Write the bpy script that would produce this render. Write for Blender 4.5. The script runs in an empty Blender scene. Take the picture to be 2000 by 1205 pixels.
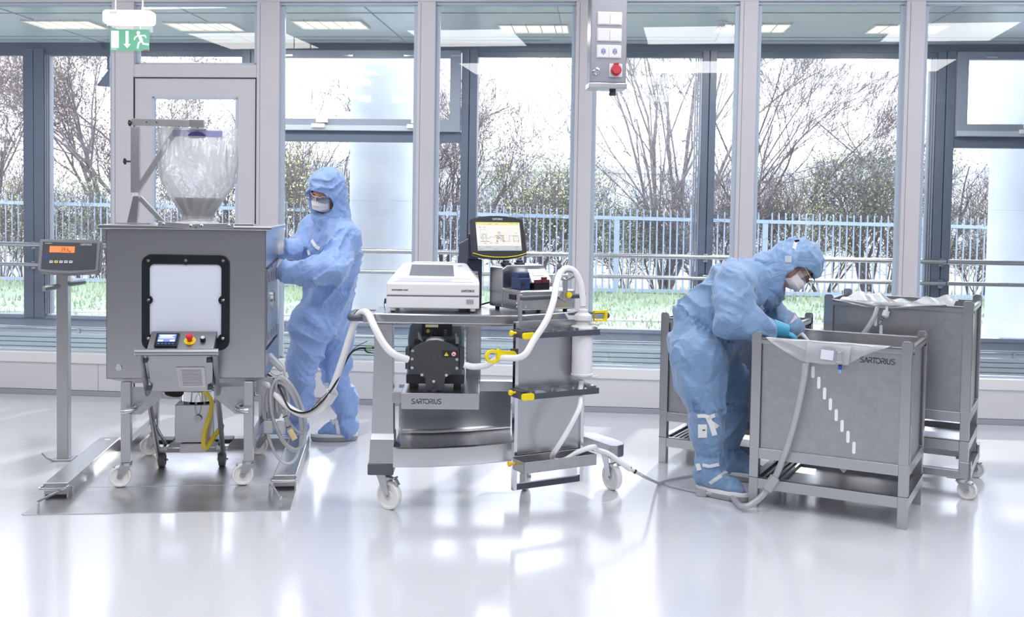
import bpy, math, random
import numpy as np
from mathutils import Vector, Matrix, Euler

# ---------------------------------------------------------------- camera
SC = bpy.context.scene
COL = SC.collection
FPX, PPX, PPY, CAMH = 2050.0, 1000.0, 496.0, 1.56
_p, _r = math.atan(88 / FPX), 0.0155
_fw = Vector((0, math.cos(_p), -math.sin(_p)))
_rt0, _up0 = Vector((1, 0, 0)), Vector((0, math.sin(_p), math.cos(_p)))
_rt = _rt0 * math.cos(_r) + _up0 * math.sin(_r)
_up = _up0 * math.cos(_r) - _rt0 * math.sin(_r)
cam_data = bpy.data.cameras.new('camera')
cam = bpy.data.objects.new('camera', cam_data)
COL.objects.link(cam)
cm = Matrix((_rt, _up, -_fw)).transposed().to_4x4()
cm.translation = Vector((0, 0, CAMH))
cam.matrix_world = cm
cam_data.sensor_width = 36.0
cam_data.sensor_fit = 'HORIZONTAL'
cam_data.lens = 36.0 * FPX / 2000.0
cam_data.shift_y = -(602.5 - PPY) / 2000.0
cam_data.clip_start, cam_data.clip_end = 0.05, 400
SC.camera = cam

# ---------------------------------------------------------------- world, sun, exposure
SC.view_settings.view_transform = 'Standard'
SC.view_settings.look = 'None'
SC.view_settings.exposure = 0.74
SC.view_settings.gamma = 1.0
SC.view_settings.use_curve_mapping = False
world = bpy.data.worlds.new('sky')
SC.world = world
world.use_nodes = True
_nt = world.node_tree
_bg = _nt.nodes['Background']
_tc = _nt.nodes.new('ShaderNodeTexCoord')
_sep = _nt.nodes.new('ShaderNodeSeparateXYZ')
_rmp = _nt.nodes.new('ShaderNodeValToRGB')
_nt.links.new(_tc.outputs['Generated'], _sep.inputs[0])
_nt.links.new(_sep.outputs['Z'], _rmp.inputs[0])
_nt.links.new(_rmp.outputs[0], _bg.inputs['Color'])
_rmp.color_ramp.elements[0].position = 0.0
_rmp.color_ramp.elements[0].color = (0.92, 0.94, 1.0, 1)
_rmp.color_ramp.elements[1].position = 0.7
_rmp.color_ramp.elements[1].color = (0.74, 0.81, 1.0, 1)
_bg.inputs['Strength'].default_value = 2.6

def add_light(name, kind, loc, rot, energy, color=(1, 1, 1), size=None, size_y=None, angle=None):
    d = bpy.data.lights.new(name, kind)
    d.energy = energy
    d.color = color
    if size is not None:
        d.shape = 'RECTANGLE'
        d.size, d.size_y = size, size_y or size
    if angle is not None:
        d.angle = angle
    o = bpy.data.objects.new(name, d)
    o.location, o.rotation_euler = loc, rot
    COL.objects.link(o)
    return o

# low winter sun behind the facade, a little to the right of the view
_sd = Vector((-0.30, -0.80, -0.52)).normalized()
sun = add_light('sun', 'SUN', (4, 14, 9), _sd.to_track_quat('-Z', 'Y').to_euler(), 2.6, (1.0, 0.95, 0.86), angle=math.radians(1.5))
# unseen ceiling lamps added to light the room: three rows, warmer at left
for _ly in (0.6, 3.4, 6.2):
    for _lx in (-4.2, -1.4, 1.4, 4.2):
        add_light('added_ceiling_lamp', 'AREA', (_lx, _ly, 3.66), (0, 0, 0), 22, (1.0, .955, .90) if _lx < -2 else (0.98, 0.975, 1.0), size=1.25, size_y=1.25)

# ---------------------------------------------------------------- helpers
def px(x, y):
    return _fw * FPX + _rt * (x - PPX) + _up * (PPY - y)
CAMP = Vector((0, 0, CAMH))
def G(x, y, z=0.0):
    d = px(x, y)
    return CAMP + d * ((z - CAMH) / d.z)
def D(x, y, Y):
    d = px(x, y)
    return CAMP + d * (Y / d.y)

def nd(nt, typ, **kw):
    n = nt.nodes.new(typ)
    for k, v in kw.items():
        if hasattr(n, k) and not k[0].isupper():
            setattr(n, k, v)
        else:
            n.inputs[k.replace('_', ' ')].default_value = v
    return n

def mat(name, col, rough=0.5, metal=0.0, spec=0.5, bump=None, noise=None, emit=None, alpha=None,
        trans=None, brushed=None, coat=None, sss=None, sheen=None):
    """procedural principled material; noise=(scale, amount) varies colour, bump=(scale, strength)"""
    m = bpy.data.materials.new(name)
    m.use_nodes = True
    nt = m.node_tree
    b = nt.nodes['Principled BSDF']
    b.inputs['Base Color'].default_value = (*col, 1)
    b.inputs['Roughness'].default_value = rough
    b.inputs['Metallic'].default_value = metal
    b.inputs['Specular IOR Level'].default_value = spec
    if coat: b.inputs['Coat Weight'].default_value = coat
    if sss:
        b.inputs['Subsurface Weight'].default_value = sss
        b.inputs['Subsurface Radius'].default_value = (0.02, 0.01, 0.008)
    if sheen: b.inputs['Sheen Weight'].default_value = sheen
    if trans is not None: b.inputs['Transmission Weight'].default_value = trans
    if alpha is not None: b.inputs['Alpha'].default_value = alpha
    if emit:
        b.inputs['Emission Color'].default_value = (*emit[0], 1)
        b.inputs['Emission Strength'].default_value = emit[1]
    tc = nt.nodes.new('ShaderNodeTexCoord')
    vec = tc.outputs['Object']
    if brushed:   # (sx, sy, sz): stretched grain
        mp = nt.nodes.new('ShaderNodeMapping')
        mp.inputs['Scale'].default_value = brushed
        nt.links.new(vec, mp.inputs[0])
        n = nd(nt, 'ShaderNodeTexNoise', Scale=4.0, Detail=2.0, Roughness=0.5)
        nt.links.new(mp.outputs[0], n.inputs['Vector'])
        mr = nd(nt, 'ShaderNodeMapRange')
        mr.inputs['To Min'].default_value = rough * 0.97
        mr.inputs['To Max'].default_value = rough * 1.03
        nt.links.new(n.outputs[0], mr.inputs[0])
        nt.links.new(mr.outputs[0], b.inputs['Roughness'])
    if noise:
        n = nd(nt, 'ShaderNodeTexNoise', Scale=noise[0], Detail=5.0)
        nt.links.new(vec, n.inputs['Vector'])
        cr = nt.nodes.new('ShaderNodeValToRGB')
        a = noise[1]
        c2 = noise[2] if len(noise) > 2 else tuple(min(1, c * (1 + a)) for c in col)
        cr.color_ramp.elements[0].position = 0.35
        cr.color_ramp.elements[0].color = (*[c * (1 - a) for c in col], 1)
        cr.color_ramp.elements[1].position = 0.65
        cr.color_ramp.elements[1].color = (*c2, 1)
        nt.links.new(n.outputs[0], cr.inputs[0])
        nt.links.new(cr.outputs[0], b.inputs['Base Color'])
    if bump:
        n = nd(nt, 'ShaderNodeTexNoise', Scale=bump[0], Detail=4.0)
        nt.links.new(vec, n.inputs['Vector'])
        bp = nd(nt, 'ShaderNodeBump', Strength=bump[1], Distance=0.01)
        nt.links.new(n.outputs[0], bp.inputs['Height'])
        nt.links.new(bp.outputs[0], b.inputs['Normal'])
    return m

def film_mat(name, tint, opacity, rough=0.12, gloss=0.25, wrinkle=0.0, fac=None):
    """thin clear sheet: see-through, with a sheen and a milky diffuse share"""
    m = bpy.data.materials.new(name)
    m.use_nodes = True
    nt = m.node_tree
    nt.nodes.remove(nt.nodes['Principled BSDF'])
    out = nt.nodes['Material Output']
    tr = nd(nt, 'ShaderNodeBsdfTransparent'); tr.inputs[0].default_value = (*tint, 1)
    df = nd(nt, 'ShaderNodeBsdfDiffuse'); df.inputs[0].default_value = (0.93, 0.94, 0.97, 1)
    tl = nd(nt, 'ShaderNodeBsdfTranslucent'); tl.inputs[0].default_value = (0.93, 0.94, 0.97, 1)
    md = nd(nt, 'ShaderNodeMixShader'); md.inputs[0].default_value = 0.62
    gl = nd(nt, 'ShaderNodeBsdfGlossy'); gl.inputs['Roughness'].default_value = rough
    mx = nd(nt, 'ShaderNodeMixShader'); mx.inputs[0].default_value = opacity
    mg = nd(nt, 'ShaderNodeMixShader')
    fr = nd(nt, 'ShaderNodeFresnel', IOR=1.45)
    ml = nd(nt, 'ShaderNodeMath', operation='MULTIPLY_ADD')
    ml.inputs[1].default_value = 1.0
    ml.inputs[2].default_value = gloss * 0.2
    nt.links.new(fr.outputs[0], ml.inputs[0])
    nt.links.new(df.outputs[0], md.inputs[1]); nt.links.new(tl.outputs[0], md.inputs[2])
    nt.links.new(tr.outputs[0], mx.inputs[1]); nt.links.new(md.outputs[0], mx.inputs[2])
    nt.links.new(ml.outputs[0], mg.inputs[0])
    nt.links.new(mx.outputs[0], mg.inputs[1]); nt.links.new(gl.outputs[0], mg.inputs[2])
    nt.links.new(mg.outputs[0], out.inputs[0])
    if wrinkle:
        tc = nt.nodes.new('ShaderNodeTexCoord')
        mp = nt.nodes.new('ShaderNodeMapping'); mp.inputs['Scale'].default_value = (26, 26, 5)
        nt.links.new(tc.outputs['Object'], mp.inputs[0])
        n = nd(nt, 'ShaderNodeTexNoise', Scale=1.0, Detail=2.0)
        nt.links.new(mp.outputs[0], n.inputs['Vector'])
        bp = nd(nt, 'ShaderNodeBump', Strength=wrinkle, Distance=0.02)
        nt.links.new(n.outputs[0], bp.inputs['Height'])
        nt.links.new(bp.outputs[0], gl.inputs['Normal'])
    return m

def rrect(w, h, r, n=5, cx=0, cy=0):
    P = []
    for sx, sy, a0 in ((1, 1, 0), (-1, 1, 90), (-1, -1, 180), (1, -1, 270)):
        for i in range(n + 1):
            a = math.radians(a0 + 90 * i / n)
            P.append((cx + sx * (w / 2 - r) + r * math.cos(a), cy + sy * (h / 2 - r) + r * math.sin(a)))
    return P
def circ(r, n=24, cx=0, cy=0):
    return [(cx + r * math.cos(2 * math.pi * i / n), cy + r * math.sin(2 * math.pi * i / n)) for i in range(n)]

XZ = Matrix(((1, 0, 0, 0), (0, 0, 1, 0), (0, 1, 0, 0), (0, 0, 0, 1)))      # poly (x,y)->(x,z), extrude along +y
YZ = Matrix(((0, 0, 1, 0), (1, 0, 0, 0), (0, 1, 0, 0), (0, 0, 0, 1)))      # poly (x,y)->(y,z), extrude along +x
def catmull(P, n=6, closed=False):
    P = [Vector(p) for p in P]
    if len(P) < 3: return P
    out = []
    L = len(P)
    rng = range(L) if closed else range(L - 1)
    for i in rng:
        p1, p2 = P[i], P[(i + 1) % L]
        p0 = P[(i - 1) % L] if closed or i > 0 else p1 * 2 - p2
        p3 = P[(i + 2) % L] if closed or i + 2 < L else p2 * 2 - p1
        for k in range(n):
            t = k / n
            out.append(0.5 * ((2 * p1) + (p2 - p0) * t + (2 * p0 - 5 * p1 + 4 * p2 - p3) * t * t + (3 * p1 - p0 - 3 * p2 + p3) * t ** 3))
    if not closed: out.append(P[-1])
    return out

class MB:
    def __init__(s): s.v, s.f = [], []
    def add(s, V, F, M=None):
        o = len(s.v)
        s.v += [tuple(M @ Vector(v)) for v in V] if M is not None else [tuple(v) for v in V]
        s.f += [tuple(i + o for i in f) for f in F]
        return s
    def box(s, c, d, R=None):
        x, y, z = (k / 2 for k in d)
        V = [Vector((a * x, b * y, e * z)) for a in (-1, 1) for b in (-1, 1) for e in (-1, 1)]
        if R is not None: V = [R @ v for v in V]
        V = [v + Vector(c) for v in V]
        return s.add(V, [(0, 1, 3, 2), (4, 6, 7, 5), (0, 4, 5, 1), (2, 3, 7, 6), (0, 2, 6, 4), (1, 5, 7, 3)])
    def bb(s, x0, x1, y0, y1, z0, z1):
        return s.box(((x0 + x1) / 2, (y0 + y1) / 2, (z0 + z1) / 2), (abs(x1 - x0), abs(y1 - y0), abs(z1 - z0)))
    def bar(s, p0, p1, w, h, up=(0, 0, 1)):
        """rectangular bar p0->p1; w across, h along up"""
        p0, p1 = Vector(p0), Vector(p1)
        t = (p1 - p0); L = t.length; t.normalize()
        u = Vector(up); a = t.cross(u)
        if a.length < 1e-4: a = t.cross(Vector((1, 0, 0)))
        a.normalize(); u = a.cross(t)
        R = Matrix((a, t, u)).transposed()
        return s.box((p0 + p1) / 2, (w, L, h), R)
    def prism(s, P, z0, z1, M=None, hole=None):
        n = len(P)
        V = [(x, y, z0) for x, y in P] + [(x, y, z1) for x, y in P]
        if hole is None:
            F = [tuple(reversed(range(n))), tuple(range(n, 2 * n))] + [(i, (i + 1) % n, n + (i + 1) % n, n + i) for i in range(n)]
        else:       # hole must have the same number of points
            V += [(x, y, z0) for x, y in hole] + [(x, y, z1) for x, y in hole]
            F = []
            for i in range(n):
                j = (i + 1) % n
                F += [(i, j, n + j, n + i), (2 * n + j, 2 * n + i, 3 * n + i, 3 * n + j),
                      (n + i, n + j, 3 * n + j, 3 * n + i), (j, i, 2 * n + i, 2 * n + j)]
        return s.add(V, F, M)
    def ring(s, pts, rads, n=12, caps=True, closed=False):
        pts = [Vector(p) for p in pts]
        L = len(pts)
        if not hasattr(rads, '__len__'): rads = [rads] * L
        V, F = [], []
        nrm = None
        for i, p in enumerate(pts):
            if closed: t = pts[(i + 1) % L] - pts[i - 1]
            else: t = (pts[min(i + 1, L - 1)] - pts[max(i - 1, 0)])
            if t.length < 1e-9: t = Vector((0, 0, 1))
            t.normalize()
            if nrm is None:
                nrm = t.orthogonal().normalized()
            else:
                nrm = nrm - t * nrm.dot(t)
                if nrm.length < 1e-6: nrm = t.orthogonal()
                nrm.normalize()
            b = t.cross(nrm)
            for k in range(n):
                a = 2 * math.pi * k / n
                V.append(p + (nrm * math.cos(a) + b * math.sin(a)) * rads[i])
        for i in range(L if closed else L - 1):
            i2 = (i + 1) % L
            for k in range(n):
                k2 = (k + 1) % n
                F.append((i * n + k, i * n + k2, i2 * n + k2, i2 * n + k))
        if caps and not closed:
            F.append(tuple(reversed(range(n)))); F.append(tuple(range((L - 1) * n, L * n)))
        return s.add(V, F)
    def cyl(s, p0, p1, r, r1=None, n=20):
        return s.ring([p0, p1], [r, r if r1 is None else r1], n)
    def tube(s, P, r, n=10, sm=6, closed=False):
        return s.ring(catmull(P, sm, closed), r, n, closed=closed)
    def lathe(s, prof, p, axis=(0, 0, 1), n=28, caps=True):
        """prof: list of (radius, height along axis) from point p"""
        ax = Vector(axis).normalized(); p = Vector(p)
        u = ax.orthogonal().normalized(); w = ax.cross(u)
        V, F = [], []
        for r, h in prof:
            for k in range(n):
                a = 2 * math.pi * k / n
                V.append(p + ax * h + (u * math.cos(a) + w * math.sin(a)) * max(r, 1e-4))
        for i in range(len(prof) - 1):
            for k in range(n):
                k2 = (k + 1) % n
                F.append((i * n + k, i * n + k2, (i + 1) * n + k2, (i + 1) * n + k))
        if caps:
            F.append(tuple(reversed(range(n)))); F.append(tuple(range((len(prof) - 1) * n, len(prof) * n)))
        return s.add(V, F)
    def ball(s, c, r, n=16, m=10, sc=(1, 1, 1)):
        V, F = [], []
        for i in range(m + 1):
            t = math.pi * i / m
            for k in range(n):
                a = 2 * math.pi * k / n
                rr = max(math.sin(t), 1e-3)
                V.append((c[0] + r * sc[0] * rr * math.cos(a), c[1] + r * sc[1] * rr * math.sin(a), c[2] + r * sc[2] * math.cos(t)))
        for i in range(m):
            for k in range(n):
                k2 = (k + 1) % n
                F.append((i * n + k, (i + 1) * n + k, (i + 1) * n + k2, i * n + k2))
        return s.add(V, F)
    def strip(s, P, w, nrm, t=0.001, closed=False):
        """flat ribbon of width w along polyline P lying in plane with normal nrm"""
        nrm = Vector(nrm).normalized(); P = [Vector(p) for p in P]
        for a, b in zip(P[:-1], P[1:]):
            d = b - a
            if d.length < 1e-6: continue
            e = d.normalized()
            s.bar(a - e * w * .35, b + e * w * .35, w, t, up=nrm)
        return s
    def build(s, name, m, parent=None, loc=None, rot=None, bevel=0, seg=2, smooth=True, ang=35, props=None):
        me = bpy.data.meshes.new(name)
        me.from_pydata(s.v, [], s.f)
        me.update()
        if m is not None: me.materials.append(m)
        if smooth:
            me.polygons.foreach_set('use_smooth', [True] * len(me.polygons))
            me.set_sharp_from_angle(angle=math.radians(ang))
        import bmesh
        bm = bmesh.new(); bm.from_mesh(me)
        bmesh.ops.recalc_face_normals(bm, faces=bm.faces)
        bm.to_mesh(me); bm.free()
        o = bpy.data.objects.new(name, me)
        COL.objects.link(o)
        if parent is not None: o.parent = parent
        if loc is not None: o.location = loc
        if rot is not None: o.rotation_euler = rot
        if bevel:
            bv = o.modifiers.new('bevel', 'BEVEL')
            bv.width, bv.segments, bv.limit_method, bv.angle_limit = bevel, seg, 'ANGLE', math.radians(40)
            bv.harden_normals = True
        if props:
            for k, v in props.items(): o[k] = v
        return o

def thing(name, label, cat, loc=(0, 0, 0), rz=0.0, group=None):
    o = bpy.data.objects.new(name, None)
    o.empty_display_size = 0.1
    COL.objects.link(o)
    o.location = loc; o.rotation_euler = (0, 0, rz)
    tag(o, label, cat, group)
    return o
def tag(o, label, cat, group=None, kind=None):
    o['label'] = label; o['category'] = cat
    if group: o['group'] = group
    if kind: o['kind'] = kind
    return o
def st(o):
    o['kind'] = 'structure'
    return o
def copy_tree(o, parent=None):
    c = o.copy(); COL.objects.link(c)
    if parent is not None: c.parent = parent
    for ch in [k for k in o.children]:
        copy_tree(ch, c)
    return c
def local(o, p):
    """world point in the frame of a thing's empty"""
    M = Matrix.LocRotScale(o.location, o.rotation_euler, None)
    return M.inverted() @ Vector(p)

def text(name, body, size, m, parent, M, bold=0.0, align='CENTER', depth=0.0006):
    cu = bpy.data.curves.new(name, 'FONT')
    cu.body = body; cu.size = size; cu.align_x = align; cu.align_y = 'CENTER'
    cu.extrude = depth; cu.offset = bold; cu.resolution_u = 3
    o = bpy.data.objects.new(name, cu)
    COL.objects.link(o)
    dg = bpy.context.evaluated_depsgraph_get()
    me = bpy.data.meshes.new_from_object(o.evaluated_get(dg))
    bpy.data.objects.remove(o)
    me.transform(M)
    me.materials.clear(); me.materials.append(m)
    o = bpy.data.objects.new(name, me)
    COL.objects.link(o); o.parent = parent
    return o
def frame_m(origin, right, up):
    r = Vector(right).normalized(); u = Vector(up).normalized(); n = r.cross(u)
    M = Matrix((r, u, n)).transposed().to_4x4()
    M.translation = Vector(origin)
    return M

def logo(name, width, m, parent, M):
    """the maker's stencil-like wordmark, drawn from strokes; centred, x right, y up, in frame M"""
    def arc(cx, cy, rx, ry, a0, a1, n=8):
        return [(cx + rx * math.cos(math.radians(a0 + (a1 - a0) * i / n)), cy + ry * math.sin(math.radians(a0 + (a1 - a0) * i / n))) for i in range(n + 1)]
    S = [[(.62, 1), (.25, 1)] + arc(.25, .77, .22, .23, 90, 200, 5), [(.12, .58)] + [(.38, .5)] + arc(.40, .24, .22, .24, 60, -90, 6) + [(.0, 0)]]
    A = [[(.0, 0), (.36, 1), (.72, 0)], [(.36, .24), (.62, .24)]]
    Rr = [[(0, 1), (.35, 1)] + arc(.35, .74, .22, .26, 90, -90, 6) + [(.18, .48)], [(.25, .44), (.6, 0)], [(0, .0), (0, .55)]]
    T = [[(0, 1), (.72, 1)], [(.3, 1), (.3, 0)]]
    O = [arc(.36, .5, .45, .5, 150, -165, 16)]
    I = [[(0, 0), (0, 1)]]
    Uu = [[(0, 1), (0, .3)] + arc(.28, .28, .28, .28, 180, 360, 8) + [(.56, 1)]]
    seq = [(S, .82), (A, .84), (Rr, .72), (T, .68), (O, 1.0), (Rr, .82), (I, .26), (Uu, .78), (S, .62)]
    tot = sum(w for _, w in seq)
    k = width / tot
    mb = MB(); x = -tot / 2
    for L, w in seq:
        for pl in L:
            mb.strip([((x + a) * k, (b - .5) * k, 0) for a, b in pl], .155 * k, (0, 0, 1), t=0.0012)
        x += w
    me_o = mb.build(name, m, parent, smooth=False)
    me_o.data.transform(M)
    return me_o

# ---------------------------------------------------------------- shared materials
steel = mat('brushed_steel', (0.58, 0.583, 0.60), 0.27, 1.0, brushed=(1, 1, 1))
steel_h = mat('brushed_steel_horizontal', (0.58, 0.583, 0.60), 0.24, 1.0, brushed=(1, 1, 1))
steel_dull = mat('dull_steel_sheet', (0.50, 0.505, 0.52), 0.36, 1.0, noise=(30, .05))
steel_plate = mat('matt_steel_floor_plate', (0.60, 0.60, 0.61), 0.36, 1.0, noise=(5, .12))
steel_tube = mat('satin_steel_tube', (0.36, 0.37, 0.39), 0.38, 1.0)
chrome = mat('polished_metal', (0.80, 0.81, 0.83), 0.10, 1.0)
white_pl = mat('white_plastic', (0.74, 0.74, 0.75), 0.35)
nylon = mat('white_nylon_wheel', (0.88, 0.88, 0.86), 0.35, sss=0.0)
black_pl = mat('black_plastic', (0.012, 0.013, 0.018), 0.28)
dark_pl = mat('charcoal_plastic', (0.055, 0.058, 0.07), 0.42)
grey_pl = mat('grey_plastic', (0.22, 0.25, 0.27), 0.4)
slate = mat('slate_grey_paint', (0.095, 0.105, 0.14), 0.35)
yellow = mat('yellow_plastic', (0.93, 0.74, 0.0), 0.35)
red = mat('red_plastic', (0.62, 0.03, 0.04), 0.35)
darkgap = mat('dark_rubber', (0.02, 0.02, 0.022), 0.6)
ink = mat('dark_print', (0.05, 0.05, 0.06), 0.6)
white_ink = mat('white_print', (0.85, 0.85, 0.87), 0.5)
# ---------------------------------------------------------------- the room
paint = mat('white_lacquered_aluminium', (0.62, 0.60, 0.64), 0.35)
panelm = mat('white_wall_panel', (0.70, 0.70, 0.74), 0.4)
sillm = mat('satin_white_sill', (0.82, 0.82, 0.83), 0.3)
seamm = mat('grey_joint', (0.20, 0.20, 0.24), 0.6)
edge_m = mat('pale_blue_gasket', (0.50, 0.60, 0.70), 0.4)
ceilm = mat('white_ceiling_panel', (0.80, 0.82, 0.84), 0.6)
corr_ceil = mat('pale_blue_grey_ceiling_panel', (0.66, 0.77, 0.80), 0.25)
fac = mat('blue_grey_facade_frame', (0.115, 0.145, 0.215), 0.35)
fac2 = mat('light_blue_grey_sash', (0.26, 0.30, 0.39), 0.35)

def floor_mat():
    m = bpy.data.materials.new('glossy_white_resin_floor')
    m.use_nodes = True
    nt = m.node_tree; b = nt.nodes['Principled BSDF']
    tc = nt.nodes.new('ShaderNodeTexCoord')
    n = nd(nt, 'ShaderNodeTexNoise', Scale=0.9, Detail=3.0)
    nt.links.new(tc.outputs['Object'], n.inputs['Vector'])
    cr = nt.nodes.new('ShaderNodeValToRGB')
    cr.color_ramp.elements[0].color = (0.60, 0.61, 0.66, 1); cr.color_ramp.elements[1].color = (0.68, 0.69, 0.74, 1)
    nt.links.new(n.outputs[0], cr.inputs[0]); nt.links.new(cr.outputs[0], b.inputs['Base Color'])
    n2 = nd(nt, 'ShaderNodeTexNoise', Scale=2.5, Detail=5.0)
    nt.links.new(tc.outputs['Object'], n2.inputs['Vector'])
    mr = nd(nt, 'ShaderNodeMapRange'); mr.inputs['To Min'].default_value = 0.09; mr.inputs['To Max'].default_value = 0.19
    nt.links.new(n2.outputs[0], mr.inputs[0]); nt.links.new(mr.outputs[0], b.inputs['Roughness'])
    n3 = nd(nt, 'ShaderNodeTexNoise', Scale=5.0, Detail=2.0)
    nt.links.new(tc.outputs['Object'], n3.inputs['Vector'])
    bp = nd(nt, 'ShaderNodeBump', Strength=0.06, Distance=0.01)
    nt.links.new(n3.outputs[0], bp.inputs['Height']); nt.links.new(bp.outputs[0], b.inputs['Normal'])
    b.inputs['Specular IOR Level'].default_value = 0.9
    b.inputs['IOR'].default_value = 1.75
    return m
def glass_mat(name, tint, refl=1.0):
    m = bpy.data.materials.new(name)
    m.use_nodes = True
    nt = m.node_tree
    nt.nodes.remove(nt.nodes['Principled BSDF'])
    out = nt.nodes['Material Output']
    tr = nd(nt, 'ShaderNodeBsdfTransparent'); tr.inputs[0].default_value = (*tint, 1)
    gl = nd(nt, 'ShaderNodeBsdfGlossy'); gl.inputs['Roughness'].default_value = 0.01
    fr = nd(nt, 'ShaderNodeFresnel', IOR=1.5)
    ml = nd(nt, 'ShaderNodeMath', operation='MULTIPLY'); ml.inputs[1].default_value = refl
    mx = nd(nt, 'ShaderNodeMixShader')
    nt.links.new(fr.outputs[0], ml.inputs[0]); nt.links.new(ml.outputs[0], mx.inputs[0])
    nt.links.new(tr.outputs[0], mx.inputs[1]); nt.links.new(gl.outputs[0], mx.inputs[2])
    nt.links.new(mx.outputs[0], out.inputs[0])
    return m
glassm = glass_mat('partition_glass', (0.97, 0.975, 0.985), 1.3)
glassf = glass_mat('facade_glass', (0.97, 0.98, 0.985), 0.8)

WO = Vector((0, 8.118, 0)); WA = -math.radians(4.88)
WR = (0, 0, WA)
TH = 0.10      # partition thickness, its room face at local y = 0
def wbuild(mb, name, m, **k):
    return st(mb.build(name, m, None, loc=WO, rot=WR, **k))

st(MB().bb(-9, 9, -5, 8.9, -0.08, 0).build('floor', floor_mat(), smooth=False))
st(MB().bb(-9, 9, -5, 8.9, 3.70, 3.80).build('ceiling', ceilm, smooth=False))
st(MB().bb(-9.1, -9, -5, 9.2, 0, 3.8).build('wall_left', panelm, smooth=False))
st(MB().bb(9, 9.1, -5, 9.2, 0, 3.8).build('wall_right', panelm, smooth=False))
st(MB().bb(-9, 9, -5.1, -5, 0, 3.8).build('wall_rear', mat('mid_grey_rear_wall', (.30, .30, .33), .6), smooth=False))
# parapet below the partition glass: panels with joints, a base line and a bright sill
mb = MB(); xs = [-9, -5.6, -3.33, -1.94, -0.69, 0.533, 1.766, 2.985, 4.25, 5.5, 9]
for a, b in zip(xs[:-1], xs[1:]):
    mb.bb(a + .002, b - .002, 0.0, TH, 0.045, 0.262)
wbuild(mb, 'wall_front', panelm)
wbuild(MB().bb(-9, 9, 0.004, TH - .01, 0.0, 0.27), 'trim_1', seamm)
wbuild(MB().bb(-9, 9, -0.008, TH, 0.0, 0.040), 'baseboard_front', mat('grey_vinyl_base', (0.36, 0.37, 0.42), 0.4), bevel=.003)
wbuild(MB().bb(-9, 9, -0.012, TH, 0.262, 0.345), 'trim_2', sillm, bevel=.006)
wbuild(MB().bb(-9, 9, 0.0, TH, 3.15, 3.70), 'wall_front_upper', paint)
wbuild(MB().bb(-9, 9, 0.028, TH - .028, 3.128, 3.15), 'trim_3', edge_m)
MUL = [(-4.62, -4.47), (-3.215, -3.03), (-2.035, -1.85), (-0.763, -0.618), (0.463, 0.60), (1.695, 1.833), (2.914, 3.055), (4.18, 4.32), (5.5, 5.64)]
k = 4
for a, b in MUL:
    mb = MB().bb(a, b, -0.004, TH + .004, 0.345, 3.15)
    wbuild(mb, 'trim_%d' % k, paint, bevel=.006); k += 1
    # shadow joint down each face
    wbuild(MB().bb(a + .028, a + .031, -0.0052, 0, 0.35, 3.14), 'trim_%d' % k, seamm, smooth=False); k += 1
WN = 1
def pane(a, b, z0, z1, y, gm, em, gap=.03, name='glass_pane'):
    global WN
    mb = MB()
    for s in ((a, a + gap, z0, z1), (b - gap, b, z0, z1), (a, b, z0, z0 + gap * .6), (a, b, z1 - gap, z1)):
        mb.bb(s[0], s[1], y - .012, y + .012, s[2], s[3])
    f = wbuild(mb, 'window_%d' % WN, em)
    MB().bb(a + gap * .5, b - gap * .5, y - .002, y + .002, z0 + gap * .3, z1 - gap * .5).build('glass_pane', gm, f, smooth=False)
    WN += 1
    return f
for i in range(len(MUL) - 1):
    a, b = MUL[i][1], MUL[i + 1][0]
    if i == 1: continue
    pane(a, b, 0.345, 3.15, 0.05, glassm, edge_m)
# door bay: transom, door frame, leaf with tall light
a, b = -3.03, -2.035
wbuild(MB().bb(a, b, -0.004, TH, 2.555, 2.66), 'trim_%d' % k, paint, bevel=.004); k += 1
pane(a, b, 2.66, 3.15, 0.05, glassm, edge_m)
mb = MB()
mb.prism(rrect(b - a - .012, 2.555, .001, 1, (a + b) / 2, 1.273), 0.002, 0.062, XZ, hole=rrect(.69, 2.02, .02, 1, (a + b) / 2 + .0, 1.395))
dr = wbuild(mb, 'door_1', paint, bevel=.003)
MB().bb(a + .15, b - .15, 0.03, 0.034, 0.385, 2.405).build('glass_pane', glassm, dr, smooth=False)
m2 = MB()
for q in ((a + .15, a + .168, .385, 2.405), (b - .168, b - .15, .385, 2.405), (a + .15, b - .15, 2.388, 2.406), (a + .15, b - .15, .385, .403)):
    m2.bb(q[0], q[1], -.002, .03, q[2], q[3])
m2.build('glazing_bead', edge_m, dr)
MB().tube([(b - .09, .0, 1.05), (b - .09, -.05, 1.05), (b - .2, -.055, 1.05)], .011).build('door_handle', steel, dr)
m3 = MB()
for q in ((a - .003, a + .006, 0, 2.56), (b - .006, b + .001, 0, 2.56), (a, b, 2.55, 2.558)):
    m3.bb(q[0], q[1], -.0055, .02, q[2], q[3])
wbuild(m3, 'trim_%d' % k, darkgap, smooth=False); k += 1

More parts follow.
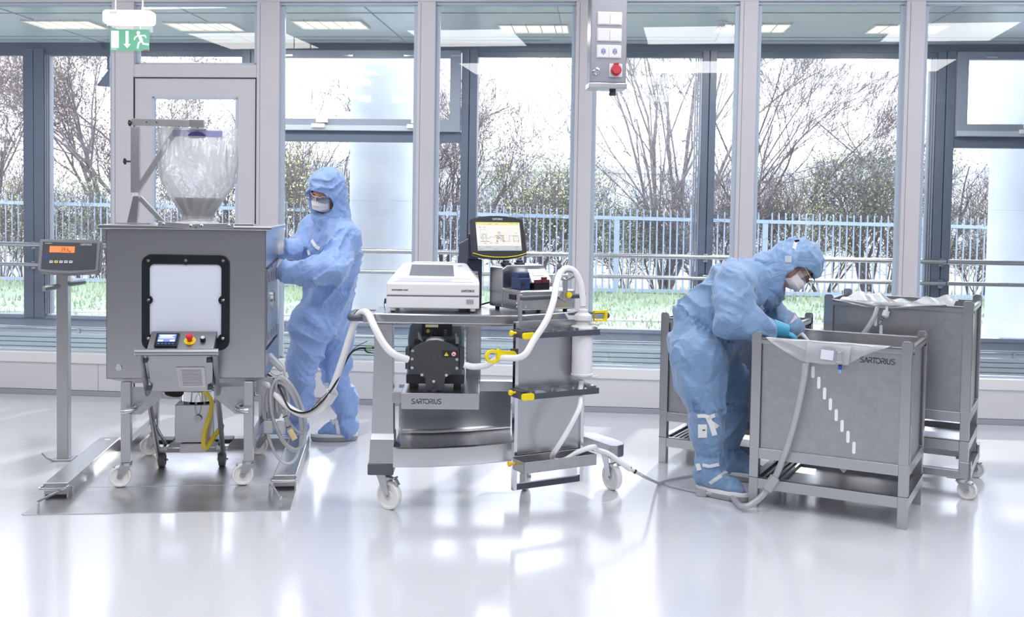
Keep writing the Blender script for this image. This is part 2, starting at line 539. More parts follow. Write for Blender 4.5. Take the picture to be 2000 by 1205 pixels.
# ---------------------------------------------------------------- corridor and facade
FO = 2.15
wbuild(MB().bb(-10, 10, TH, FO + .2, -0.08, 0.0), 'floor_corridor', mat('corridor_floor', (0.42, 0.46, 0.50), 0.25), smooth=False)
mb = MB().bb(-10, 10, TH, FO + .15, 3.165, 3.27)
wbuild(mb, 'ceiling_corridor', corr_ceil, smooth=False)
mb = MB()
for x in np.arange(-9.0, 9.5, 1.55):
    mb.bb(x, x + .006, TH, FO, 3.160, 3.166)
mb.bb(-10, 10, 0.55, 0.556, 3.160, 3.166); mb.bb(-10, 10, 1.75, 1.756, 3.160, 3.166)
for x in np.arange(-9.0, 9.5, 1.55):
    mb.bb(x + .12, x + 1.42, 1.93, 1.95, 3.158, 3.166)
wbuild(mb, 'trim_%d' % k, mat('dark_ceiling_joint', (0.30, 0.38, 0.44), .5), smooth=False); k += 1
def fbuild(mb, name, m, **kk):
    return wbuild(mb, name, m, **kk)
fy = FO
# head rail, sill zone and mullions
fbuild(MB().bb(-10, 10, fy, fy + .12, 3.09, 3.165), 'trim_%d' % k, fac, bevel=.004); k += 1
fbuild(MB().bb(-10, 10, fy, fy + .12, 0.26, 0.405), 'trim_%d' % k, fac2, bevel=.004); k += 1
fbuild(MB().bb(-10, 10, fy - .01, fy + .12, 0.36, 0.372), 'trim_%d' % k, fac, bevel=.002); k += 1
fbuild(MB().bb(-10, 10, fy, fy + .2, -.05, 0.26), 'wall_facade', mat('pale_blue_spandrel', (0.42, 0.5, 0.56), .5)); k += 1
FM = [(-7.45, -7.25), (-5.17, -4.955), (-2.90, -2.72), (-0.70, -0.545), (1.62, 1.755), (3.80, 3.965), (6.1, 6.26), (8.4, 8.56)]
for a, b in FM:
    c = (a + b) / 2
    mb = MB().bb(a, c - .004, fy - .03, fy + .12, 0.38, 3.10).bb(c + .004, b, fy - .03, fy + .12, 0.38, 3.10)
    o = fbuild(mb, 'trim_%d' % k, fac, bevel=.004); k += 1
    MB().bb(c - .006, c + .006, fy - .01, fy + .1, 0.38, 3.1).build('mullion_gap', darkgap, o, smooth=False)
for i in range(len(FM) - 1):
    a, b = FM[i][1], FM[i + 1][0]
    if i in (2, 5):     # bays with a top-hung sash over a fixed light
        mb = MB()
        ztop, zt = 3.09, 2.20
        mb.bb(a, b, fy - .02, fy + .1, zt, zt + .10)
        f = fbuild(mb, 'window_%d' % WN, fac, bevel=.003); WN += 1
        sa, sb = a + .01, b - .01
        m2 = MB().prism(rrect(sb - sa, 3.09 - 2.30, .002, 1, (sa + sb) / 2, (3.09 + 2.30) / 2), fy - .05, fy + .03, XZ,
                        hole=rrect(sb - sa - .20, .60, .002, 1, (sa + sb) / 2, 2.72))
        m2.build('sash', fac2, f, bevel=.004)
        MB().bb(sa + .09, sb - .09, fy - .004, fy, 2.40, 3.04).build('glass_pane', glassf, f, smooth=False)
        MB().bb(a, b, fy + .02, fy + .024, 0.40, zt).build('glass_pane', glassf, f, smooth=False)
        for tx in (.12, .42, .72, .95):
            g = MB()
            xx = a + (b - a) * tx
            g.bb(xx, xx + .1, fy - .062, fy - .05, 3.03, 3.045)
            g.build('hinge', chrome, f)
        MB().bb(a + .02, b - .32, fy - .065, fy - .03, 2.305, 2.355).build('opener_rail', mat('pale_opener', (0.55, 0.62, 0.70), .3, .3), f, bevel=.003)
        for tx in (.27, .74):
            xx = a + (b - a) * tx
            g = MB().bb(xx, xx + .13, fy - .09, fy - .05, 2.33, 2.37).bb(xx + .04, xx + .16, fy - .075, fy - .05, 2.38, 2.43)
            g.build('opener_bracket', sillm, f, bevel=.003)
        MB().tube([(b - .34, fy - .09, 2.33), (b - .25, fy - .1, 2.33), (b - .22, fy - .1, 2.325)], .009).build('window_handle', chrome, f)
    else:
        mb = MB()
        mb.bb(a, b, fy, fy + .06, 3.035, 3.09)
        f = fbuild(mb, 'window_%d' % WN, fac, bevel=.003); WN += 1
        MB().bb(a, b, fy + .02, fy + .024, 0.40, 3.06).build('glass_pane', glassf, f, smooth=False)
        if i in (1, 5, 4, 3):
            g = MB()
            for dx in (.03, .052, .074):
                g.bb(a + dx - .02, a + dx - .008, fy - .02, fy + .05, 0.42, 3.04) if i == 1 else g.bb(b - dx + .008, b - dx + .02, fy - .02, fy + .05, 0.42, 3.04)
            g.build('blind_guide', fac2, f)
# handrails on the facade side of the corridor
for z, r, nm in ((1.128, .023, 'upper'), (0.925, .019, 'lower')):
    t = thing('handrail', '%s of the two long steel handrails running along the corridor windows' % nm, 'handrail', WO, WA, 'corridor handrails')
    MB().cyl((-9.5, fy - .13, z), (9.5, fy - .13, z), r, n=14).build('rail', steel_h, t)
    g = MB()
    for a, b in FM:
        c = (a + b) / 2
        MB().cyl((c, fy - .13, z - r), (c, fy, z - r - .01), .008, n=8).bb(c - .02, c + .02, fy - .008 - .03, fy - .03, z - .05, z + .03).build('bracket', steel, t)
    MB().cyl((FM[5][0] + .1, fy - .13, z), (FM[5][0] + .107, fy - .13, z), r + .0012, n=14).build('rail_joint', darkgap, t)
# finned convector heater below the facade glass
t = thing('convector_heater', 'long low pale blue convector heater below the corridor windows', 'heater', WO, WA)
mb = MB()
for i in range(5):
    mb.bb(-9.4, 9.4, fy - .26, fy - .245, 0.03 + i * .046, 0.068 + i * .046)
mb.build('front_slats', mat('pale_heater_enamel', (0.50, 0.60, 0.68), .35), t, bevel=.004)
MB().bb(-9.4, 9.4, fy - .24, fy - .01, 0.02, 0.25).build('casing', mat('heater_case', (0.42, 0.50, 0.58), .4), t)
MB().cyl((-9.4, fy - .21, .305), (9.4, fy - .21, .305), .013, n=10).build('pipe', chrome, t)
g = MB()
for x in np.arange(-9, 9.3, 1.5):
    MB().bb(x, x + .02, fy - .225, fy - .19, .25, .30).build('pipe_bracket', steel, t)

# louvred lamps let into the corridor ceiling
def corridor_lamp(x, y, lab):
    t = thing('ceiling_light', lab, 'ceiling light', WO + Matrix.Rotation(WA, 3, 'Z') @ Vector((x, y, 3.155)), WA, 'corridor ceiling lights')
    w, d = .62, .42
    MB().prism(rrect(w, d, .004, 1), -.008, .008, hole=rrect(w - .03, d - .03, .004, 1)).build('frame', sillm, t)
    MB().bb(-w / 2 + .015, w / 2 - .015, -d / 2 + .015, d / 2 - .015, .006, .01).build('lamp', mat('lamp_glow', (1, 1, .9), .5, emit=((1.0, 0.95, 0.72), 1.0)), t)
    g = MB()
    for i in range(1, 5): g.bb(-w / 2 + w * i / 5 - .004, -w / 2 + w * i / 5 + .004, -d / 2, d / 2, -.006, .006)
    for i in range(1, 8): g.bb(-w / 2, w / 2, -d / 2 + d * i / 8 - .002, -d / 2 + d * i / 8 + .002, -.006, .006)
    g.build('louvre', chrome, t)
    lp = WO + Matrix.Rotation(WA, 3, 'Z') @ Vector((x, y, 3.14))
    add_light('corridor_lamp', 'AREA', lp, (0, 0, WA), 16, (1.0, .97, .86), size=.58, size_y=.38)
corridor_lamp(-4.15, 1.05, 'lit louvred ceiling lamp at the far left, in front of the left window')
corridor_lamp(-2.9, 1.15, 'lit louvred ceiling lamp seen just beside the green exit sign')
corridor_lamp(-1.72, 1.05, 'lit louvred ceiling lamp right of the door, partly behind the white pillar')
corridor_lamp(0.06, 1.25, 'lit louvred ceiling lamp left of the hanging socket column')
corridor_lamp(1.95, 1.2, 'pale louvred ceiling lamp above the man bending over the crate')
corridor_lamp(3.26, 1.25, 'lit louvred ceiling lamp behind the rightmost white pillar')
# smoke detector
t = thing('smoke_detector', 'small round white smoke detector on the corridor ceiling', 'smoke detector', WO + Matrix.Rotation(WA, 3, 'Z') @ Vector((1.66, .95, 3.165)), WA)
MB().lathe([(.055, 0), (.055, -.012), (.042, -.02), (.036, -.055), (.02, -.062), (.001, -.062)], (0, 0, 0)).build('housing', white_pl, t)
g = MB()
for i in range(8):
    a = i * math.pi / 4
    g.box((.034 * math.cos(a), .034 * math.sin(a), -.05), (.014, .014, .008), Matrix.Rotation(a, 3, 'Z'))
g.build('vents', dark_pl, t)
MB().cyl((0, 0, -.055), (-.05, .0, -.17), .003, n=6).build('indicator_rod', dark_pl, t)

# unseen frames around the added ceiling lamps
for ly in (0.6, 3.4, 6.2):
    for lx in (-4.2, -1.4, 1.4, 4.2):
        o = MB().prism(rrect(1.35, 1.35, .01, 1), 3.665, 3.70, hole=rrect(1.27, 1.27, .01, 1)).build('added_lamp_frame', sillm, None, loc=(lx, ly, 0))
        st(o)
# ---------------------------------------------------------------- outside
rng = random.Random(7)
def grass_mat():
    m = bpy.data.materials.new('lawn_grass'); m.use_nodes = True
    nt = m.node_tree; b = nt.nodes['Principled BSDF']
    tc = nt.nodes.new('ShaderNodeTexCoord')
    n = nd(nt, 'ShaderNodeTexNoise', Scale=1.3, Detail=8.0, Roughness=.75)
    nt.links.new(tc.outputs['Object'], n.inputs['Vector'])
    cr = nt.nodes.new('ShaderNodeValToRGB')
    cr.color_ramp.elements[0].position = .3; cr.color_ramp.elements[1].position = .7
    cr.color_ramp.elements[0].color = (0.24, 0.32, 0.17, 1); cr.color_ramp.elements[1].color = (0.50, 0.56, 0.42, 1)
    nt.links.new(n.outputs[0], cr.inputs[0]); nt.links.new(cr.outputs[0], b.inputs['Base Color'])
    b.inputs['Roughness'].default_value = .9
    return m
gm = grass_mat()
st(MB().bb(-60, 60, 10.9, 120, -.12, -.02).build('ground', mat('leaf_littered_ground', (0.34, 0.32, 0.27), .95, noise=(.8, .3)), smooth=False))
o = MB()
V = []; F = []
nx, ny = 60, 16
for j in range(ny + 1):
    for i in range(nx + 1):
        x = -16 + 32 * i / nx; y = 11.0 + 7.4 * j / ny
        V.append((x, y, -.02 + .18 * max(0, (y - 12.5) / 6) + .015 * math.sin(x * 2.1) * math.cos(y * 3)))
for j in range(ny):
    for i in range(nx):
        q = j * (nx + 1) + i; F.append((q, q + 1, q + nx + 2, q + nx + 1))
lawn = o.add(V, F).build('lawn', gm); st(lawn)
# grass blades near the glass and below the fence
mb = MB()
for i in range(9000):
    x = rng.uniform(-9.5, 9.5); y = 11.7 + 6.5 * rng.random() ** .8
    z = -.02 + .18 * max(0, (y - 12.5) / 6)
    h = rng.uniform(.04, .10) * (1.6 if y > 17 else 1); a = rng.uniform(0, 6.28); w = .006 + .0006 * y
    if any(math.hypot(x - cx0, y - cy0) < .42 for cx0, cy0 in ((-1.455, 11.75), (5.60, 11.5))): continue
    dx, dy = math.cos(a) * w, math.sin(a) * w
    lx, ly = rng.uniform(-.03, .03), rng.uniform(-.03, .03)
    mb.add([(x - dx, y - dy, z), (x + dx, y + dy, z), (x + lx, y + ly, z + h)], [(0, 1, 2)])
tag(mb.build('grass', mat('grass_blade', (0.38, 0.47, 0.28), .8, noise=(2, .35)), smooth=False), 'green lawn grass growing between the building and the railing fence', 'grass', kind='stuff')
st(MB().bb(-20, 20, 14.4, 14.75, .0, .052).build('path_kerb', mat('grey_kerb', (0.48, 0.50, 0.52), .8), smooth=False))

conc = mat('pale_concrete', (0.66, 0.70, 0.76), .75, noise=(2.5, .05))
for i, (cx, cy) in enumerate(((-1.455, 11.75), (5.60, 11.5))):
    o = MB().lathe([(.365, -.1), (.365, 1.62), (.361, 1.625), (.365, 1.63), (.365, 2.45), (.361, 2.455), (.365, 2.46), (.365, 4.6)], (cx, cy, 0), n=48).build('column', conc)
    st(o)
# bar fence
fm = mat('galvanised_pale_blue_fence', (0.38, 0.46, 0.58), .45, .1)
fence = thing('railing_fence', 'pale blue galvanised bar fence running across the lawn outside', 'fence')
def fz(x): return 1.452 - .0095 * x
def fyy(x): return 18.0 - .05 * x
posts = [-13.5 + 2.5 * i + .55 for i in range(12)]
posts = [1.78 + 2.5 * i for i in range(-6, 5)]
for x in posts:
    MB().bb(x - .045, x + .045, fyy(x) - .03, fyy(x) + .03, -.02, fz(x) + .03).build('post', fm, fence)
for a, b in zip(posts[:-1], posts[1:]):
    MB().bar((a, fyy(a) - .02, fz(a)), (b, fyy(b) - .02, fz(b)), .03, .06).build('top_rail', fm, fence)
    MB().bar((a, fyy(a) - .02, .20), (b, fyy(b) - .02, .20), .03, .06).build('bottom_rail', fm, fence)
    mb = MB(); n = 22
    for i in range(1, n):
        x = a + (b - a) * i / n
        mb.cyl((x, fyy(x), .12), (x, fyy(x), fz(x) + .13), .0135, n=6)
        mb.cyl((x, fyy(x), fz(x) + .13), (x, fyy(x), fz(x) + .155), .0135, .002, n=6)
    mb.build('picket_panel', fm, fence)

bark = mat('grey_brown_bark', (0.19, 0.165, 0.17), .9, noise=(8, .25))
bark2 = mat('pale_birch_bark', (0.34, 0.32, 0.32), .85, noise=(8, .3))
def branch(mb, p, d, L, r, depth, rg, tips, spread=.55, up=.25, n=5, kids=(2, 4), segs=4):
    pts, rad = [p], [r]
    q = p.copy(); dd = d.copy()
    for i in range(segs):
        dd = (dd + Vector((rg.gauss(0, .12), rg.gauss(0, .12), rg.gauss(0, .08) + up * .12))).normalized()
        q = q + dd * (L / segs)
        pts.append(q.copy()); rad.append(r * (1 - .55 * (i + 1) / segs))
    mb.ring(pts, rad, n if r > .012 else 3, caps=False)
    if depth <= 0:
        tips.append((pts[-1], dd)); tips.append((pts[-2], dd)); return
    for k in range(rg.randint(*kids)):
        t = rg.uniform(.3, 1.0)
        i = min(int(t * segs), segs - 1)
        b = pts[i].lerp(pts[i + 1], t * segs - i)
        a = rg.uniform(0, 6.28)
        o = dd.orthogonal(); o.rotate(Matrix.Rotation(a, 3, dd))
        nd_ = (dd + o * rg.uniform(spread * .6, spread * 1.3) + Vector((0, 0, up * .3))).normalized()
        branch(mb, b, nd_, L * rg.uniform(.5, .78), max(rad[i] * rg.uniform(.48, .72), .0048), depth - 1, rg, tips, spread, up, n, kids, segs)
def leaf_mb(tips, rg, per, size, jit=.12):
    mb = MB()
    for p, d in tips:
        for i in range(per):
            c = p + Vector((rg.gauss(0, jit), rg.gauss(0, jit), rg.gauss(0, jit)))
            a = Vector((rg.gauss(0, 1), rg.gauss(0, 1), rg.gauss(0, 1))).normalized()
            b = a.orthogonal().normalized(); s = size * rg.uniform(.6, 1.2)
            mb.add([c - a * s, c - b * s * .6, c + a * s, c + b * s * .6], [(0, 1, 2, 3)])
    return mb
def tree(name, label, cat, x, y, H, r, stems, seed, bk, leaf=None, per=0, size=.03, depth=4, spread=.55, lean=.25, kids=(2, 4), group=None, jit=.12):
    rg = random.Random(seed)
    t = thing(name, label, cat, (x, y, -.05), 0, group)
    mb = MB(); tips = []
    for i in range(stems):
        a = rg.uniform(0, 6.28)
        d = Vector((math.cos(a) * lean * rg.uniform(.3, 1.2), math.sin(a) * lean * rg.uniform(.2, .8), 1)).normalized()
        branch(mb, Vector((math.cos(a) * .06, math.sin(a) * .06, 0)), d, H * rg.uniform(.45, .62), r * rg.uniform(.6, 1.1), depth, rg, tips, spread, .3, kids=kids)
    mb.build('trunk_and_branches', bk, t, ang=80)
    if leaf is not None:
        leaf_mb(tips, rg, per, size, jit).build('leaves', leaf, t, smooth=False)
    return t
lf_brown = mat('dry_brown_leaf', (0.46, 0.36, 0.30), .8, noise=(3, .3))
lf_green = mat('green_leaf', (0.36, 0.44, 0.28), .7, noise=(3, .35))
lf_yel = mat('yellow_green_leaf', (0.62, 0.62, 0.28), .7, noise=(3, .2))
G2 = 'bare winter trees beyond the fence'
tree('bare_tree', 'bare tree with sparse dry brown leaves behind the fence, left of the door', 'tree', -7.7, 20.5, 5.6, .075, 4, 3, bark, lf_brown, 1, .034, 5, .5, .3, (3, 5), G2)
tree('bare_tree', 'bare brown-leaved tree cut off by the left edge of the picture', 'tree', -10.2, 21.0, 4.6, .06, 4, 5, bark, lf_brown, 1, .03, 5, .55, .4, (3, 4), G2)
tree('bare_tree', 'tall pale multi-stemmed bare tree right of the hanging socket column', 'tree', 2.95, 20.2, 7.4, .052, 7, 24, bark2, None, 0, 0, 5, .42, .30, (3, 4), G2)
tree('bare_tree', 'thin upright bare tree between the facade post and white pillar behind the bending man', 'tree', 4.75, 20.6, 6.2, .05, 4, 13, bark, lf_brown, 1, .02, 5, .42, .25, (3, 4), G2)
tree('bare_tree', 'dark bare tree with leaning trunks seen left of the monitor', 'tree', -1.35, 20.5, 4.2, .07, 5, 17, bark, lf_brown, 1, .02, 5, .5, .3, (3, 4), G2)
tree('bare_tree', 'small pale bare tree seen through the high sash window above the standing man', 'tree', -3.75, 22.5, 5.0, .06, 2, 19, bark2, None, 0, 0, 4, .4, .15, (2, 4), G2)
tree('bare_tree', 'bare tree with slanting twigs right of the rightmost white pillar', 'tree', 8.3, 20.5, 4.6, .06, 3, 23, bark, lf_yel, 1, .02, 4, .5, .35, (2, 4), G2)
tree('leafy_tree', 'broad grey-green leafy bush above the fence, behind the monitor', 'tree', 0.35, 21.5, 3.0, .05, 6, 29, bark, lf_green, 5, .035, 3, .6, .5, (3, 4), None, .16)
tree('leafy_tree', 'green bushy tree behind the fence at the right of the large clear window', 'tree', 7.3, 21.5, 3.2, .05, 5, 31, bark, lf_green, 3, .035, 3, .6, .4, (3, 4), None, .16)
# thicket: shrubs side by side beyond the fence; each its own plant
def shrub_proto(seed, leaf, per, H=2.4, stems=9):
    return tree('bare_shrub', 'x', 'shrub', 0, 0, H, .018, stems, seed, bark, leaf, per, .022, 3, .6, .7, (4, 6), 'shrubs of the thicket beyond the fence', .1)
protos = [shrub_proto(41, lf_brown, 1), shrub_proto(43, lf_green, 2), shrub_proto(47, lf_yel, 1, 2.7, 8), shrub_proto(53, None, 0, 3.0, 10)]
spots = []
xx = -10.4
i = 0
while xx < 10.5:
    spots.append((xx, 19.0 + 1.0 * (i % 2), i)); xx += .78; i += 1
for (sx, sy, i) in spots:
    pt = protos[(i * 7 + i // 3) % 4]
    c = copy_tree(pt)
    c.location = (sx + rng.uniform(-.15, .15), sy, -.05)
    c.rotation_euler = (0, 0, rng.uniform(0, 6.28))
    s = rng.uniform(.75, 1.15) * (1.12 if -5 < sx < -2 or 3 < sx < 7 else .92)
    c.scale = (s, s, s)
    c['label'] = 'twiggy shrub in the tangled thicket just beyond the bar fence'
for p_ in protos:
    for ch in list(p_.children): bpy.data.objects.remove(ch)
    bpy.data.objects.remove(p_)
# far hedge band and low building, walls paled to imitate the glare
t = thing('low_building', 'pale low building with a flat roof far beyond the trees', 'building', (-2.2, 46, 0))
MB().bb(-9, 9, 0, 8, 0, 3.2).build('wall', mat('glare_pale_wall', (0.88, 0.90, 0.93), .8), t)
MB().bb(-9.3, 9.3, -.4, 8.3, 3.2, 3.5).build('roof', mat('pale_grey_roof', (0.70, 0.74, 0.80), .8), t)
g = mat('far_window', (0.60, 0.66, 0.74), .3)
for x in np.arange(-8, 8, 2.2):
    MB().bb(x, x + 1.3, -.03, .05, 1.5, 2.6).build('window', g, t)
t = thing('low_building', 'long pale shed far beyond the trees at the right', 'building', (17, 48, 0))
MB().bb(-9, 9, 0, 8, 0, 3.0).build('wall', mat('glare_pale_shed_wall', (0.88, 0.90, 0.93), .8), t)
MB().prism([(-9.3, 3.0), (9.3, 3.0), (9.3, 3.3), (0, 4.2), (-9.3, 3.3)], -.3, 8.3, XZ).build('roof', mat('shed_roof', (0.74, 0.78, 0.83), .8), t)
# dark blue-grey bracket-like fin seen outside beside the left pillar
t = thing('awning_fin', 'dark blue-grey pointed fin outside the window, left of the door pillar', 'awning', (-4.21, 10.75, 2.83))
MB().prism([(-.05, -.08), (.085, -.09), (.085, .10)], 0, .06, XZ).build('blade', fac, t, bevel=.004)
MB().bb(.06, .085, .0, .05, .08, .32).bb(.06, .085, -.20, .05, .28, .32).build('arm', fac, t)
# ---------------------------------------------------------------- shared: castor
def castor(par, x, y, ztop, r, head, w=.03, brake=True, floor_z=0.0, mw=nylon, metal=steel):
    """swivel castor hanging under ztop; head = direction (deg) the wheel trails to"""
    a = math.radians(head); dx, dy = math.cos(a), math.sin(a)
    off = r * .55
    wc = Vector((x + dx * off, y + dy * off, floor_z + r))
    nx, ny = -dy, dx
    mb = MB()
    mb.cyl((x, y, ztop - .005), (x, y, ztop), .034, n=20).cyl((x, y, ztop - .018), (x, y, ztop - .006), .029, .031, n=20)
    for s in (-1, 1):
        o = Vector((nx, ny, 0)) * s * (w / 2 + .005)
        P = [(-.032, ztop - .012), (.032, ztop - .012), (off + .016, wc.z + .0), (off + .008, wc.z - .014), (off - .008, wc.z - .014), (off - .016, wc.z)]
        V = [Vector((x, y, 0)) + Vector((dx, dy, 0)) * p + o + Vector((0, 0, q)) for p, q in P]
        th = Vector((nx, ny, 0)) * s * .003
        V2 = [v + th for v in V]; n = len(P)
        mb.add(V + V2, [tuple(range(n)), tuple(range(n, 2 * n))] + [(i, (i + 1) % n, n + (i + 1) % n, n + i) for i in range(n)])
    mb.add([Vector((x, y, ztop - .012)) + Vector((dx, dy, 0)) * p + Vector((nx, ny, 0)) * q for p, q in ((-.03, -.018), (.03, -.018), (.03, .018), (-.03, .018))] +
           [Vector((x, y, ztop - .018)) + Vector((dx, dy, 0)) * p + Vector((nx, ny, 0)) * q for p, q in ((-.03, -.018), (.03, -.018), (.03, .018), (-.03, .018))],
           [(0, 1, 2, 3), (4, 5, 6, 7), (0, 1, 5, 4), (1, 2, 6, 5), (2, 3, 7, 6), (3, 0, 4, 7)])
    ax = Vector((nx, ny, 0))
    mb.cyl(wc - ax * (w / 2 + .014), wc + ax * (w / 2 + .014), .008, n=10)
    c = mb.build('castor', metal, par)
    wb = MB().lathe([(.0, -w / 2 + .004), (r * .32, -w / 2 + .003), (r * .36, -w / 2 + .008), (r * .74, -w / 2 + .008), (r * .80, -w / 2), (r * .94, -w / 2), (r, -w / 2 + .005),
                     (r, w / 2 - .005), (r * .94, w / 2), (r * .80, w / 2), (r * .74, w / 2 - .008), (r * .36, w / 2 - .008), (r * .32, w / 2 - .003), (.0, w / 2 - .004)],
                    wc, ax, n=36)
    wb.build('wheel', mw, c, ang=30)
    if brake:
        b = MB()
        q = Vector((x, y, ztop - .03)) + Vector((dx, dy, 0)) * (off + r * .55)
        b.bar(Vector((x, y, ztop - .022)) + Vector((dx, dy, 0)) * .02, q, .028, .007)
        b.bar(q, q + Vector((dx, dy, 0)) * .02 + Vector((0, 0, -.028)), .026, .006)
        b.cyl(q - ax * .016 + Vector((0, 0, .008)), q + ax * .016 + Vector((0, 0, .008)), .006, n=8)
        b.build('brake_lever', metal, c, bevel=.002)
    return c

# ---------------------------------------------------------------- floor scale
SO = Vector((-2.421, 5.153, 0)); SRZ = math.radians(6.9)
t = thing('floor_scale', 'low steel drive-on floor scale with two box rails under the steel cabinet', 'scale', SO, SRZ)
P = [(0.012, 0.0), (1.30, 0.0), (1.316, .012), (1.316, .47), (.085, .47), (0.0, .012)]
V = [(x, y, .004) for x, y in P]
mb = MB()
# ramp wedge: thin at the front, 14 mm at the joint
zt = lambda y: .004 + .012 * min(1, y / .455)
n = len(P)
mb.add([(x, y, 0) for x, y in P] + [(x, y, zt(y)) for x, y in P], [tuple(range(n)), tuple(range(n, 2 * n))] + [(i, (i + 1) % n, n + (i + 1) % n, n + i) for i in range(n)])
mb.build('ramp', steel_plate, t, bevel=.001)
MB().bb(.10, 1.215, .458, 1.42, .0, .018).build('plate', steel_plate, t, bevel=.0015)
for x0, x1, y0, y1 in ((.025, .150, .272, 1.372), (1.192, 1.315, .362, 1.372)):
    mb = MB().bb(x0, x1, y0, y1, .010, .092)
    b = mb.build('side_rail', steel_dull, t, bevel=.006, seg=3)
    MB().bb(x0 + .01, x1 - .01, y0 - .002, y0 + .001, .0, .030).build('rubber_pad', darkgap, b)
    zz = .075
    P3 = [(x0 + .002, y0 + .005, zz), (x0 - .004, y0 - .05, zz + .004), (x0 + .012, y0 - .062, zz), (x1 - .012, y0 - .062, zz), (x1 + .004, y0 - .05, zz + .004), (x1 - .002, y0 + .005, zz)]
    MB().tube(P3, .0065, n=10, sm=4).build('grab_handle', steel, t)
MB().bb(.06, 1.28, 1.372, 1.44, .0, .075).build('rear_rail', steel_dull, t, bevel=.005)
MB().tube([(.075, .03, .0), (.075, .03, .05), (.077, .045, .062), (.150, .295, .062), (.158, .312, .055), (.160, .315, .0)], .0065, sm=5).build('ramp_handle', steel, t)
MB().tube([(1.262, .03, .0), (1.262, .03, .05), (1.260, .045, .062), (1.190, .275, .062), (1.184, .292, .055), (1.182, .295, .0)], .0065, sm=5).build('ramp_handle', steel, t)
MB().bb(.07, .10, 1.28, 1.315, .092, .0935).build('level_window', sillm, t)

# ---------------------------------------------------------------- weighing indicator on its post
PO = SO + Matrix.Rotation(SRZ, 3, 'Z') @ Vector((-.165, 1.17, 0))
t = thing('weighing_display', 'grey weighing display with a lit orange readout on a tall steel post', 'scale display', PO, SRZ)
o = MB().bb(-.005, .062, -.025, .045, 0, 1.16)
# slight lean backwards of the head only; post is upright
o.build('post', steel, t, bevel=.004)
MB().bb(-.03, .09, -.05, .07, 0, .012).build('base_plate', steel_dull, t, bevel=.003)
MB().tube([(-.02, -.06, .01), (-.05, -.075, .03), (-.075, -.085, .06)], .006).build('foot_lever', steel, t)
mb = MB().cyl((.03, .01, 1.06), (-.055, -.09, 1.045), .017, n=16).cyl((.03, .01, 1.06), (.13, .09, 1.075), .015, n=16)
mb.build('clamp_handle', steel_tube, t)
hd = Matrix.Translation((.075, -.02, 1.23)) @ Matrix.Rotation(math.radians(-14), 4, 'X')
Pp = [(-.175, .098), (-.168, .104), (0, .107), (.168, .101), (.176, .094), (.176, -.080), (.166, -.092), (.10, -.100), (0, -.106), (-.10, -.103), (-.166, -.094), (-.176, -.082)]
h = MB().prism(Pp, -.02, .045, hd @ XZ).build('housing', mat('grey_housing', (0.20, 0.21, 0.23), .35, .4), t, bevel=.006, seg=3)
Pq = [(-.155, .088), (.155, .082), (.155, -.076), (.08, -.081), (0, -.084), (-.08, -.082), (-.155, -.076)]
MB().prism(Pq, -.0225, -.019, hd @ XZ).build('face_panel', mat('slate_keypad', (0.055, 0.062, 0.085), .45), h)
FM_ = hd @ frame_m((0, -.0235, 0), (1, 0, 0), (0, 0, 1))
MB().prism([(-.113, .024), (.030, .022), (.030, .060), (-.113, .062)], 0, .001, FM_).build('lit_readout', mat('orange_backlight', (0.8, .2, .05), .4, emit=((0.86, 0.115, 0.04), .8)), h)
text('digits', '39.6', .034, ink, h, FM_ @ Matrix.Translation((-.026, .040, .0016)) @ Matrix.Scale(.8, 4, (1, 0, 0)), align='CENTER')
text('unit', 'kg', .012, ink, h, FM_ @ Matrix.Translation((.003, .031, .0016)), bold=.0003)
for i, xk in enumerate((-.099, -.071, -.043, -.015, .013)):
    kb = MB().prism(rrect(.020, .015, .002, 2, xk, -.033), 0, .0015, FM_).build('key', mat('key_yellow', (.82, .74, .12), .5) if i == 1 else mat('key_grey', (.70, .72, .74), .5), h)
    MB().prism(rrect(.010, .003, .0005, 1, xk, -.031), .0015, .002, FM_).build('key_print', ink, kb)
MB().prism(rrect(.019, .012, .001, 1, -.131, -.007), 0, .0012, FM_).build('blue_badge', mat('badge_blue', (.04, .05, .55), .4), h)
text('model_lettering', 'COMBICS 1', .0085, white_ink, h, FM_ @ Matrix.Translation((-.142, .078, .0005)), align='LEFT')
logo('brand_lettering', .064, white_ink, h, FM_ @ Matrix.Translation((.094, .073, .0005)))

# ---------------------------------------------------------------- steel cabinet on castors
KO = Vector((-2.104, 5.631, 0)); KRZ = math.radians(7)
t = thing('mobile_cabinet', 'big brushed steel cabinet on four castors with a black-framed window', 'cabinet', KO, KRZ)
PL = .018
bx0, bx1, by0, by1, bz0, bz1 = -.073, .766, 0.0, .755, .612, 1.418
hole = rrect(.40, .46, .05, 5, .344, 1.035)
outer = []
for (hx, hy) in hole:     # matching outline for the front sheet with its window cut out
    a = math.atan2((hy - 1.035) / .23, (hx - .344) / .20)
    c, s = math.cos(a), math.sin(a)
    k = min((bx1 - .344) / c if c > 1e-6 else ((bx0 - .344) / c if c < -1e-6 else 9), (bz1 - 1.035) / s if s > 1e-6 else ((bz0 - 1.035) / s if s < -1e-6 else 9))
    outer.append((.344 + c * k, 1.035 + s * k))
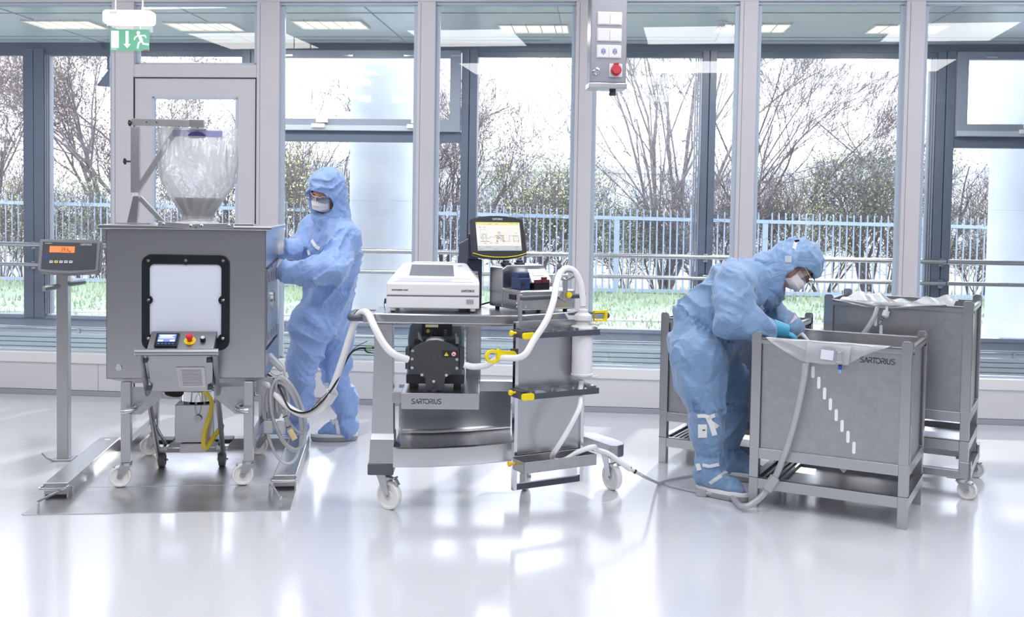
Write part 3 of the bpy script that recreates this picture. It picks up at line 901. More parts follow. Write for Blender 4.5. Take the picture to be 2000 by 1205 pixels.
# force exact corners
for cx_, cy_ in ((bx0, bz0), (bx0, bz1), (bx1, bz0), (bx1, bz1)):
    i = min(range(len(outer)), key=lambda q: (outer[q][0] - cx_) ** 2 + (outer[q][1] - cy_) ** 2)
    outer[i] = (cx_, cy_)
mb = MB().prism(outer, by0, by0 + .004, XZ, hole=hole)
mb.bb(bx0, bx0 + .004, by0, by1, bz0, bz1).bb(bx1 - .004, bx1, by0, by1, bz0, bz1).bb(bx0, bx1, by1 - .004, by1, bz0, bz1)
mb.bb(bx0, bx1, by0, by1, bz0, bz0 + .004)
mb.build('body', steel, t, ang=20)
# sloped underside hopper edge
mb = MB()
q = [(bx0 + .0, by0 + .01), (bx1 - .0, by0 + .01), (bx1, by1), (bx0, by1)]
q2 = [(bx0 + .09, by0 + .12), (bx1 - .09, by0 + .12), (bx1 - .09, by1 - .1), (bx0 + .09, by1 - .1)]
mb.add([(x, y, bz0) for x, y in q] + [(x, y, bz0 - .045) for x, y in q2], [(0, 1, 5, 4), (1, 2, 6, 5), (2, 3, 7, 6), (3, 0, 4, 7), (4, 5, 6, 7)])
mb.build('sloped_underside', steel_dull, t)
MB().bb(-.108, .800, -.04, .80, 1.421, 1.443).build('top_plate', steel_h, t, bevel=.005)
fr = MB().prism(rrect(.462, .522, .052, 6, .344, 1.026), -.014, -.0005, XZ, hole=rrect(.376, .402, .026, 6, .343, 1.032)).build('window_gasket', mat('black_rubber_gasket', (0.012, 0.016, 0.02), .25), t, bevel=.004)
for sx_, sz_ in ((.148, 1.252), (.344, 1.255), (.540, 1.255), (.148, 1.04), (.540, 1.04), (.148, .832), (.540, .832)):
    MB().lathe([(.0, -.003), (.006, -.003), (.0085, 0), (.0085, .003)], (sx_, -.0165, sz_), (0, 1, 0), n=12).build('screw', chrome, fr)
    MB().lathe([(.0, -.001), (.0235, -.001), (.0245, .004)], (sx_, -.0145, sz_), (0, 1, 0), n=24).build('screw_boss', mat('gasket_boss', (0.006, 0.008, 0.01), .35), fr)
MB().prism(rrect(.40, .43, .02, 4, .343, 1.032), -.004, -.001, XZ).build('window_pane', mat('milky_window_sheet', (0.74, 0.78, 0.90), .12, coat=.5), t, smooth=False)
MB().lathe([(.0, -.004), (.016, -.004), (.019, .0)], (-.008, -.001, .672), (0, 1, 0)).build('port_plug', chrome, t)
# right side: flap doors with black seams
dr_ = MB().bb(bx1, bx1 + .006, .05, .30, .785, 1.205).bb(bx1, bx1 + .006, .31, .585, .79, 1.228).build('side_door', steel_dull, t, bevel=.002)
for yy in (.10, .24, .36, .52):
    MB().bb(bx1 + .006, bx1 + .014, yy - .018, yy + .018, 1.13, 1.19).build('door_latch', steel, dr_, bevel=.002)
    MB().bb(bx1 + .006, bx1 + .014, yy - .018, yy + .018, .81, .86).build('door_latch', steel, dr_, bevel=.002)
MB().bar((bx1 + .003, .03, 1.212), (bx1 + .003, .60, 1.240), .008, .006).bar((bx1 + .003, .03, .768), (bx1 + .003, .61, .776), .008, .006).build('door_seam', darkgap, t)
MB().lathe([(.055, 0), (.055, .02), (.045, .022), (.045, .0)], (bx1, .25, 1.02), (1, 0, 0)).build('glove_port', steel, t)
LX = ((0.0, .052), (.651, .702)); LY = ((.0, .052), (.70, .752))
for ix, (x0, x1) in enumerate(LX):
    for iy, (y0, y1) in enumerate(LY):
        MB().bb(x0, x1, y0 + .004, y1, .152, bz0 - .02).build('leg', steel, t, bevel=.004)
        castor(t, (x0 + x1) / 2, (y0 + y1) / 2 + (0 if iy == 0 else .02), .152, .058, 188 if iy == 0 else (175 if ix == 0 else 200), .032, brake=True, floor_z=.018)
for x0, x1 in LX:
    MB().bb(x0 + .006, x1 - .006, .052, .70, .205, .255).build('side_brace', steel, t, bevel=.003)
MB().bb(.052, .651, .71, .745, .44, .49).build('rear_brace', steel, t, bevel=.003)
# gussets under the body beside the front legs
for s, x in ((1, .052), (-1, .651)):
    P = [(x, .56), (x + s * .16, .56), (x + s * .16, .50), (x + s * .05, .41), (x, .41)]
    MB().prism(P, .03, .036, XZ).build('gusset', steel_dull, t)
    P = [(x, .56), (x + s * .16, .56), (x + s * .16, .50), (x + s * .05, .41), (x, .41)]
    MB().prism(P, .715, .721, XZ).build('gusset', steel_dull, t)
for x, s in ((.052, -1), (.651, 1)):    # stubby tube handles on the front legs
    MB().tube([(x - s * .02, .03, .455), (x - s * .03, -.03, .452), (x - s * .018 + s * .02, -.06, .445), (x + s * .035, -.062, .444)], .0145, n=14, sm=5).build('leg_handle', steel, t)
# clamp bars and bolts lying along the lid's front edge
c1 = MB().bar((.207, -.052, 1.452), (.402, -.052, 1.440), .014, .028).build('clamp_bar', steel_dull, t, bevel=.003)
c2 = MB().bar((.406, -.052, 1.441), (.600, -.052, 1.447), .014, .028).build('clamp_bar', steel_dull, t, bevel=.003)
MB().bb(.60, .70, -.02, .02, 1.443, 1.458).build('clamp_bar', steel_dull, t, bevel=.002)
for c_, L in ((c1, ((.237, 1.450), (.378, 1.442))), (c2, ((.435, 1.443), (.578, 1.446)))):
    for bx_, bz_ in L:
        MB().lathe([(.0, -.004), (.006, -.004), (.009, 0), (.009, .003)], (bx_, -.061, bz_), (0, 1, 0), n=12).build('bolt', chrome, c_)

# ---------------------------------------------------------------- bag stand on the cabinet lid
t = thing('bag_stand', 'grey steel gallows arm standing on the cabinet lid, holding the clear bag', 'stand', KO + Matrix.Rotation(KRZ, 3, 'Z') @ Vector((0, .30, 1.443)), KRZ)
Zb = 1.443
MB().bb(-.09, .10, -.04, .05, 0, .006).build('base_plate', steel_dull, t, bevel=.001)
mb = MB()
P = [(-.032, .006), (.024, .006), (.034, .158), (.002, .158)]
mb.prism(P, -.022, .024, XZ)
mb.build('foot', steel, t, bevel=.003)
MB().bar((.035, 0, .148), (.165, 0, .008), .03, .026).build('foot_brace', steel_dull, t, bevel=.003)
MB().cyl((.016, 0, .155), (.016, 0, .178), .021).build('collar', white_pl, t)
MB().bb(-.012, .038, -.022, .022, .176, .545).build('post', steel_dull, t, bevel=.004)
ar = MB().bb(-.008, .385, -.021, .021, .553, .592).build('arm', steel_dull, t, bevel=.004)
MB().bb(.31, .388, -.024, .024, .550, .594).build('arm_sleeve', steel, ar, bevel=.003)
for xx in (.075, .13):
    MB().cyl((xx, -.0225, .572), (xx, -.018, .572), .004, n=10).build('arm_hole', darkgap, ar)
MB().bar((.025, 0, .195), (.245, 0, .552), .034, .030).build('diagonal_brace', steel_dull, t, bevel=.004)
for (xx, zz) in ((-.012, .565), (-.038, .350)):
    k_ = MB().cyl((xx + .03, -.012, zz), (xx - .002, -.02, zz), .005, n=8)
    for i in range(4):
        a = i * math.pi / 2 + .4
        k_.ball((xx - .004, -.02 + .011 * math.cos(a), zz + .011 * math.sin(a)), .008, 8, 6)
    k_.ball((xx - .004, -.02, zz), .011, 10, 6)
    k_.build('clamping_knob', black_pl, t)
MB().cyl((.352, 0, .515), (.352, 0, .61), .006, n=10).build('hanger_bolt', steel, t)
MB().bb(.31, .40, -.02, .02, .535, .545).build('hanger_plate', steel_dull, t, bevel=.002)

# ---------------------------------------------------------------- powder bag
t = thing('powder_bag', 'clear plastic funnel bag with grey powder in its neck above the cabinet', 'bag', KO + Matrix.Rotation(KRZ, 3, 'Z') @ Vector((.352, .30, 1.445)), KRZ)
rows = [  # z, left, right, depth
    (.545, -.222, .226, .010), (.50, -.222, .226, .016), (.45, -.220, .225, .030), (.40, -.219, .224, .045), (.34, -.217, .222, .060), (.28, -.212, .220, .075),
    (.24, -.199, .213, .080), (.20, -.175, .186, .085), (.16, -.151, .159, .088), (.12, -.127, .132, .088), (.08, -.103, .106, .084), (.05, -.086, .085, .080), (.025, -.092, .092, .085), (.008, -.112, .112, .10)]
def bagsurf(rows, n=72, fold=1.0, seed=1):
    rg = random.Random(seed)
    ph = [rg.uniform(0, 6.28) for _ in range(8)]
    V, F = [], []
    for z, l, r, d in rows:
        c, h = (l + r) / 2, (r - l) / 2
        for k in range(n):
            a = 2 * math.pi * k / n
            ca, sa = math.cos(a), math.sin(a)
            e = 0.55 if z > .25 else 0.55 + (.25 - z) / .25 * .45
            x = c + h * (abs(ca) ** e) * (1 if ca > 0 else -1)
            y = d * sa
            f = fold * .006 * (math.sin(9 * a + ph[0] + z * 6) + .7 * math.sin(17 * a + ph[1] - z * 11) + .5 * math.sin(5 * a + ph[2] + z * 23)) * (1 if z > .06 else .3)
            V.append((x + f * .3 * ca, y + f * (1 if sa >= 0 else -1) * min(1, abs(sa) * 3), z))
    for i in range(len(rows) - 1):
        for k in range(n):
            k2 = (k + 1) % n
            F.append((i * n + k, i * n + k2, (i + 1) * n + k2, (i + 1) * n + k))
    return V, F
rr = []
for i in range(len(rows) - 1):
    a, b = rows[i], rows[i + 1]
    for s in range(4):
        rr.append(tuple(a[j] + (b[j] - a[j]) * s / 4 for j in range(4)))
rr.append(rows[-1])
V, F = bagsurf(rr)
MB().add(V, F).build('film', film_mat('clear_bag_film', (0.98, 0.98, 1.0), .60, .20, .10, .25), t, ang=80)
pr_ = [(.150, -.127, .134, .077), (.12, -.110, .115, .076), (.08, -.088, .090, .072), (.05, -.074, .073, .069), (.030, -.066, .062, .068)]
V, F = bagsurf([tuple(r) for r in pr_], fold=.2)
n_ = 72
F += [tuple(range(n_)), tuple(reversed(range(n_ * 4, n_ * 5)))]
MB().add(V, F).build('powder', mat('grey_powder', (0.13, 0.115, 0.115), .95, bump=(60, .2)), t, ang=60)
MB().prism(rrect(.272, .036, .004, 2, .002, .513), -.022, -.012, XZ).build('purple_seal_strip', film_mat('violet_film', (0.62, 0.60, 0.92), .35), t)
mb = MB().prism([(-.048, .498), (.046, .498), (.046, .506), (.03, .520), (0, .526), (-.03, .520), (-.048, .506)], -.032, -.01, XZ)
mb.build('clamp_jaw', mat('dark_violet_plastic', (0.05, 0.045, 0.16), .3), t, bevel=.002)
MB().bb(-.046, .044, -.034, -.012, .490, .498).build('clamp_jaw_rim', steel_dull, t)
MB().lathe([(.112, .0), (.120, .003), (.120, .012), (.095, .016), (.085, .022)], (0, 0, 0)).build('neck_flange', white_pl, t)

# ---------------------------------------------------------------- hand trolley with the control box
t = thing('control_trolley', 'tilted steel tube hand trolley with a sloped control box, parked against the cabinet', 'trolley', KO + Matrix.Rotation(KRZ, 3, 'Z') @ Vector((.32, .30, 0)), KRZ)
def L3(x, y, z): return (x - .32, y - .30, z)
hb = MB().cyl(L3(.125, -.2, .782), L3(.542, -.2, .782), .019, n=18).build('handlebar', steel_tube, t)
MB().cyl(L3(.122, -.2, .782), L3(.125, -.2, .782), .0195, n=18).cyl(L3(.542, -.2, .782), L3(.545, -.2, .782), .0195, n=18).build('end_cap', steel, hb)
for xa, xb in ((.150, .110), (.525, .478)):
    MB().cyl(L3(xa, -.2, .775), L3(xb, .44, .09), .0145, n=14).build('side_tube', steel_tube, t)
    MB().cyl(L3(xa * .3 + xb * .7 + .01, .25, .30), L3(xb + .055 * (1 if xb < .3 else -1) * -1 + (.09 if xb < .3 else -.09), .52, .12), .010, n=10).build('stay', steel_tube, t)
MB().bb(*[v for v in (.105 - .32, .480 - .32, .42 - .30, .45 - .30, .108, .132)]).build('cross_bar', steel_tube, t, bevel=.003)
for x in (.128, .472):
    MB().bb(x - .05 - .32, x + .05 - .32, .50 - .3, .60 - .3, .15, .165).build('support_shoe', dark_pl, t, bevel=.003)
    MB().bb(x - .03 - .32, x + .04 - .32, .40 - .3, .54 - .3, .125, .148).build('shoe_bracket', steel, t, bevel=.002)
    w_ = MB().lathe([(.0, -.017), (.012, -.017), (.014, -.014), (.026, -.014), (.030, -.018), (.039, -.018), (.042, -.014), (.042, .014), (.039, .018), (.030, .018), (.026, .014), (.0, .014)], L3(x, .45, .018 + .042), (1, 0, 0)).build('wheel', mat('grey_rubber_tyre', (0.10, 0.10, 0.11), .5), t)
    MB().cyl(L3(x - .03, .45, .06), L3(x + .034, .45, .06), .006, n=10).bb(x - .026 - .32, x - .022 - .32, .13, .17, .05, .14).build('axle', steel, w_)
# control box: sloped console on top, tapering body below
def prism_x(pts, x0, x1, M=None):
    return MB().prism(pts, x0, x1, YZ)
cb = MB()
prof = [(-.165, .785), (-.045, .872), (-.022, .872), (-.020, .56), (-.055, .548), (-.165, .752)]
def box_x(z): return (.168 + (.785 - z) * .02, .512)
V = [L3(.172 if z > .6 else .176, y, z) for y, z in prof] + [L3(.514 if z > .6 else .492, y, z) for y, z in prof]
n = len(prof)
cb.add(V, [tuple(range(n)), tuple(range(n, 2 * n))] + [(i, (i + 1) % n, n + (i + 1) % n, n + i) for i in range(n)])
boxm = mat('grey_steel_box', (.36, .365, .38), .36, 1.0)
cbx = cb.build('control_box', boxm, t, bevel=.004)
sl = Vector((0, .120, .087)).normalized()
PMx = frame_m(L3(.343, -.105, .8285), (1, 0, 0), sl)     # face frame of the sloped console
k_ = PMx @ Matrix.Translation((0, 0, .0))
dsp = MB().prism(rrect(.120, .100, .004, 2, -.078, 0), 0, .014, k_).build('display_unit', black_pl, cbx, bevel=.003)
scm = mat('blue_display_glow', (.1, .15, .5), .3, emit=((0.10, 0.14, 0.50), .9))
scl = mat('pale_display_glow', (.5, .6, .9), .3, emit=((0.62, 0.70, 0.95), .8))
MB().prism(rrect(.092, .058, .001, 1, -.078, .010), .0142, .0148, k_).build('screen', scm, cbx)
mb = MB()
for yy, w0, w1 in ((.030, -.118, -.040), (.020, -.114, -.05), (.010, -.118, -.040)):
    mb.prism([(w0, yy - .003), (w1, yy - .003), (w1, yy + .003), (w0, yy + .003)], .0148, .0152, k_)
mb.prism(rrect(.026, .012, .001, 1, -.108, -.011), .0148, .0152, k_).prism(rrect(.024, .012, .001, 1, -.048, -.011), .0148, .0152, k_)
mb.build('screen_print', scl, cbx)
for i in range(5):
    MB().prism([(p[0] - .115 + i * .0185, p[1] * .6 - .034) for p in circ(.006, 12)], .0142, .0156, k_).build('soft_key', mat('blue_key', (.08, .18, .62), .4), dsp)
MB().prism(circ(.031, 32, .040, .002), 0, .003, k_).build('emergency_stop_plate', yellow, cbx)
es = MB().lathe([(.013, .002), (.013, .022), (.018, .026), (.0185, .038), (.015, .043), (.011, .041), (.010, .044), (.0, .044)], k_ @ Vector((.040, .002, 0)), k_.to_3x3() @ Vector((0, 0, 1))).build('emergency_stop', mat('bright_red_button', (0.75, 0.04, 0.06), .3), cbx)
text('stop_lettering', 'OFF', .009, ink, cbx, k_ @ Matrix.Translation((.038, -.022, .003)))
kn = MB().lathe([(.0145, 0), (.0145, .018), (.012, .022)], k_ @ Vector((.108, .004, 0)), k_.to_3x3() @ Vector((0, 0, 1))).build('selector_knob', black_pl, cbx)
MB().lathe([(.011, .021), (.010, .026), (.0, .026)], k_ @ Vector((.108, .004, 0)), k_.to_3x3() @ Vector((0, 0, 1))).build('knob_cap', white_pl, kn)
MB().prism(circ(.006, 16, .101, -.026), 0, .0006, k_, hole=circ(.005, 16, .101, -.026)).prism(circ(.006, 16, .116, -.026), 0, .0006, k_, hole=circ(.005, 16, .116, -.026)).build('knob_print', ink, cbx)
# lower face and louvred cover
fv = Vector((0, -.11, .204)).normalized()
LM = frame_m(L3(.335, -.110, .650), (1, 0, 0), fv)
cv = MB().prism([(-.012, -.085), (.130, -.085), (.130, .052), (-.018, .052)], 0, .005, LM).build('louvred_cover', mat('satin_alu', (.42, .42, .44), .35, 1.0), cbx, bevel=.001)
mb = MB()
for i in range(11):
    yy = .034 - i * .010
    mb.prism([(.008, yy), (.112, yy), (.112, yy - .0022), (.008, yy - .0022)], .0051, .0060, LM)
    mb.prism(circ(.0016, 8, -.001, yy - .001), .0051, .0058, LM)
mb.build('louvre_slots', mat('slot_shadow_paint', (.16, .16, .17), .6), cv)
for bx_, bz_, by_ in ((.170, .735, -.170), (.500, .735, -.170), (.172, .575, -.085), (.492, .575, -.085)):
    MB().lathe([(.0, -.012), (.009, -.012), (.011, -.008), (.011, .01)], L3(bx_, by_, bz_), (0, 1, 0), n=10).bb(*(bx_ - .02 - .32, bx_ + .008 - .32, by_ - .3, by_ + .008 - .3, bz_ - .012, bz_ + .012)).build('bracket_bolt', dark_pl, cbx)

# ---------------------------------------------------------------- mixer drive under the cabinet
t = thing('mixer_drive', 'square steel drive box with a round flange hanging under the cabinet', 'drive unit', KO + Matrix.Rotation(KRZ, 3, 'Z') @ Vector((.33, .35, .18)), KRZ)
MB().bb(-.112, .108, .0, .22, .0, .222).build('housing', steel, t, bevel=.005)
MB().lathe([(.074, .222), (.080, .226), (.098, .234), (.098, .290), (.092, .296), (.060, .298), (.060, .385)], (.005, .11, 0)).build('flange', chrome, t)
mb = MB()
for i in range(12):
    a = i * math.pi / 6
    mb.cyl((.005 + .088 * math.cos(a), .11 + .088 * math.sin(a), .222), (.005 + .088 * math.cos(a), .11 + .088 * math.sin(a), .305), .006, n=8)
mb.build('flange_bolts', steel_dull, t)
MB().bb(-.078, .062, -.035, .20, -.05, -.002).build('foot_block', steel_plate, t, bevel=.003)
# loop and round tag
MB().tube([(.020, -.01, .292), (.004, -.014, .25), (.006, -.016, .19), (.020, -.017, .165), (.034, -.016, .19), (.038, -.014, .25), (.022, -.01, .292)], .0009, n=6, sm=5).build('tag_wire', dark_pl, t)
MB().cyl((.020, -.020, .142), (.020, -.018, .142), .021, n=28).build('round_tag', sillm, t)
# yellow cable
tag(MB().tube([local(bpy.data.objects['control_trolley'], KO + Matrix.Rotation(KRZ, 3, 'Z') @ Vector(p)) + Vector((0, 0, 0)) for p in
     ((.405, .10, .56), (.418, .20, .50), (.442, .24, .44), (.432, .26, .37), (.405, .26, .28), (.392, .27, .20), (.402, .29, .160), (.43, .32, .20), (.47, .38, .26))], .0125, n=12, sm=8)
    .build('power_cable', mat('yellow_cable_sheath', (0.90, 0.66, 0.05), .4), None, loc=bpy.data.objects['control_trolley'].location, rot=(0, 0, KRZ)),
    'thick yellow cable curving down beside the steel drive box under the cabinet', 'cable')
mb = MB()
rg = random.Random(4)
for i in range(6):
    a = .5 + i * .04
    mb.tube([KO + Matrix.Rotation(KRZ, 3, 'Z') @ Vector(p) for p in ((.20 + .006 * i, .12, .56), (.21, .14, .525 - .004 * i), (.25 + .004 * i, .15, .512 - .005 * i), (.30, .15, .518 - .003 * i), (.33 - .005 * i, .12, .555))], .0055, n=6, sm=5)
tag(mb.build('cable_bundle', mat('brown_black_cable', (.035, .025, .022), .5), None), 'bundle of dark cables sagging beneath the sloped control box', 'cables')
MB()
# ---------------------------------------------------------------- process cart
CO = Vector((-0.70, 5.30, 0)); CRZ = math.radians(2)
RB = Matrix.Rotation(CRZ, 4, 'Z')
t = cart = thing('process_cart', 'brushed steel process cart on white castors with two shelves and a hose rack', 'cart', CO, CRZ)
RK = Matrix.Translation((.709, -.125, 0)) @ Matrix.Rotation(math.radians(28), 4, 'Z')      # rack frame inside the cart frame
def CW(x, y, z): return (CO + Matrix.Rotation(CRZ, 3, 'Z') @ Vector((x, y, z)))
def RW(x, y, z): return CW(*(RK @ Vector((x, y, z))))
# bow-fronted top
F = [(-.004, .06), (.0, .0), (.2, -.022), (.4, -.032), (.6, -.030), (.74, -.02), (.80, .02), (.93, .115), (1.05, .23), (1.06, .33), (.98, .42), (.70, .56), (.55, .60), (.12, .40), (-.004, .36)]
MB().prism(F, .972, 1.022).build('worktop', steel_h, t, bevel=.008, seg=3)
F2 = [(.10, .14), (.50, .12), (.80, .16), (.95, .28), (.90, .40), (.60, .50), (.12, .36)]
MB().prism(F2, .945, .972).build('worktop_frame', steel_dull, t, bevel=.003)
# left column, foot and cap
def sect(z, x0, x1, y0, y1): return [(x0, y0, z), (x1, y0, z), (x1, y1, z), (x0, y1, z)]
def loft(secs):
    mb = MB(); V = [v for s in secs for v in s]; Fc = [(3, 2, 1, 0)]
    for i in range(len(secs) - 1):
        for k in range(4):
            k2 = (k + 1) % 4
            Fc.append((i * 4 + k, i * 4 + k2, i * 4 + 4 + k2, i * 4 + 4 + k))
    n = len(V); Fc.append((n - 4, n - 3, n - 2, n - 1))
    return mb.add(V, Fc)
loft([sect(.40, -.004, .108, .03, .14), sect(.965, .008, .098, .02, .12)]).build('column', steel, t, bevel=.003)
loft([sect(.25, -.014, .110, .00, .16), sect(.375, -.008, .114, .005, .155), sect(.402, -.004, .112, .03, .145)]).build('column_foot', steel, t, bevel=.003)
MB().bb(-.02, .112, -.004, .165, .192, .250).build('foot_cap', mat('dark_grey_cap', (.10, .105, .125), .4), t, bevel=.006)
castor(t, .055, .085, .192, .073, -35, .036)
# rear column between the shelves
MB().bb(.470, .553, .46, .52, .33, .95).build('rear_column', steel, t, bevel=.006)
# pump shelf
MB().bb(.150, .545, -.03, .50, .612, .622).bb(.150, .545, -.035, -.029, .540, .622).bb(.150, .156, -.03, .3, .57, .615).build('pump_shelf', steel_h, t, bevel=.003)
logo('brand_lettering', .148, ink, t, frame_m((.277, -.0365, .580), (1, 0, 0), (0, 0, 1)))
MB().bb(.100, .150, .02, .14, .560, .618).build('shelf_bracket', steel_dull, t, bevel=.003)
MB().bb(.545, .80, .30, .36, .575, .63).build('shelf_rail', steel, t, bevel=.003)
# back sheet and sloping tray with rolled front lip
tr = MB()
prof = [(-.030, .240), (-.034, .250), (-.034, .335), (-.022, .342), (.02, .330), (.33, .338), (.345, .36), (.345, .60), (.352, .60), (.352, .33), (.02, .322), (-.022, .262)]
V = []
for x, sh, dy in ((.112, 0, 0), (.30, .003, .0), (.50, .012, .02), (.72, .03, .05)):
    V += [(x, y + dy, z + sh * .8) for y, z in prof]
n = len(prof); Fc = [tuple(reversed(range(n))), tuple(range(3 * n, 4 * n))]
for i in range(3):
    for k in range(n):
        k2 = (k + 1) % n
        Fc.append((i * n + k, i * n + k2, (i + 1) * n + k2, (i + 1) * n + k))
tr.add(V, Fc).build('lower_tray', steel_h, t)
MB().add([(.112, -.03, .33), (.112, .33, .34), (.112, .20, .40), (.150, .02, .33)], [(0, 1, 2, 3)]).build('tray_corner_sheet', steel, t)
# base arm to the right castor, rounded nose
MB().prism([(.70, .60), (1.10, .66), (1.16, .575), (1.27, .373), (1.31, .368), (1.345, .40), (1.355, .44), (1.33, .52), (1.22, .70), (1.10, .76), (.70, .70)], .203, .270).build('base_arm', steel_dull, t, bevel=.003)
MB().bb(.10, .80, .40, .47, .21, .27).build('base_beam', steel_dull, t, bevel=.003)
castor(t, 1.275, .50, .203, .075, -60, .036)
castor(t, .80, .42, .203, .073, 75, .036, brake=False)
# side handles with black grips
hm = mat('dark_slate_grip', (.07, .08, .105), .35)
MB().tube([(-.002, .02, .995), (-.085, .015, .995), (-.118, .04, .995), (-.118, .17, 1.002), (-.085, .20, 1.003), (.0, .20, 1.003)], .0175, n=16, sm=5).build('handle', hm, t)
MB().bb(-.05, .012, -.01, .10, .972, 1.021).build('handle_bracket', steel, t, bevel=.004)
MB().tube([(1.03, .25, 1.0), (1.215, .21, 1.003)], .018, n=16).ball((1.215, .21, 1.003), .018).build('handle', hm, t)
# hose rack: panel, side rails, drip tray, bars, clips
def rk(mb): 
    mb.v = [tuple(RK @ Vector(v)) for v in mb.v]; return mb
rk(MB().bb(.02, .415, .0, .006, .30, 1.0)).build('rack_panel', steel, t, bevel=.001)
acr = film_mat('clear_acrylic', (0.93, 0.95, 0.97), .12, .05, .5)
for x0 in (.008, .405):
    rk(MB().bb(x0, x0 + .020, -.012, .016, .150, 1.0)).build('rack_rail', chrome, t, bevel=.002)
rk(MB().bb(.028, .405, -.010, .012, .152, .182)).build('bottom_bar', hm, t, bevel=.002)
def bar_shelf(z0, z1, zc):
    P = [(-.01, .0), (-.01, -.115), (.0, -.125), (.435, -.125), (.435, -.02)]
    mb = MB()
    for a, b in zip(P[:-1], P[1:]):
        mb.bar((a[0], a[1], (z0 + z1) / 2), (b[0], b[1], (z0 + z1) / 2), .006, z1 - z0)
    b_ = rk(mb).build('shelf_rim', hm, t, bevel=.001)
    rk(MB().prism(rrect(.070, z1 - z0 + .004, .012, 4, .015, (z0 + z1) / 2), -.131, -.118, XZ)).build('edge_clip', yellow, b_, bevel=.002)
    kk = MB().cyl((-.012, -.05, zc), (-.032, -.05, zc), .006, n=10).lathe([(.012, 0), (.014, .004), (.014, .012), (.010, .016), (.0, .016)], (-.032, -.05, zc), (-1, 0, 0), n=16)
    rk(kk).build('locking_knob', yellow, b_)
    rk(MB().bb(-.012, .03, -.10, .0, zc - .014, zc + .012)).build('shelf_block', dark_pl, b_, bevel=.002)
    # clear plate with three open bays toward the front
    pl = []
    for cx_ in (.10, .225, .35):
        pl += [(cx_ - .040, -.118)] + [(cx_ + .044 * math.cos(math.radians(a)), -.062 + .044 * math.sin(math.radians(a))) for a in range(215, -40, -15)] + [(cx_ + .040, -.118)]
    pl = [(.02, -.118)] + pl + [(.425, -.118), (.425, -.004), (.02, -.004)]
    rk(MB().prism(pl, z1 - .004, z1 + .012)).build('clear_holder_plate', acr, b_)
bar_shelf(.928, .956, .950)
bar_shelf(.628, .657, .655)
# drip tray
mb = MB()
for s in ((0, .43, -.125, -.120), (0, .43, -.018, -.013), (0, .005, -.125, -.013), (.425, .43, -.125, -.013)):
    mb.bb(s[0], s[1], s[2], s[3], .262, .318 + (.008 if s[2] > -.1 else 0))
mb.bb(0, .43, -.125, -.013, .262, .266)
dt = rk(mb).build('drip_tray', steel_dull, t, bevel=.002)
kk = MB().cyl((.0, -.03, .295), (-.022, -.03, .295), .006, n=10).lathe([(.012, 0), (.014, .004), (.013, .012), (.0, .015)], (-.022, -.03, .295), (-1, 0, 0), n=16)
rk(kk).build('locking_knob', mat('amber_plastic', (.90, .55, .03), .4), dt)
# hose rail with arched guide
for x0 in (.025, .405):
    rk(MB().bb(x0, x0 + .018, -.012, .004, .94, 1.135)).build('rail_arm', steel_dull if x0 < .1 else hm, t, bevel=.002)
rl = rk(MB().cyl((.03, -.004, 1.115), (.415, -.004, 1.118), .012, n=16)).build('hose_rail', hm, t)
rk(MB().box((.285, -.010, 1.118), (.07, .03, .036), Matrix.Rotation(.5, 3, 'Y'))).build('guide_clamp', steel_dull, rl, bevel=.003)
rk(MB().bb(.272, .300, -.028, -.022, 1.11, 1.205)).build('guide_stem', steel_dull, rl)
P = []
A0 = [(.287 + .088 * math.cos(math.radians(a)), 1.190 + .062 * math.sin(math.radians(a))) for a in range(0, 181, 12)]
A1 = [(.287 + .076 * math.cos(math.radians(a)), 1.190 + .052 * math.sin(math.radians(a))) for a in range(180, -1, -12)]
mb = MB()
for i in range(len(A0) - 1):
    a, b = A0[i], A0[i + 1]
    c, d = A1[len(A1) - 1 - i], A1[len(A1) - 2 - i]
    mb.add([(a[0], -.05, a[1]), (b[0], -.05, b[1]), (d[0], -.05, d[1]), (c[0], -.05, c[1]), (a[0], -.02, a[1]), (b[0], -.02, b[1]), (d[0], -.02, d[1]), (c[0], -.02, c[1])],
           [(0, 1, 2, 3), (4, 5, 6, 7), (0, 1, 5, 4), (2, 3, 7, 6)])
mb.bar((.287, -.025, 1.20), (.225, -.025, 1.225), .005, .012).bar((.287, -.025, 1.20), (.349, -.025, 1.225), .005, .012)
rk(mb).build('hose_arch', steel_dull, rl)
rk(MB().lathe([(.012, 0), (.015, .004), (.014, .014), (.0, .018)], (.302, -.03, 1.128), (0, -1, 0), n=18)).build('locking_knob', yellow, rl)
# yellow hose clip on the rack's left side
yc = MB()
arcp = [(-.125 + .042 * math.cos(math.radians(a)), .836 + .034 * math.sin(math.radians(a))) for a in range(40, 321, 20)]
arci = [(-.125 + .028 * math.cos(math.radians(a)), .836 + .020 * math.sin(math.radians(a))) for a in range(320, 39, -20)]
for i in range(len(arcp) - 1):
    a, b = arcp[i], arcp[i + 1]; c, d = arci[len(arci) - 1 - i], arci[len(arci) - 2 - i]
    yc.add([(q[0], yy, q[1]) for yy in (-.024, -.008) for q in (a, b, d, c)], [(0, 1, 2, 3), (7, 6, 5, 4), (0, 4, 5, 1), (2, 6, 7, 3), (0, 3, 7, 4), (1, 5, 6, 2)])
yc.prism([(-.10, .820), (-.06, .812), (-.005, .812), (.008, .822), (.008, .842), (-.005, .856), (-.06, .858), (-.095, .872), (-.105, .850)], -.026, -.006, XZ)
rk(yc).build('hose_clip', yellow, t, bevel=.001)
rk(MB().bb(-.01, .022, -.016, .01, .81, .865)).build('clip_block', dark_pl, t, bevel=.002)
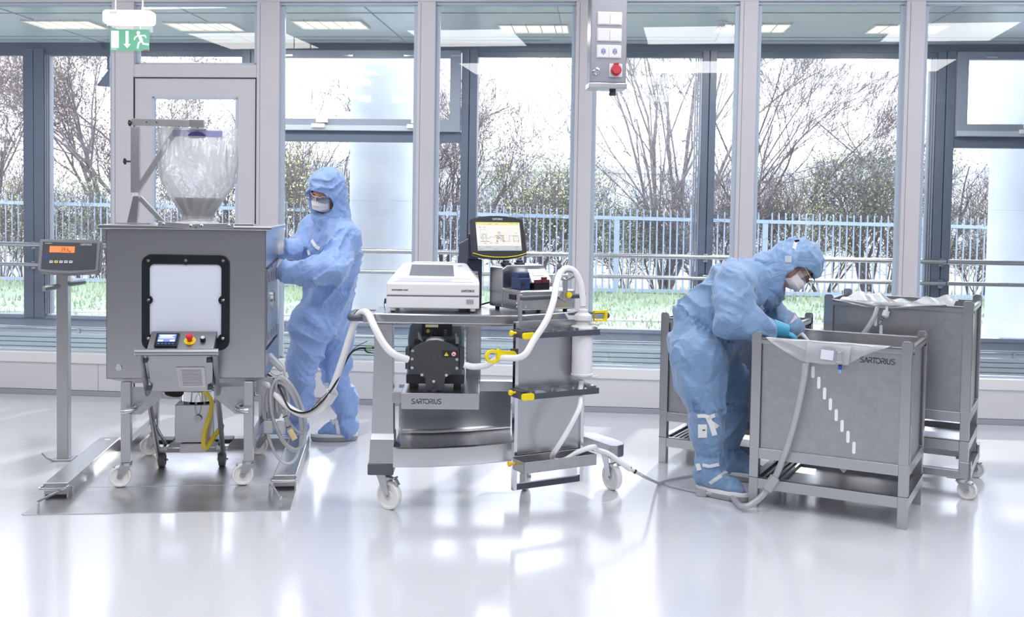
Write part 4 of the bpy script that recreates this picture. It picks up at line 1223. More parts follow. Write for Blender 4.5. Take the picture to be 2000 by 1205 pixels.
# yellow and grey clamp at the right end of the worktop
yk = MB().bb(.395, .535, -.020, -.010, .985, .998)
rk(MB().prism([(.46, .985), (.535, .985), (.54, .995), (.54, 1.042), (.46, 1.042)], -.04, -.025, XZ, hole=[(.46, .995), (.525, .995), (.527, .999), (.527, 1.030), (.46, 1.030)])).build('edge_clamp', yellow, t)
rk(MB().bb(.40, .52, -.035, -.025, 1.003, 1.022)).build('clamp_lever', steel_dull, t, bevel=.003)

# ---------------------------------------------------------------- white integrity tester
t = thing('filter_tester', 'white bench instrument with a sloped keyboard and grey screen on the cart', 'instrument', CW(.30, .05, 1.022), CRZ)
casem = mat('white_instrument_case', (0.80, 0.80, 0.82), .38)
def lofty(secs):   # secs: list of (y, z, x0, x1)
    pass
mb = MB()
# lower case, mid band with fine joint, sloped lid
mb.bb(-.238, .238, 0, .36, .022, .083)
lc = mb.build('lower_case', casem, t, bevel=.006, seg=3)
up = MB()
V = [(-.238, 0, .086), (.238, 0, .086), (.238, 0, .150), (-.238, 0, .150),           # 0-3 front
     (-.238, .36, .086), (.238, .36, .086), (.232, .36, .165), (-.232, .36, .165),   # 4-7 rear
     (-.172, .27, .240), (.172, .27, .240), (.160, .34, .240), (-.160, .34, .240)]   # 8-11 top
up.add(V, [(0, 1, 2, 3), (0, 4, 5, 1), (0, 3, 7, 4), (1, 5, 6, 2), (4, 7, 6, 5), (3, 2, 9, 8), (2, 6, 10, 9), (3, 8, 11, 7), (6, 7, 11, 10), (8, 9, 10, 11)])
u = up.build('upper_case', casem, t, bevel=.010, seg=3)
MB().bb(-.236, .236, .001, .35, .0825, .0865).build('case_joint', seamm, t)
MB().bb(-.120, .110, .28, .335, .238, .246).build('paper_slot_cover', casem, u, bevel=.002)
sv = Vector((0, .27, .090)); SM = frame_m((0, .0, .1505), (1, 0, 0), sv)   # y along slope, length .2846
Ls = sv.length
km = mat('pale_grey_keypad', (.66, .67, .70), .5)
MB().prism([(-.206, .020), (.206, .020), (.196, .060), (-.196, .060)], .0004, .0014, SM).build('keypad', km, u)
mb = MB()
for r in range(4):
    for c in range(26):
        xx = -.18 + c * .0105 + r * .003; yy = .026 + r * .008
        mb.prism(rrect(.0075, .0048, .001, 1, xx, yy), .0014, .0018, SM)
mb.build('keys', mat('key_print_grey', (.50, .51, .55), .5), u)
mb = MB()
for c in range(3): mb.prism(rrect(.012, .014, .001, 1, .120 + c * .021, .050), .0014, .002, SM)
mb.build('yellow_keys', mat('pale_yellow_key', (.90, .80, .38), .5), u)
MB().prism([(-.198, .066), (.198, .066), (.158, .270), (-.158, .270)], .0004, .0010, SM).build('sloped_face', mat('off_white_face', (.78, .78, .79), .45), u)
MB().prism([(-.128, .100), (.106, .097), (.096, .255), (-.124, .258)], .001, .0018, SM).build('screen', mat('grey_lcd', (.20, .22, .25), .25), u)
MB().prism([(x * 1.6 + .133, y * .8 + .245) for x, y in circ(.009, 20)], .001, .002, SM).build('green_button', mat('green_oval', (.25, .50, .30), .4), u)
FT = frame_m((0, -.0012, 0), (1, 0, 0), (0, 0, 1))
logo('brand_lettering', .066, ink, t, FT @ Matrix.Translation((.178, .114, 0)))
text('model_lettering', 'SARTOCHECK 4 PLUS', .0085, ink, t, FT @ Matrix.Translation((-.210, .115, 0)), bold=.0004, align='LEFT')
MB().prism(rrect(.038, .026, .002, 2, .190, .058), 0, .001, FT).build('rating_label', mat('grey_label', (.52, .52, .54), .5), t)
mb = MB()
for i in range(4): mb.prism(rrect(.0025, .018, .0005, 1, .177 + i * .009, .058), .001, .0014, FT)
mb.build('label_print', ink, t)
for x in (-.205, .205):
    for y in (.03, .33):
        f = MB().cyl((x, y, .008), (x, y, .024), .014).build('foot', casem, t)
        MB().cyl((x, y, 0), (x, y, .010), .010).build('rubber_foot', darkgap, f)
MB().bb(-.15, .13, .02, .30, .012, .022).build('underside_plate', steel_dull, t)
MB().tube([(-.238, .06, .06), (-.250, .05, .055), (-.252, .045, .03), (-.246, .04, .004)], .002, n=6).bb(-.252, -.238, .05, .075, .04, .065).build('side_connector', dark_pl, t)

# ---------------------------------------------------------------- control column with touchscreen
t = thing('touchscreen_column', 'dark column on the cart carrying a black-framed touchscreen and a red-yellow switch', 'touchscreen', CW(.50, .43, 1.022), CRZ)
colm = mat('dark_slate_column', (.045, .05, .085), .32)
P = [(-.030, -.04), (.052, -.04), (.052, .05), (-.030, .05)]
MB().prism(P, 0, .262).build('column', colm, t, bevel=.005)
mb = MB().add([(-.078, .03, .0), (-.030, .0, .0), (-.030, .08, .0), (-.078, .08, .0), (-.078, .03, .340), (-.02, .0, .375), (-.02, .08, .375), (-.078, .08, .340)],
              [(0, 1, 2, 3), (4, 5, 6, 7), (0, 1, 5, 4), (1, 2, 6, 5), (2, 3, 7, 6), (3, 0, 4, 7)])
mb.build('rear_cover', slate, t, bevel=.004)
MB().bb(-.026, .03, -.06, .04, .262, .40).build('monitor_neck', colm, t, bevel=.004)
sw = MB().bb(-.008, .032, -.044, -.040, .130, .178).build('switch_plate', yellow, t, bevel=.002)
MB().bb(-.006, .030, -.0425, -.040, .182, .196).build('switch_label', mat('pale_blue_label', (.45, .50, .68), .4), t)
MB().lathe([(.0, 0), (.018, 0), (.018, .010), (.015, .014), (.0, .014)], (.014, -.044, .154), (0, -1, 0), n=24).build('switch_knob', red, sw)
MB().box((.014, -.064, .154), (.030, .012, .009)).build('switch_bar', red, sw, bevel=.002)
MM = Matrix.Translation((.140, -.135, .374)) @ Matrix.Rotation(math.radians(20), 4, 'Z') @ Matrix.Rotation(math.radians(-16), 4, 'X')
out = [(-.150, .112), (-.10, .124), (-.04, .131), (.0, .132), (.04, .131), (.10, .124), (.150, .112), (.155, -.085), (.10, -.100), (.04, -.107), (.0, -.108), (-.04, -.107), (-.10, -.100), (-.155, -.085)]
hs = MB().prism(out, .0, .030, MM @ XZ).prism([(x * .8, y * .8) for x, y in out], .030, .055, MM @ XZ).build('monitor_housing', black_pl, t, bevel=.004, seg=2)
SF = MM @ frame_m((0, -.0008, 0), (1, 0, 0), (0, 0, 1))
mb = MB()
edge = [(-.155, -.085), (-.10, -.100), (-.04, -.107), (0, -.108), (.04, -.107), (.10, -.100), (.155, -.085)]
for a, b in zip(edge[:-1], edge[1:]): mb.add([(a[0], a[1] + .012, 0), (b[0], b[1] + .012, 0), (b[0], b[1] + .008, 0), (a[0], a[1] + .008, 0), (a[0], a[1] + .012, .0012), (b[0], b[1] + .012, .0012), (b[0], b[1] + .008, .0012), (a[0], a[1] + .008, .0012)], [(0, 1, 2, 3), (4, 5, 6, 7), (0, 1, 5, 4), (2, 3, 7, 6)], SF)
mb.build('yellow_trim', yellow, hs)
def scr(n, c, e=.62): return mat(n, (.02, .02, .02), .3, emit=(c, e))
MB().prism([(-.126, -.062), (.126, -.062), (.126, .094), (-.126, .094)], 0, .0010, SF).build('screen', scr('screen_white', (.86, .85, .82)), hs)
MB().prism([(-.126, .079), (.126, .079), (.126, .094), (-.126, .094)], .001, .0014, SF).build('screen_title_bar', scr('screen_yellow', (.82, .80, .26)), hs)
MB().prism([(-.126, -.062), (.126, -.062), (.126, -.036), (-.126, -.036)], .001, .0014, SF).build('screen_menu_bar', scr('screen_grey', (.55, .58, .62)), hs)
dk = mat('screen_dark_line', (.06, .06, .07), .4)
mb = MB()
def ln(pts, w=.0012):
    mb.strip([SF @ Vector((x, y, .0016)) for x, y in pts], w, SF.to_3x3() @ Vector((0, 0, 1)), .0003)
ln([(-.104, .058), (-.104, .052), (-.076, .052), (-.076, .058)], .0006); ln([(-.104, .052), (-.103, .0)], .0006)
# left cabinet pictogram, pump group, crate pictogram
ln([(-.096, .030), (-.070, .030), (-.070, .004), (-.096, .004), (-.096, .030)]); ln([(-.092, .024), (-.075, .024), (-.075, .011), (-.092, .011), (-.092, .024)])
ln([(-.092, .004), (-.092, -.010)]); ln([(-.073, .004), (-.073, -.010)]); ln([(-.108, -.012), (-.056, -.012)], .002); ln([(-.106, .014), (-.098, .003), (-.106, .014)])
ln([(-.070, .006), (-.052, .006), (-.052, .012), (-.020, .012)]); ln([(-.022, .022), (.032, .022)], .0015)
ln([(-.003, .040), (.009, .040), (.009, .032), (-.003, .032), (-.003, .040)], .0016); ln([(.003, .032), (.003, .022)])
for x in (.008, .013, .018, .022): ln([(x, .024), (x, -.010)])
ln([(-.012, .008), (-.004, .016), (.004, .008), (-.004, .002), (-.012, .008)], .003)
for x in (-.016, -.010, .022, .028): ln([(x, -.010), (x + .002, -.012)], .004)
ln([(.034, -.011), (.060, -.011), (.060, .020), (.082, .020)])
ln([(.084, .020), (.112, .020), (.112, -.010), (.084, -.010), (.084, .020)], .0015); ln([(.086, -.010), (.086, -.016)], .002); ln([(.110, -.010), (.110, -.016)], .002)
mb.build('screen_diagram', dk, hs)
mb = MB()
for w_, pts in ((.004, [(-.014, .020), (-.012, -.008)]), (.004, [(.024, .021), (.027, -.008)]), (.0016, [(.088, .018), (.106, .018)]), (.0016, [(.090, .017), (.103, -.003)])):
    mb.strip([SF @ Vector((x, y, .0018)) for x, y in pts], w_, SF.to_3x3() @ Vector((0, 0, 1)), .0003)
mb.build('screen_amber_marks', mat('screen_amber', (.85, .55, .02), .4), hs)
mb = MB()
for x0, x1, y in ((-.110, -.098, .066), (-.084, -.072, .066), (-.090, -.072, -.022), (-.056, -.040, -.020), (-.024, -.006, -.020), (.094, .104, .034), (-.120, -.112, -.042), (-.082, -.070, -.043), (-.063, -.052, -.043), (.088, .108, -.043), (-.122, -.098, -.055), (-.036, -.012, -.055), (.088, .104, -.055), (-.122, -.116, .090), (.07, .09, .089), (.10, .118, .089), (-.08, -.075, .083), (-.056, -.038, .083), (-.018, .0, .083)):
    mb.prism([(x0, y - .0012), (x1, y - .0012), (x1, y + .0012), (x0, y + .0012)], .0015, .0018, SF)
mb.build('screen_small_print', mat('screen_mid_grey', (.25, .27, .28), .4), hs)
logo('brand_lettering', .058, white_ink, hs, SF @ Matrix.Translation((.0, .112, .0006)))

# ---------------------------------------------------------------- peristaltic pump on the lower shelf
t = thing('hose_pump', 'grey hose pump with a big charcoal pump head on the cart lower shelf', 'pump', CW(.315, .10, .622), CRZ)
pb = mat('blue_grey_pump_case', (.16, .20, .22), .38)
V = [(-.140, .03), (.140, .03), (.150, .06), (.150, .24), (-.150, .24), (-.150, .06)]
body = MB().add([(x, y, .0) for x, y in V] + [(x * .97, y, .23) for x, y in V] + [(x * .88, y, .315) for x, y in V], [tuple(range(6))[::-1], tuple(range(12, 18))] +
                [(i, (i + 1) % 6, 6 + (i + 1) % 6, 6 + i) for i in range(6)] + [(6 + i, 6 + (i + 1) % 6, 12 + (i + 1) % 6, 12 + i) for i in range(6)])
body.v = [(x, y, z + .030) for x, y, z in body.v]
bd = body.build('drive_case', pb, t, bevel=.006)
MB().bb(-.152, .152, .028, .24, .020, .070).build('case_skirt', dark_pl, t, bevel=.006)
for x in (-.115, .115): MB().bb(x - .02, x + .02, .03, .20, 0, .022).build('foot', darkgap, t, bevel=.004)
dp = MB().bb(-.072, .084, .018, .034, .274, .342).build('display_panel', black_pl, t, bevel=.003)
MB().bb(-.054, .012, .0165, .019, .318, .332).build('lcd', mat('green_lcd', (.30, .34, .22), .3, emit=((.30, .34, .22), .4)), dp)
MB().prism(circ(.010, 16, -.040, .298), .0165, .019, XZ).build('yellow_key', mat('orange_key', (.90, .52, .03), .4), dp)
mb = MB()
for i in range(4): mb.bb(.042, .058, .0165, .0185, .302 - i * .010, .304 - i * .010)
for x, z in ((-.022, .298), (-.022, .286), (-.004, .286), (-.022, .274)): mb.bb(x - .003, x + .003, .0165, .0185, z - .001, z + .001)
mb.build('panel_print', mat('grey_print', (.45, .45, .48), .5), dp)
hm2 = mat('graphite_pump_head', (.050, .053, .060), .45)
HP = [(-.128, .108), (-.128, .205), (-.105, .230), (-.07, .250), (-.03, .262), (.01, .264), (.05, .257), (.09, .240), (.122, .215), (.126, .205), (.122, .106), (.066, .078), (.056, .070), (.046, .004), (-.042, .004), (-.050, .070), (-.062, .078)]
MB().bb(-.112, .118, .012, .032, .10, .255).build('head_back_plate', dark_pl, t, bevel=.006)
hd2 = MB().prism(HP, -.085, -.012, XZ)
hd2.v = [(x, y, z) for x, y, z in hd2.v]
hd2 = hd2.build('pump_head', hm2, t, bevel=.005)
MB().bb(-.150, -.128, -.08, .0, .112, .222).build('side_clamp', hm2, hd2, bevel=.004)
MB().bb(.126, .150, -.08, .0, .112, .222).build('side_clamp', hm2, hd2, bevel=.004)
MB().bb(.128, .150, -.082, -.02, .155, .205).build('side_label_plate', dark_pl, hd2)
MB().cyl((0, -.075, .190), (0, .01, .190), .082, n=48).build('rotor_housing', sillm, hd2)
for x, z in ((-.113, .208), (-.115, .166), (-.115, .121), (.113, .166), (.113, .121), (-.064, .085), (.060, .085), (-.004, .052)):
    MB().lathe([(.0, .0005), (.0035, .0005), (.0037, .002), (.0075, .002), (.008, 0)], (x, -.085, z), (0, -1, 0), n=16).build('screw', chrome, hd2)
MB().lathe([(.0185, 0), (.018, .001), (.0, .0006)], (0, -.0852, .164), (0, -1, 0), n=28).build('centre_mark', dark_pl, hd2)
MB().lathe([(.017, 0), (.017, .010), (.011, .010), (.011, .004), (.0, .004)], (-.003, -.085, .018), (0, -1, 0), n=28).build('latch_eye', dark_pl, hd2)
FP = frame_m((0, -.0858, 0), (1, 0, 0), (0, 0, 1))
MB().prism(rrect(.082, .036, .003, 2, .078, .194), 0, .0006, FP).build('warning_plate', mat('warning_black', (.02, .02, .022), .4), hd2)
MB().prism([(.048, .184), (.070, .184), (.059, .204)], .0006, .0010, FP).build('warning_triangle', yellow, hd2)
MB().prism([(.0578, .192), (.0602, .192), (.0606, .2), (.0574, .2)], .001, .0014, FP).prism(circ(.0013, 8, .059, .1885), .001, .0014, FP).build('exclamation_mark', ink, hd2)
rg_ = MB().prism(circ(.0125, 28, .0965, .194), .0006, .0010, FP).build('prohibition_disc', white_ink, hd2)
MB().prism(circ(.0128, 28, .0965, .194), .001, .0014, FP, hole=circ(.0102, 28, .0965, .194)).add([(.088, .200, .0014), (.090, .202, .0014), (.105, .188, .0014), (.103, .186, .0014)], [(0, 1, 2, 3)], FP).build('prohibition_ring', red, hd2)
MB().prism([(.090, .190), (.096, .196), (.102, .196), (.098, .190), (.093, .187)], .001, .0012, FP).build('hand_symbol', ink, hd2)
lv = MB().add([(-.088, -.02, .262), (-.062, -.02, .248), (-.084, -.01, .300), (-.092, -.01, .298), (-.088, -.04, .262), (-.062, -.04, .248), (-.084, -.03, .300), (-.092, -.03, .298)], [(0, 1, 2, 3), (7, 6, 5, 4), (0, 1, 5, 4), (1, 2, 6, 5), (2, 3, 7, 6), (3, 0, 4, 7)])
lv.build('lever', mat('grey_translucent_lever', (.20, .21, .23), .3), hd2, bevel=.002)
MB().cyl((.112, -.03, .24), (.112, -.03, .275), .010).cyl((.105, -.02, .27), (.105, -.02, .292), .006).build('hose_stub', film_mat('clear_stub', (.95, .95, .97), .5), hd2)

# ---------------------------------------------------------------- steel pump with blue head on the worktop
PM_ = Matrix.Rotation(math.radians(28), 4, 'Z')
t = thing('steel_pump', 'square steel cased pump with a blue pump head behind the hose rail', 'pump', RW(.129, .15, 1.022), CRZ + math.radians(28))
MB().bb(.0, .335, .0, .20, .012, .118).build('front_case', steel, t, bevel=.012, seg=3)
MB().prism([(.0, .012), (.0, .22), (.03, .24), (.25, .24), (.285, .20), (.30, .012)], .20, .34, XZ).build('rear_case', steel, t, bevel=.008)
MB().bb(-.003, .0, .05, .12, .065, .092).build('side_recess', darkgap, t)
for z in (.030, .050): MB().lathe([(.0, .003), (.004, .003), (.005, 0)], (-.001, .04, z), (-1, 0, 0), n=10).build('side_screw', chrome, t)
MB().lathe([(.0, .003), (.005, .003), (.006, 0)], (.03, -.001, .030), (0, -1, 0), n=12).build('front_screw', chrome, t)
blue = mat('blue_pump_plastic', (.025, .05, .13), .35)
bh = MB().bb(.025, .085, .05, .15, .118, .178).bb(.03, .10, .08, .15, .175, .205).build('pump_head', blue, t, bevel=.005)
MB().bb(.030, .052, .046, .052, .135, .155).build('head_slot', darkgap, bh)
MB().bb(.105, .20, .04, .15, .118, .150).build('tube_block', black_pl, t, bevel=.004)
MB().bb(.108, .195, .036, .05, .150, .168).bb(.15, .175, .030, .05, .155, .182).build('red_label_block', mat('dull_red_label', (.14, .02, .03), .4), t)
MB().add([(.09, .04, .155), (.215, .04, .155), (.205, .10, .222), (.095, .10, .222), (.095, .19, .222), (.205, .19, .222)], [(0, 1, 2, 3), (3, 2, 5, 4)]).build('clear_hood', film_mat('clear_hood_sheet', (.60, .68, .78), .10, .05, .6), t)
MB().add([(.115, .068, .189), (.185, .068, .189), (.180, .090, .212), (.118, .090, .212)], [(0, 1, 2, 3)]).build('hood_label', white_ink, t)
for x in (.02, .105): MB().bb(x, x + .045, .215, .26, .238, .250).bb(x + .01, x + .035, .22, .255, .225, .262).build('top_latch', dark_pl, t, bevel=.003)
for x in (.03, .29):
    for y in (.03, .30): MB().cyl((x, y, 0), (x, y, .014), .012).build('foot', darkgap, t)
MB().bb(.23, .262, .196, .20, .20, .222).build('rating_label', mat('rating_grey', (.6, .6, .62), .5), t)

# ---------------------------------------------------------------- filter capsule hanging in the rack
t = thing('filter_capsule', 'tall white filter capsule held upright at the right side of the hose rack', 'filter capsule', RW(.372, -.062, .70), CRZ)
MB().lathe([(.010, -.006), (.028, .0), (.030, .012), (.056, .018), (.058, .026), (.052, .03), (.052, .235), (.050, .238)], (0, 0, 0), n=36).build('housing', mat('translucent_white_housing', (.82, .82, .85), .25, coat=.4), t)
mb = MB()
for i in range(40):
    a = i * math.pi / 20
    mb.bar((.0515 * math.cos(a), .0515 * math.sin(a), .035), (.0515 * math.cos(a + .25), .0515 * math.sin(a + .25), .235), .002, .002)
mb.build('pleats', mat('pleat_white', (.90, .90, .92), .5), t)
MB().lathe([(.052, .236), (.062, .240), (.062, .262), (.056, .270), (.034, .276), (.030, .300), (.042, .304), (.044, .325), (.036, .332), (.026, .338), (.026, .352), (.014, .358), (.013, .372)], (0, 0, 0), n=32).build('top_cap', white_pl, t)
MB().lathe([(.044, .300), (.046, .302), (.046, .320), (.044, .322)], (0, 0, 0), n=32, caps=False).bb(-.075, -.040, -.006, .006, .302, .322).cyl((-.075, 0, .312), (-.088, 0, .335), .006, n=8).build('clamp_ring', white_pl, t)
MB().tube([(.03, 0, .285), (.07, -.005, .280), (.095, 0, .284)], .007).bb(.085, .105, -.008, .008, .278, .292).build('vent_valve', white_pl, t)
MB().cyl((.0, 0, .368), (.0, 0, .374), .0145).build('hose_clip_ring', darkgap, t)
MB().tube([(.03, -.01, .012), (.065, -.02, .012), (.08, -.02, .016)], .006).build('drain_valve', white_pl, t)
# ---------------------------------------------------------------- hanging supply column
t = thing('supply_column', 'brushed steel supply column hanging from the ceiling with switches and sockets', 'supply column', (.607, 7.0, 2.36), math.radians(4))
pend = mat('lavender_grey_steel_housing', (.34, .34, .38), .38, .9)
MB().bb(-.118, .122, -.06, .10, .035, 1.34).build('housing', pend, t, bevel=.006, seg=3)
MB().bb(-.124, .128, -.066, .105, .0, .038).build('bottom_cap', steel_h, t, bevel=.006, seg=3)
cv_ = MB().bb(-.112, .116, -.0625, -.0595, .045, 1.33).build('cover_sheet', pend, t, bevel=.001)
for z0 in (.455, .348):
    o = MB().prism(rrect(.163, .086, .007, 3, .004, z0), -.072, -.060, XZ).build('switch_plate', white_pl, t, bevel=.002)
    for dx in (-.039, .039):
        MB().prism(rrect(.072, .074, .003, 2, .004 + dx, z0), -.076, -.071, XZ).build('switch_rocker', white_pl, o, bevel=.001)
o = MB().prism(rrect(.163, .086, .007, 3, .003, .240), -.072, -.060, XZ).build('socket_plate', white_pl, t, bevel=.002)
for dx in (-.038, .038):
    so = MB().prism(rrect(.074, .074, .003, 2, .003 + dx, .240), -.075, -.071, XZ, hole=[(.003 + dx + .0205 * math.cos(a), .240 + .0205 * math.sin(a)) for a in [math.atan2(y - .240, x - .003 - dx) for x, y in rrect(.074, .074, .003, 2, .003 + dx, .240)]]).build('socket', white_pl, o)
    MB().lathe([(.0200, .0), (.0200, .002), (.0, .002)], (.003 + dx, -.0745, .240), (0, 1, 0), n=24).build('socket_well', mat('socket_blue_grey', (.30, .36, .55), .4), so)
    mb = MB().cyl((.003 + dx - .009, -.076, .238), (.003 + dx - .009, -.074, .238), .003, n=10).cyl((.003 + dx + .009, -.076, .238), (.003 + dx + .009, -.074, .238), .003, n=10)
    mb.bb(.003 + dx - .003, .003 + dx + .003, -.076, -.074, .256, .261).bb(.003 + dx - .003, .003 + dx + .003, -.076, -.074, .219, .224)
    mb.build('socket_contacts', ink, so)
cs = MB().prism(rrect(.086, .088, .006, 3, .050, .118), -.074, -.060, XZ).build('power_socket', white_pl, t, bevel=.003)
MB().lathe([(.034, 0), (.034, .030), (.028, .036), (.0, .036)], (.050, -.072, .116), (0, -1, 0.12), n=28).bb(.035, .065, -.104, -.070, .146, .164).build('socket_lid', mat('crimson_plastic', (.48, .015, .035), .38), cs, bevel=.002)
MB().bb(.043, .057, -.106, -.090, .078, .086).build('lid_catch', mat('crimson_catch', (.45, .015, .03), .38), cs)
MB().lathe([(.027, 0), (.024, .010), (.016, .014), (.014, .030), (.008, .030), (.008, .02), (.0, .02)], (-.078, -.062, .110), (0, -1, 0), n=24).build('gas_outlet', chrome, t)
MB().cyl((.045, .01, .0), (.045, .01, -.010), .022, n=16).lathe([(.020, -.010), (.024, -.034), (.022, -.038), (.0, -.038)], (.045, .01, 0), n=16).build('air_coupling', dark_pl, t)

# ---------------------------------------------------------------- exit sign
t = thing('exit_sign', 'glowing white luminaire with a green running-man exit sign, hung on two rods', 'exit sign', (-2.372, 6.5, 2.49), 0)
MB().prism(rrect(.302, .085, .022, 4, 0, .205), -.035, .035, XZ).build('lamp_housing', mat('glowing_white_diffuser', (.95, .95, .92), .4, emit=((1, .98, .93), .6)), t)
for x in (-.085, .082): MB().cyl((x, 0, .24), (x, 0, 1.21), .005, n=8).build('hanging_rod', white_pl, t)
MB().bb(-.108, -.065, -.038, -.03, .222, .238).build('test_switch', sillm, t)
MB().bb(-.135, .145, -.003, .003, -.01, .165).build('clear_plate', glass_mat('sign_acrylic', (.95, .98, .97), .8), t)
MB().bb(-.116, .124, -.0065, -.0035, .005, .134).build('green_panel', mat('exit_green', (.14, .40, .27), .5, emit=((.14, .45, .28), .25)), t)
FX = frame_m((0, -.0067, 0), (1, 0, 0), (0, 0, 1))
wm = mat('exit_white', (.92, .94, .93), .5, emit=((.9, .95, .92), .25))
mb = MB().prism([(-.108, .020), (-.062, .020), (-.062, .124), (-.108, .124)], 0, .0012, FX)
mb.build('door_symbol', wm, t)
MB().prism([(-.020, .124), (-.002, .124), (-.002, .045), (.012, .045), (-.011, .020), (-.034, .045), (-.020, .045)], 0, .0012, FX).build('arrow_symbol', wm, t)
mb = MB().prism(circ(.011, 16, .058, .114), 0, .0012, FX)
P3 = lambda L: [FX @ Vector((x, y, .0006)) for x, y in L]
nrm = (0, -1, 0)
mb.prism([(.052, .103), (.072, .100), (.086, .070), (.070, .058)], 0, .0012, FX)
mb.strip(P3([(.055, .098), (.036, .084), (.034, .074)]), .008, nrm, .0012).strip(P3([(.073, .098), (.098, .098), (.104, .086)]), .008, nrm, .0012)
mb.strip(P3([(.078, .064), (.088, .048), (.118, .044)]), .011, nrm, .0012).strip(P3([(.074, .064), (.060, .050), (.054, .022)]), .011, nrm, .0012)
mb.build('running_figure', wm, t)
MB().prism([(.088, .006), (.122, .006), (.122, .011), (.088, .011)], 0, .001, FX).build('red_mark', red, t)
text('small_lettering', 'B.LEUNIG', .008, wm, t, FX @ Matrix.Translation((-.108, .011, .0004)), align='LEFT')
# ---------------------------------------------------------------- people: continuous surfaces from blended distance fields
def lattice(seed, n=24):
    return np.random.RandomState(seed).rand(n, n, n).astype(np.float32)
def vnoise(L, X, Y, Z):
    n = L.shape[0]
    def sp(a):
        i = np.floor(a); f = a - i; f = f * f * (3 - 2 * f)
        i = i.astype(np.int32) % n
        return i, (i + 1) % n, f
    x0, x1, fx = sp(X); y0, y1, fy = sp(Y); z0, z1, fz = sp(Z)
    c00 = L[x0, y0, z0] * (1 - fx) + L[x1, y0, z0] * fx
    c10 = L[x0, y1, z0] * (1 - fx) + L[x1, y1, z0] * fx
    c01 = L[x0, y0, z1] * (1 - fx) + L[x1, y0, z1] * fx
    c11 = L[x0, y1, z1] * (1 - fx) + L[x1, y1, z1] * fx
    return (c00 * (1 - fy) + c10 * fy) * (1 - fz) + (c01 * (1 - fy) + c11 * fy) * fz
def smin(a, b, k):
    h = np.clip(0.5 + 0.5 * (b - a) / k, 0, 1)
    return b * (1 - h) + a * h - k * h * (1 - h)
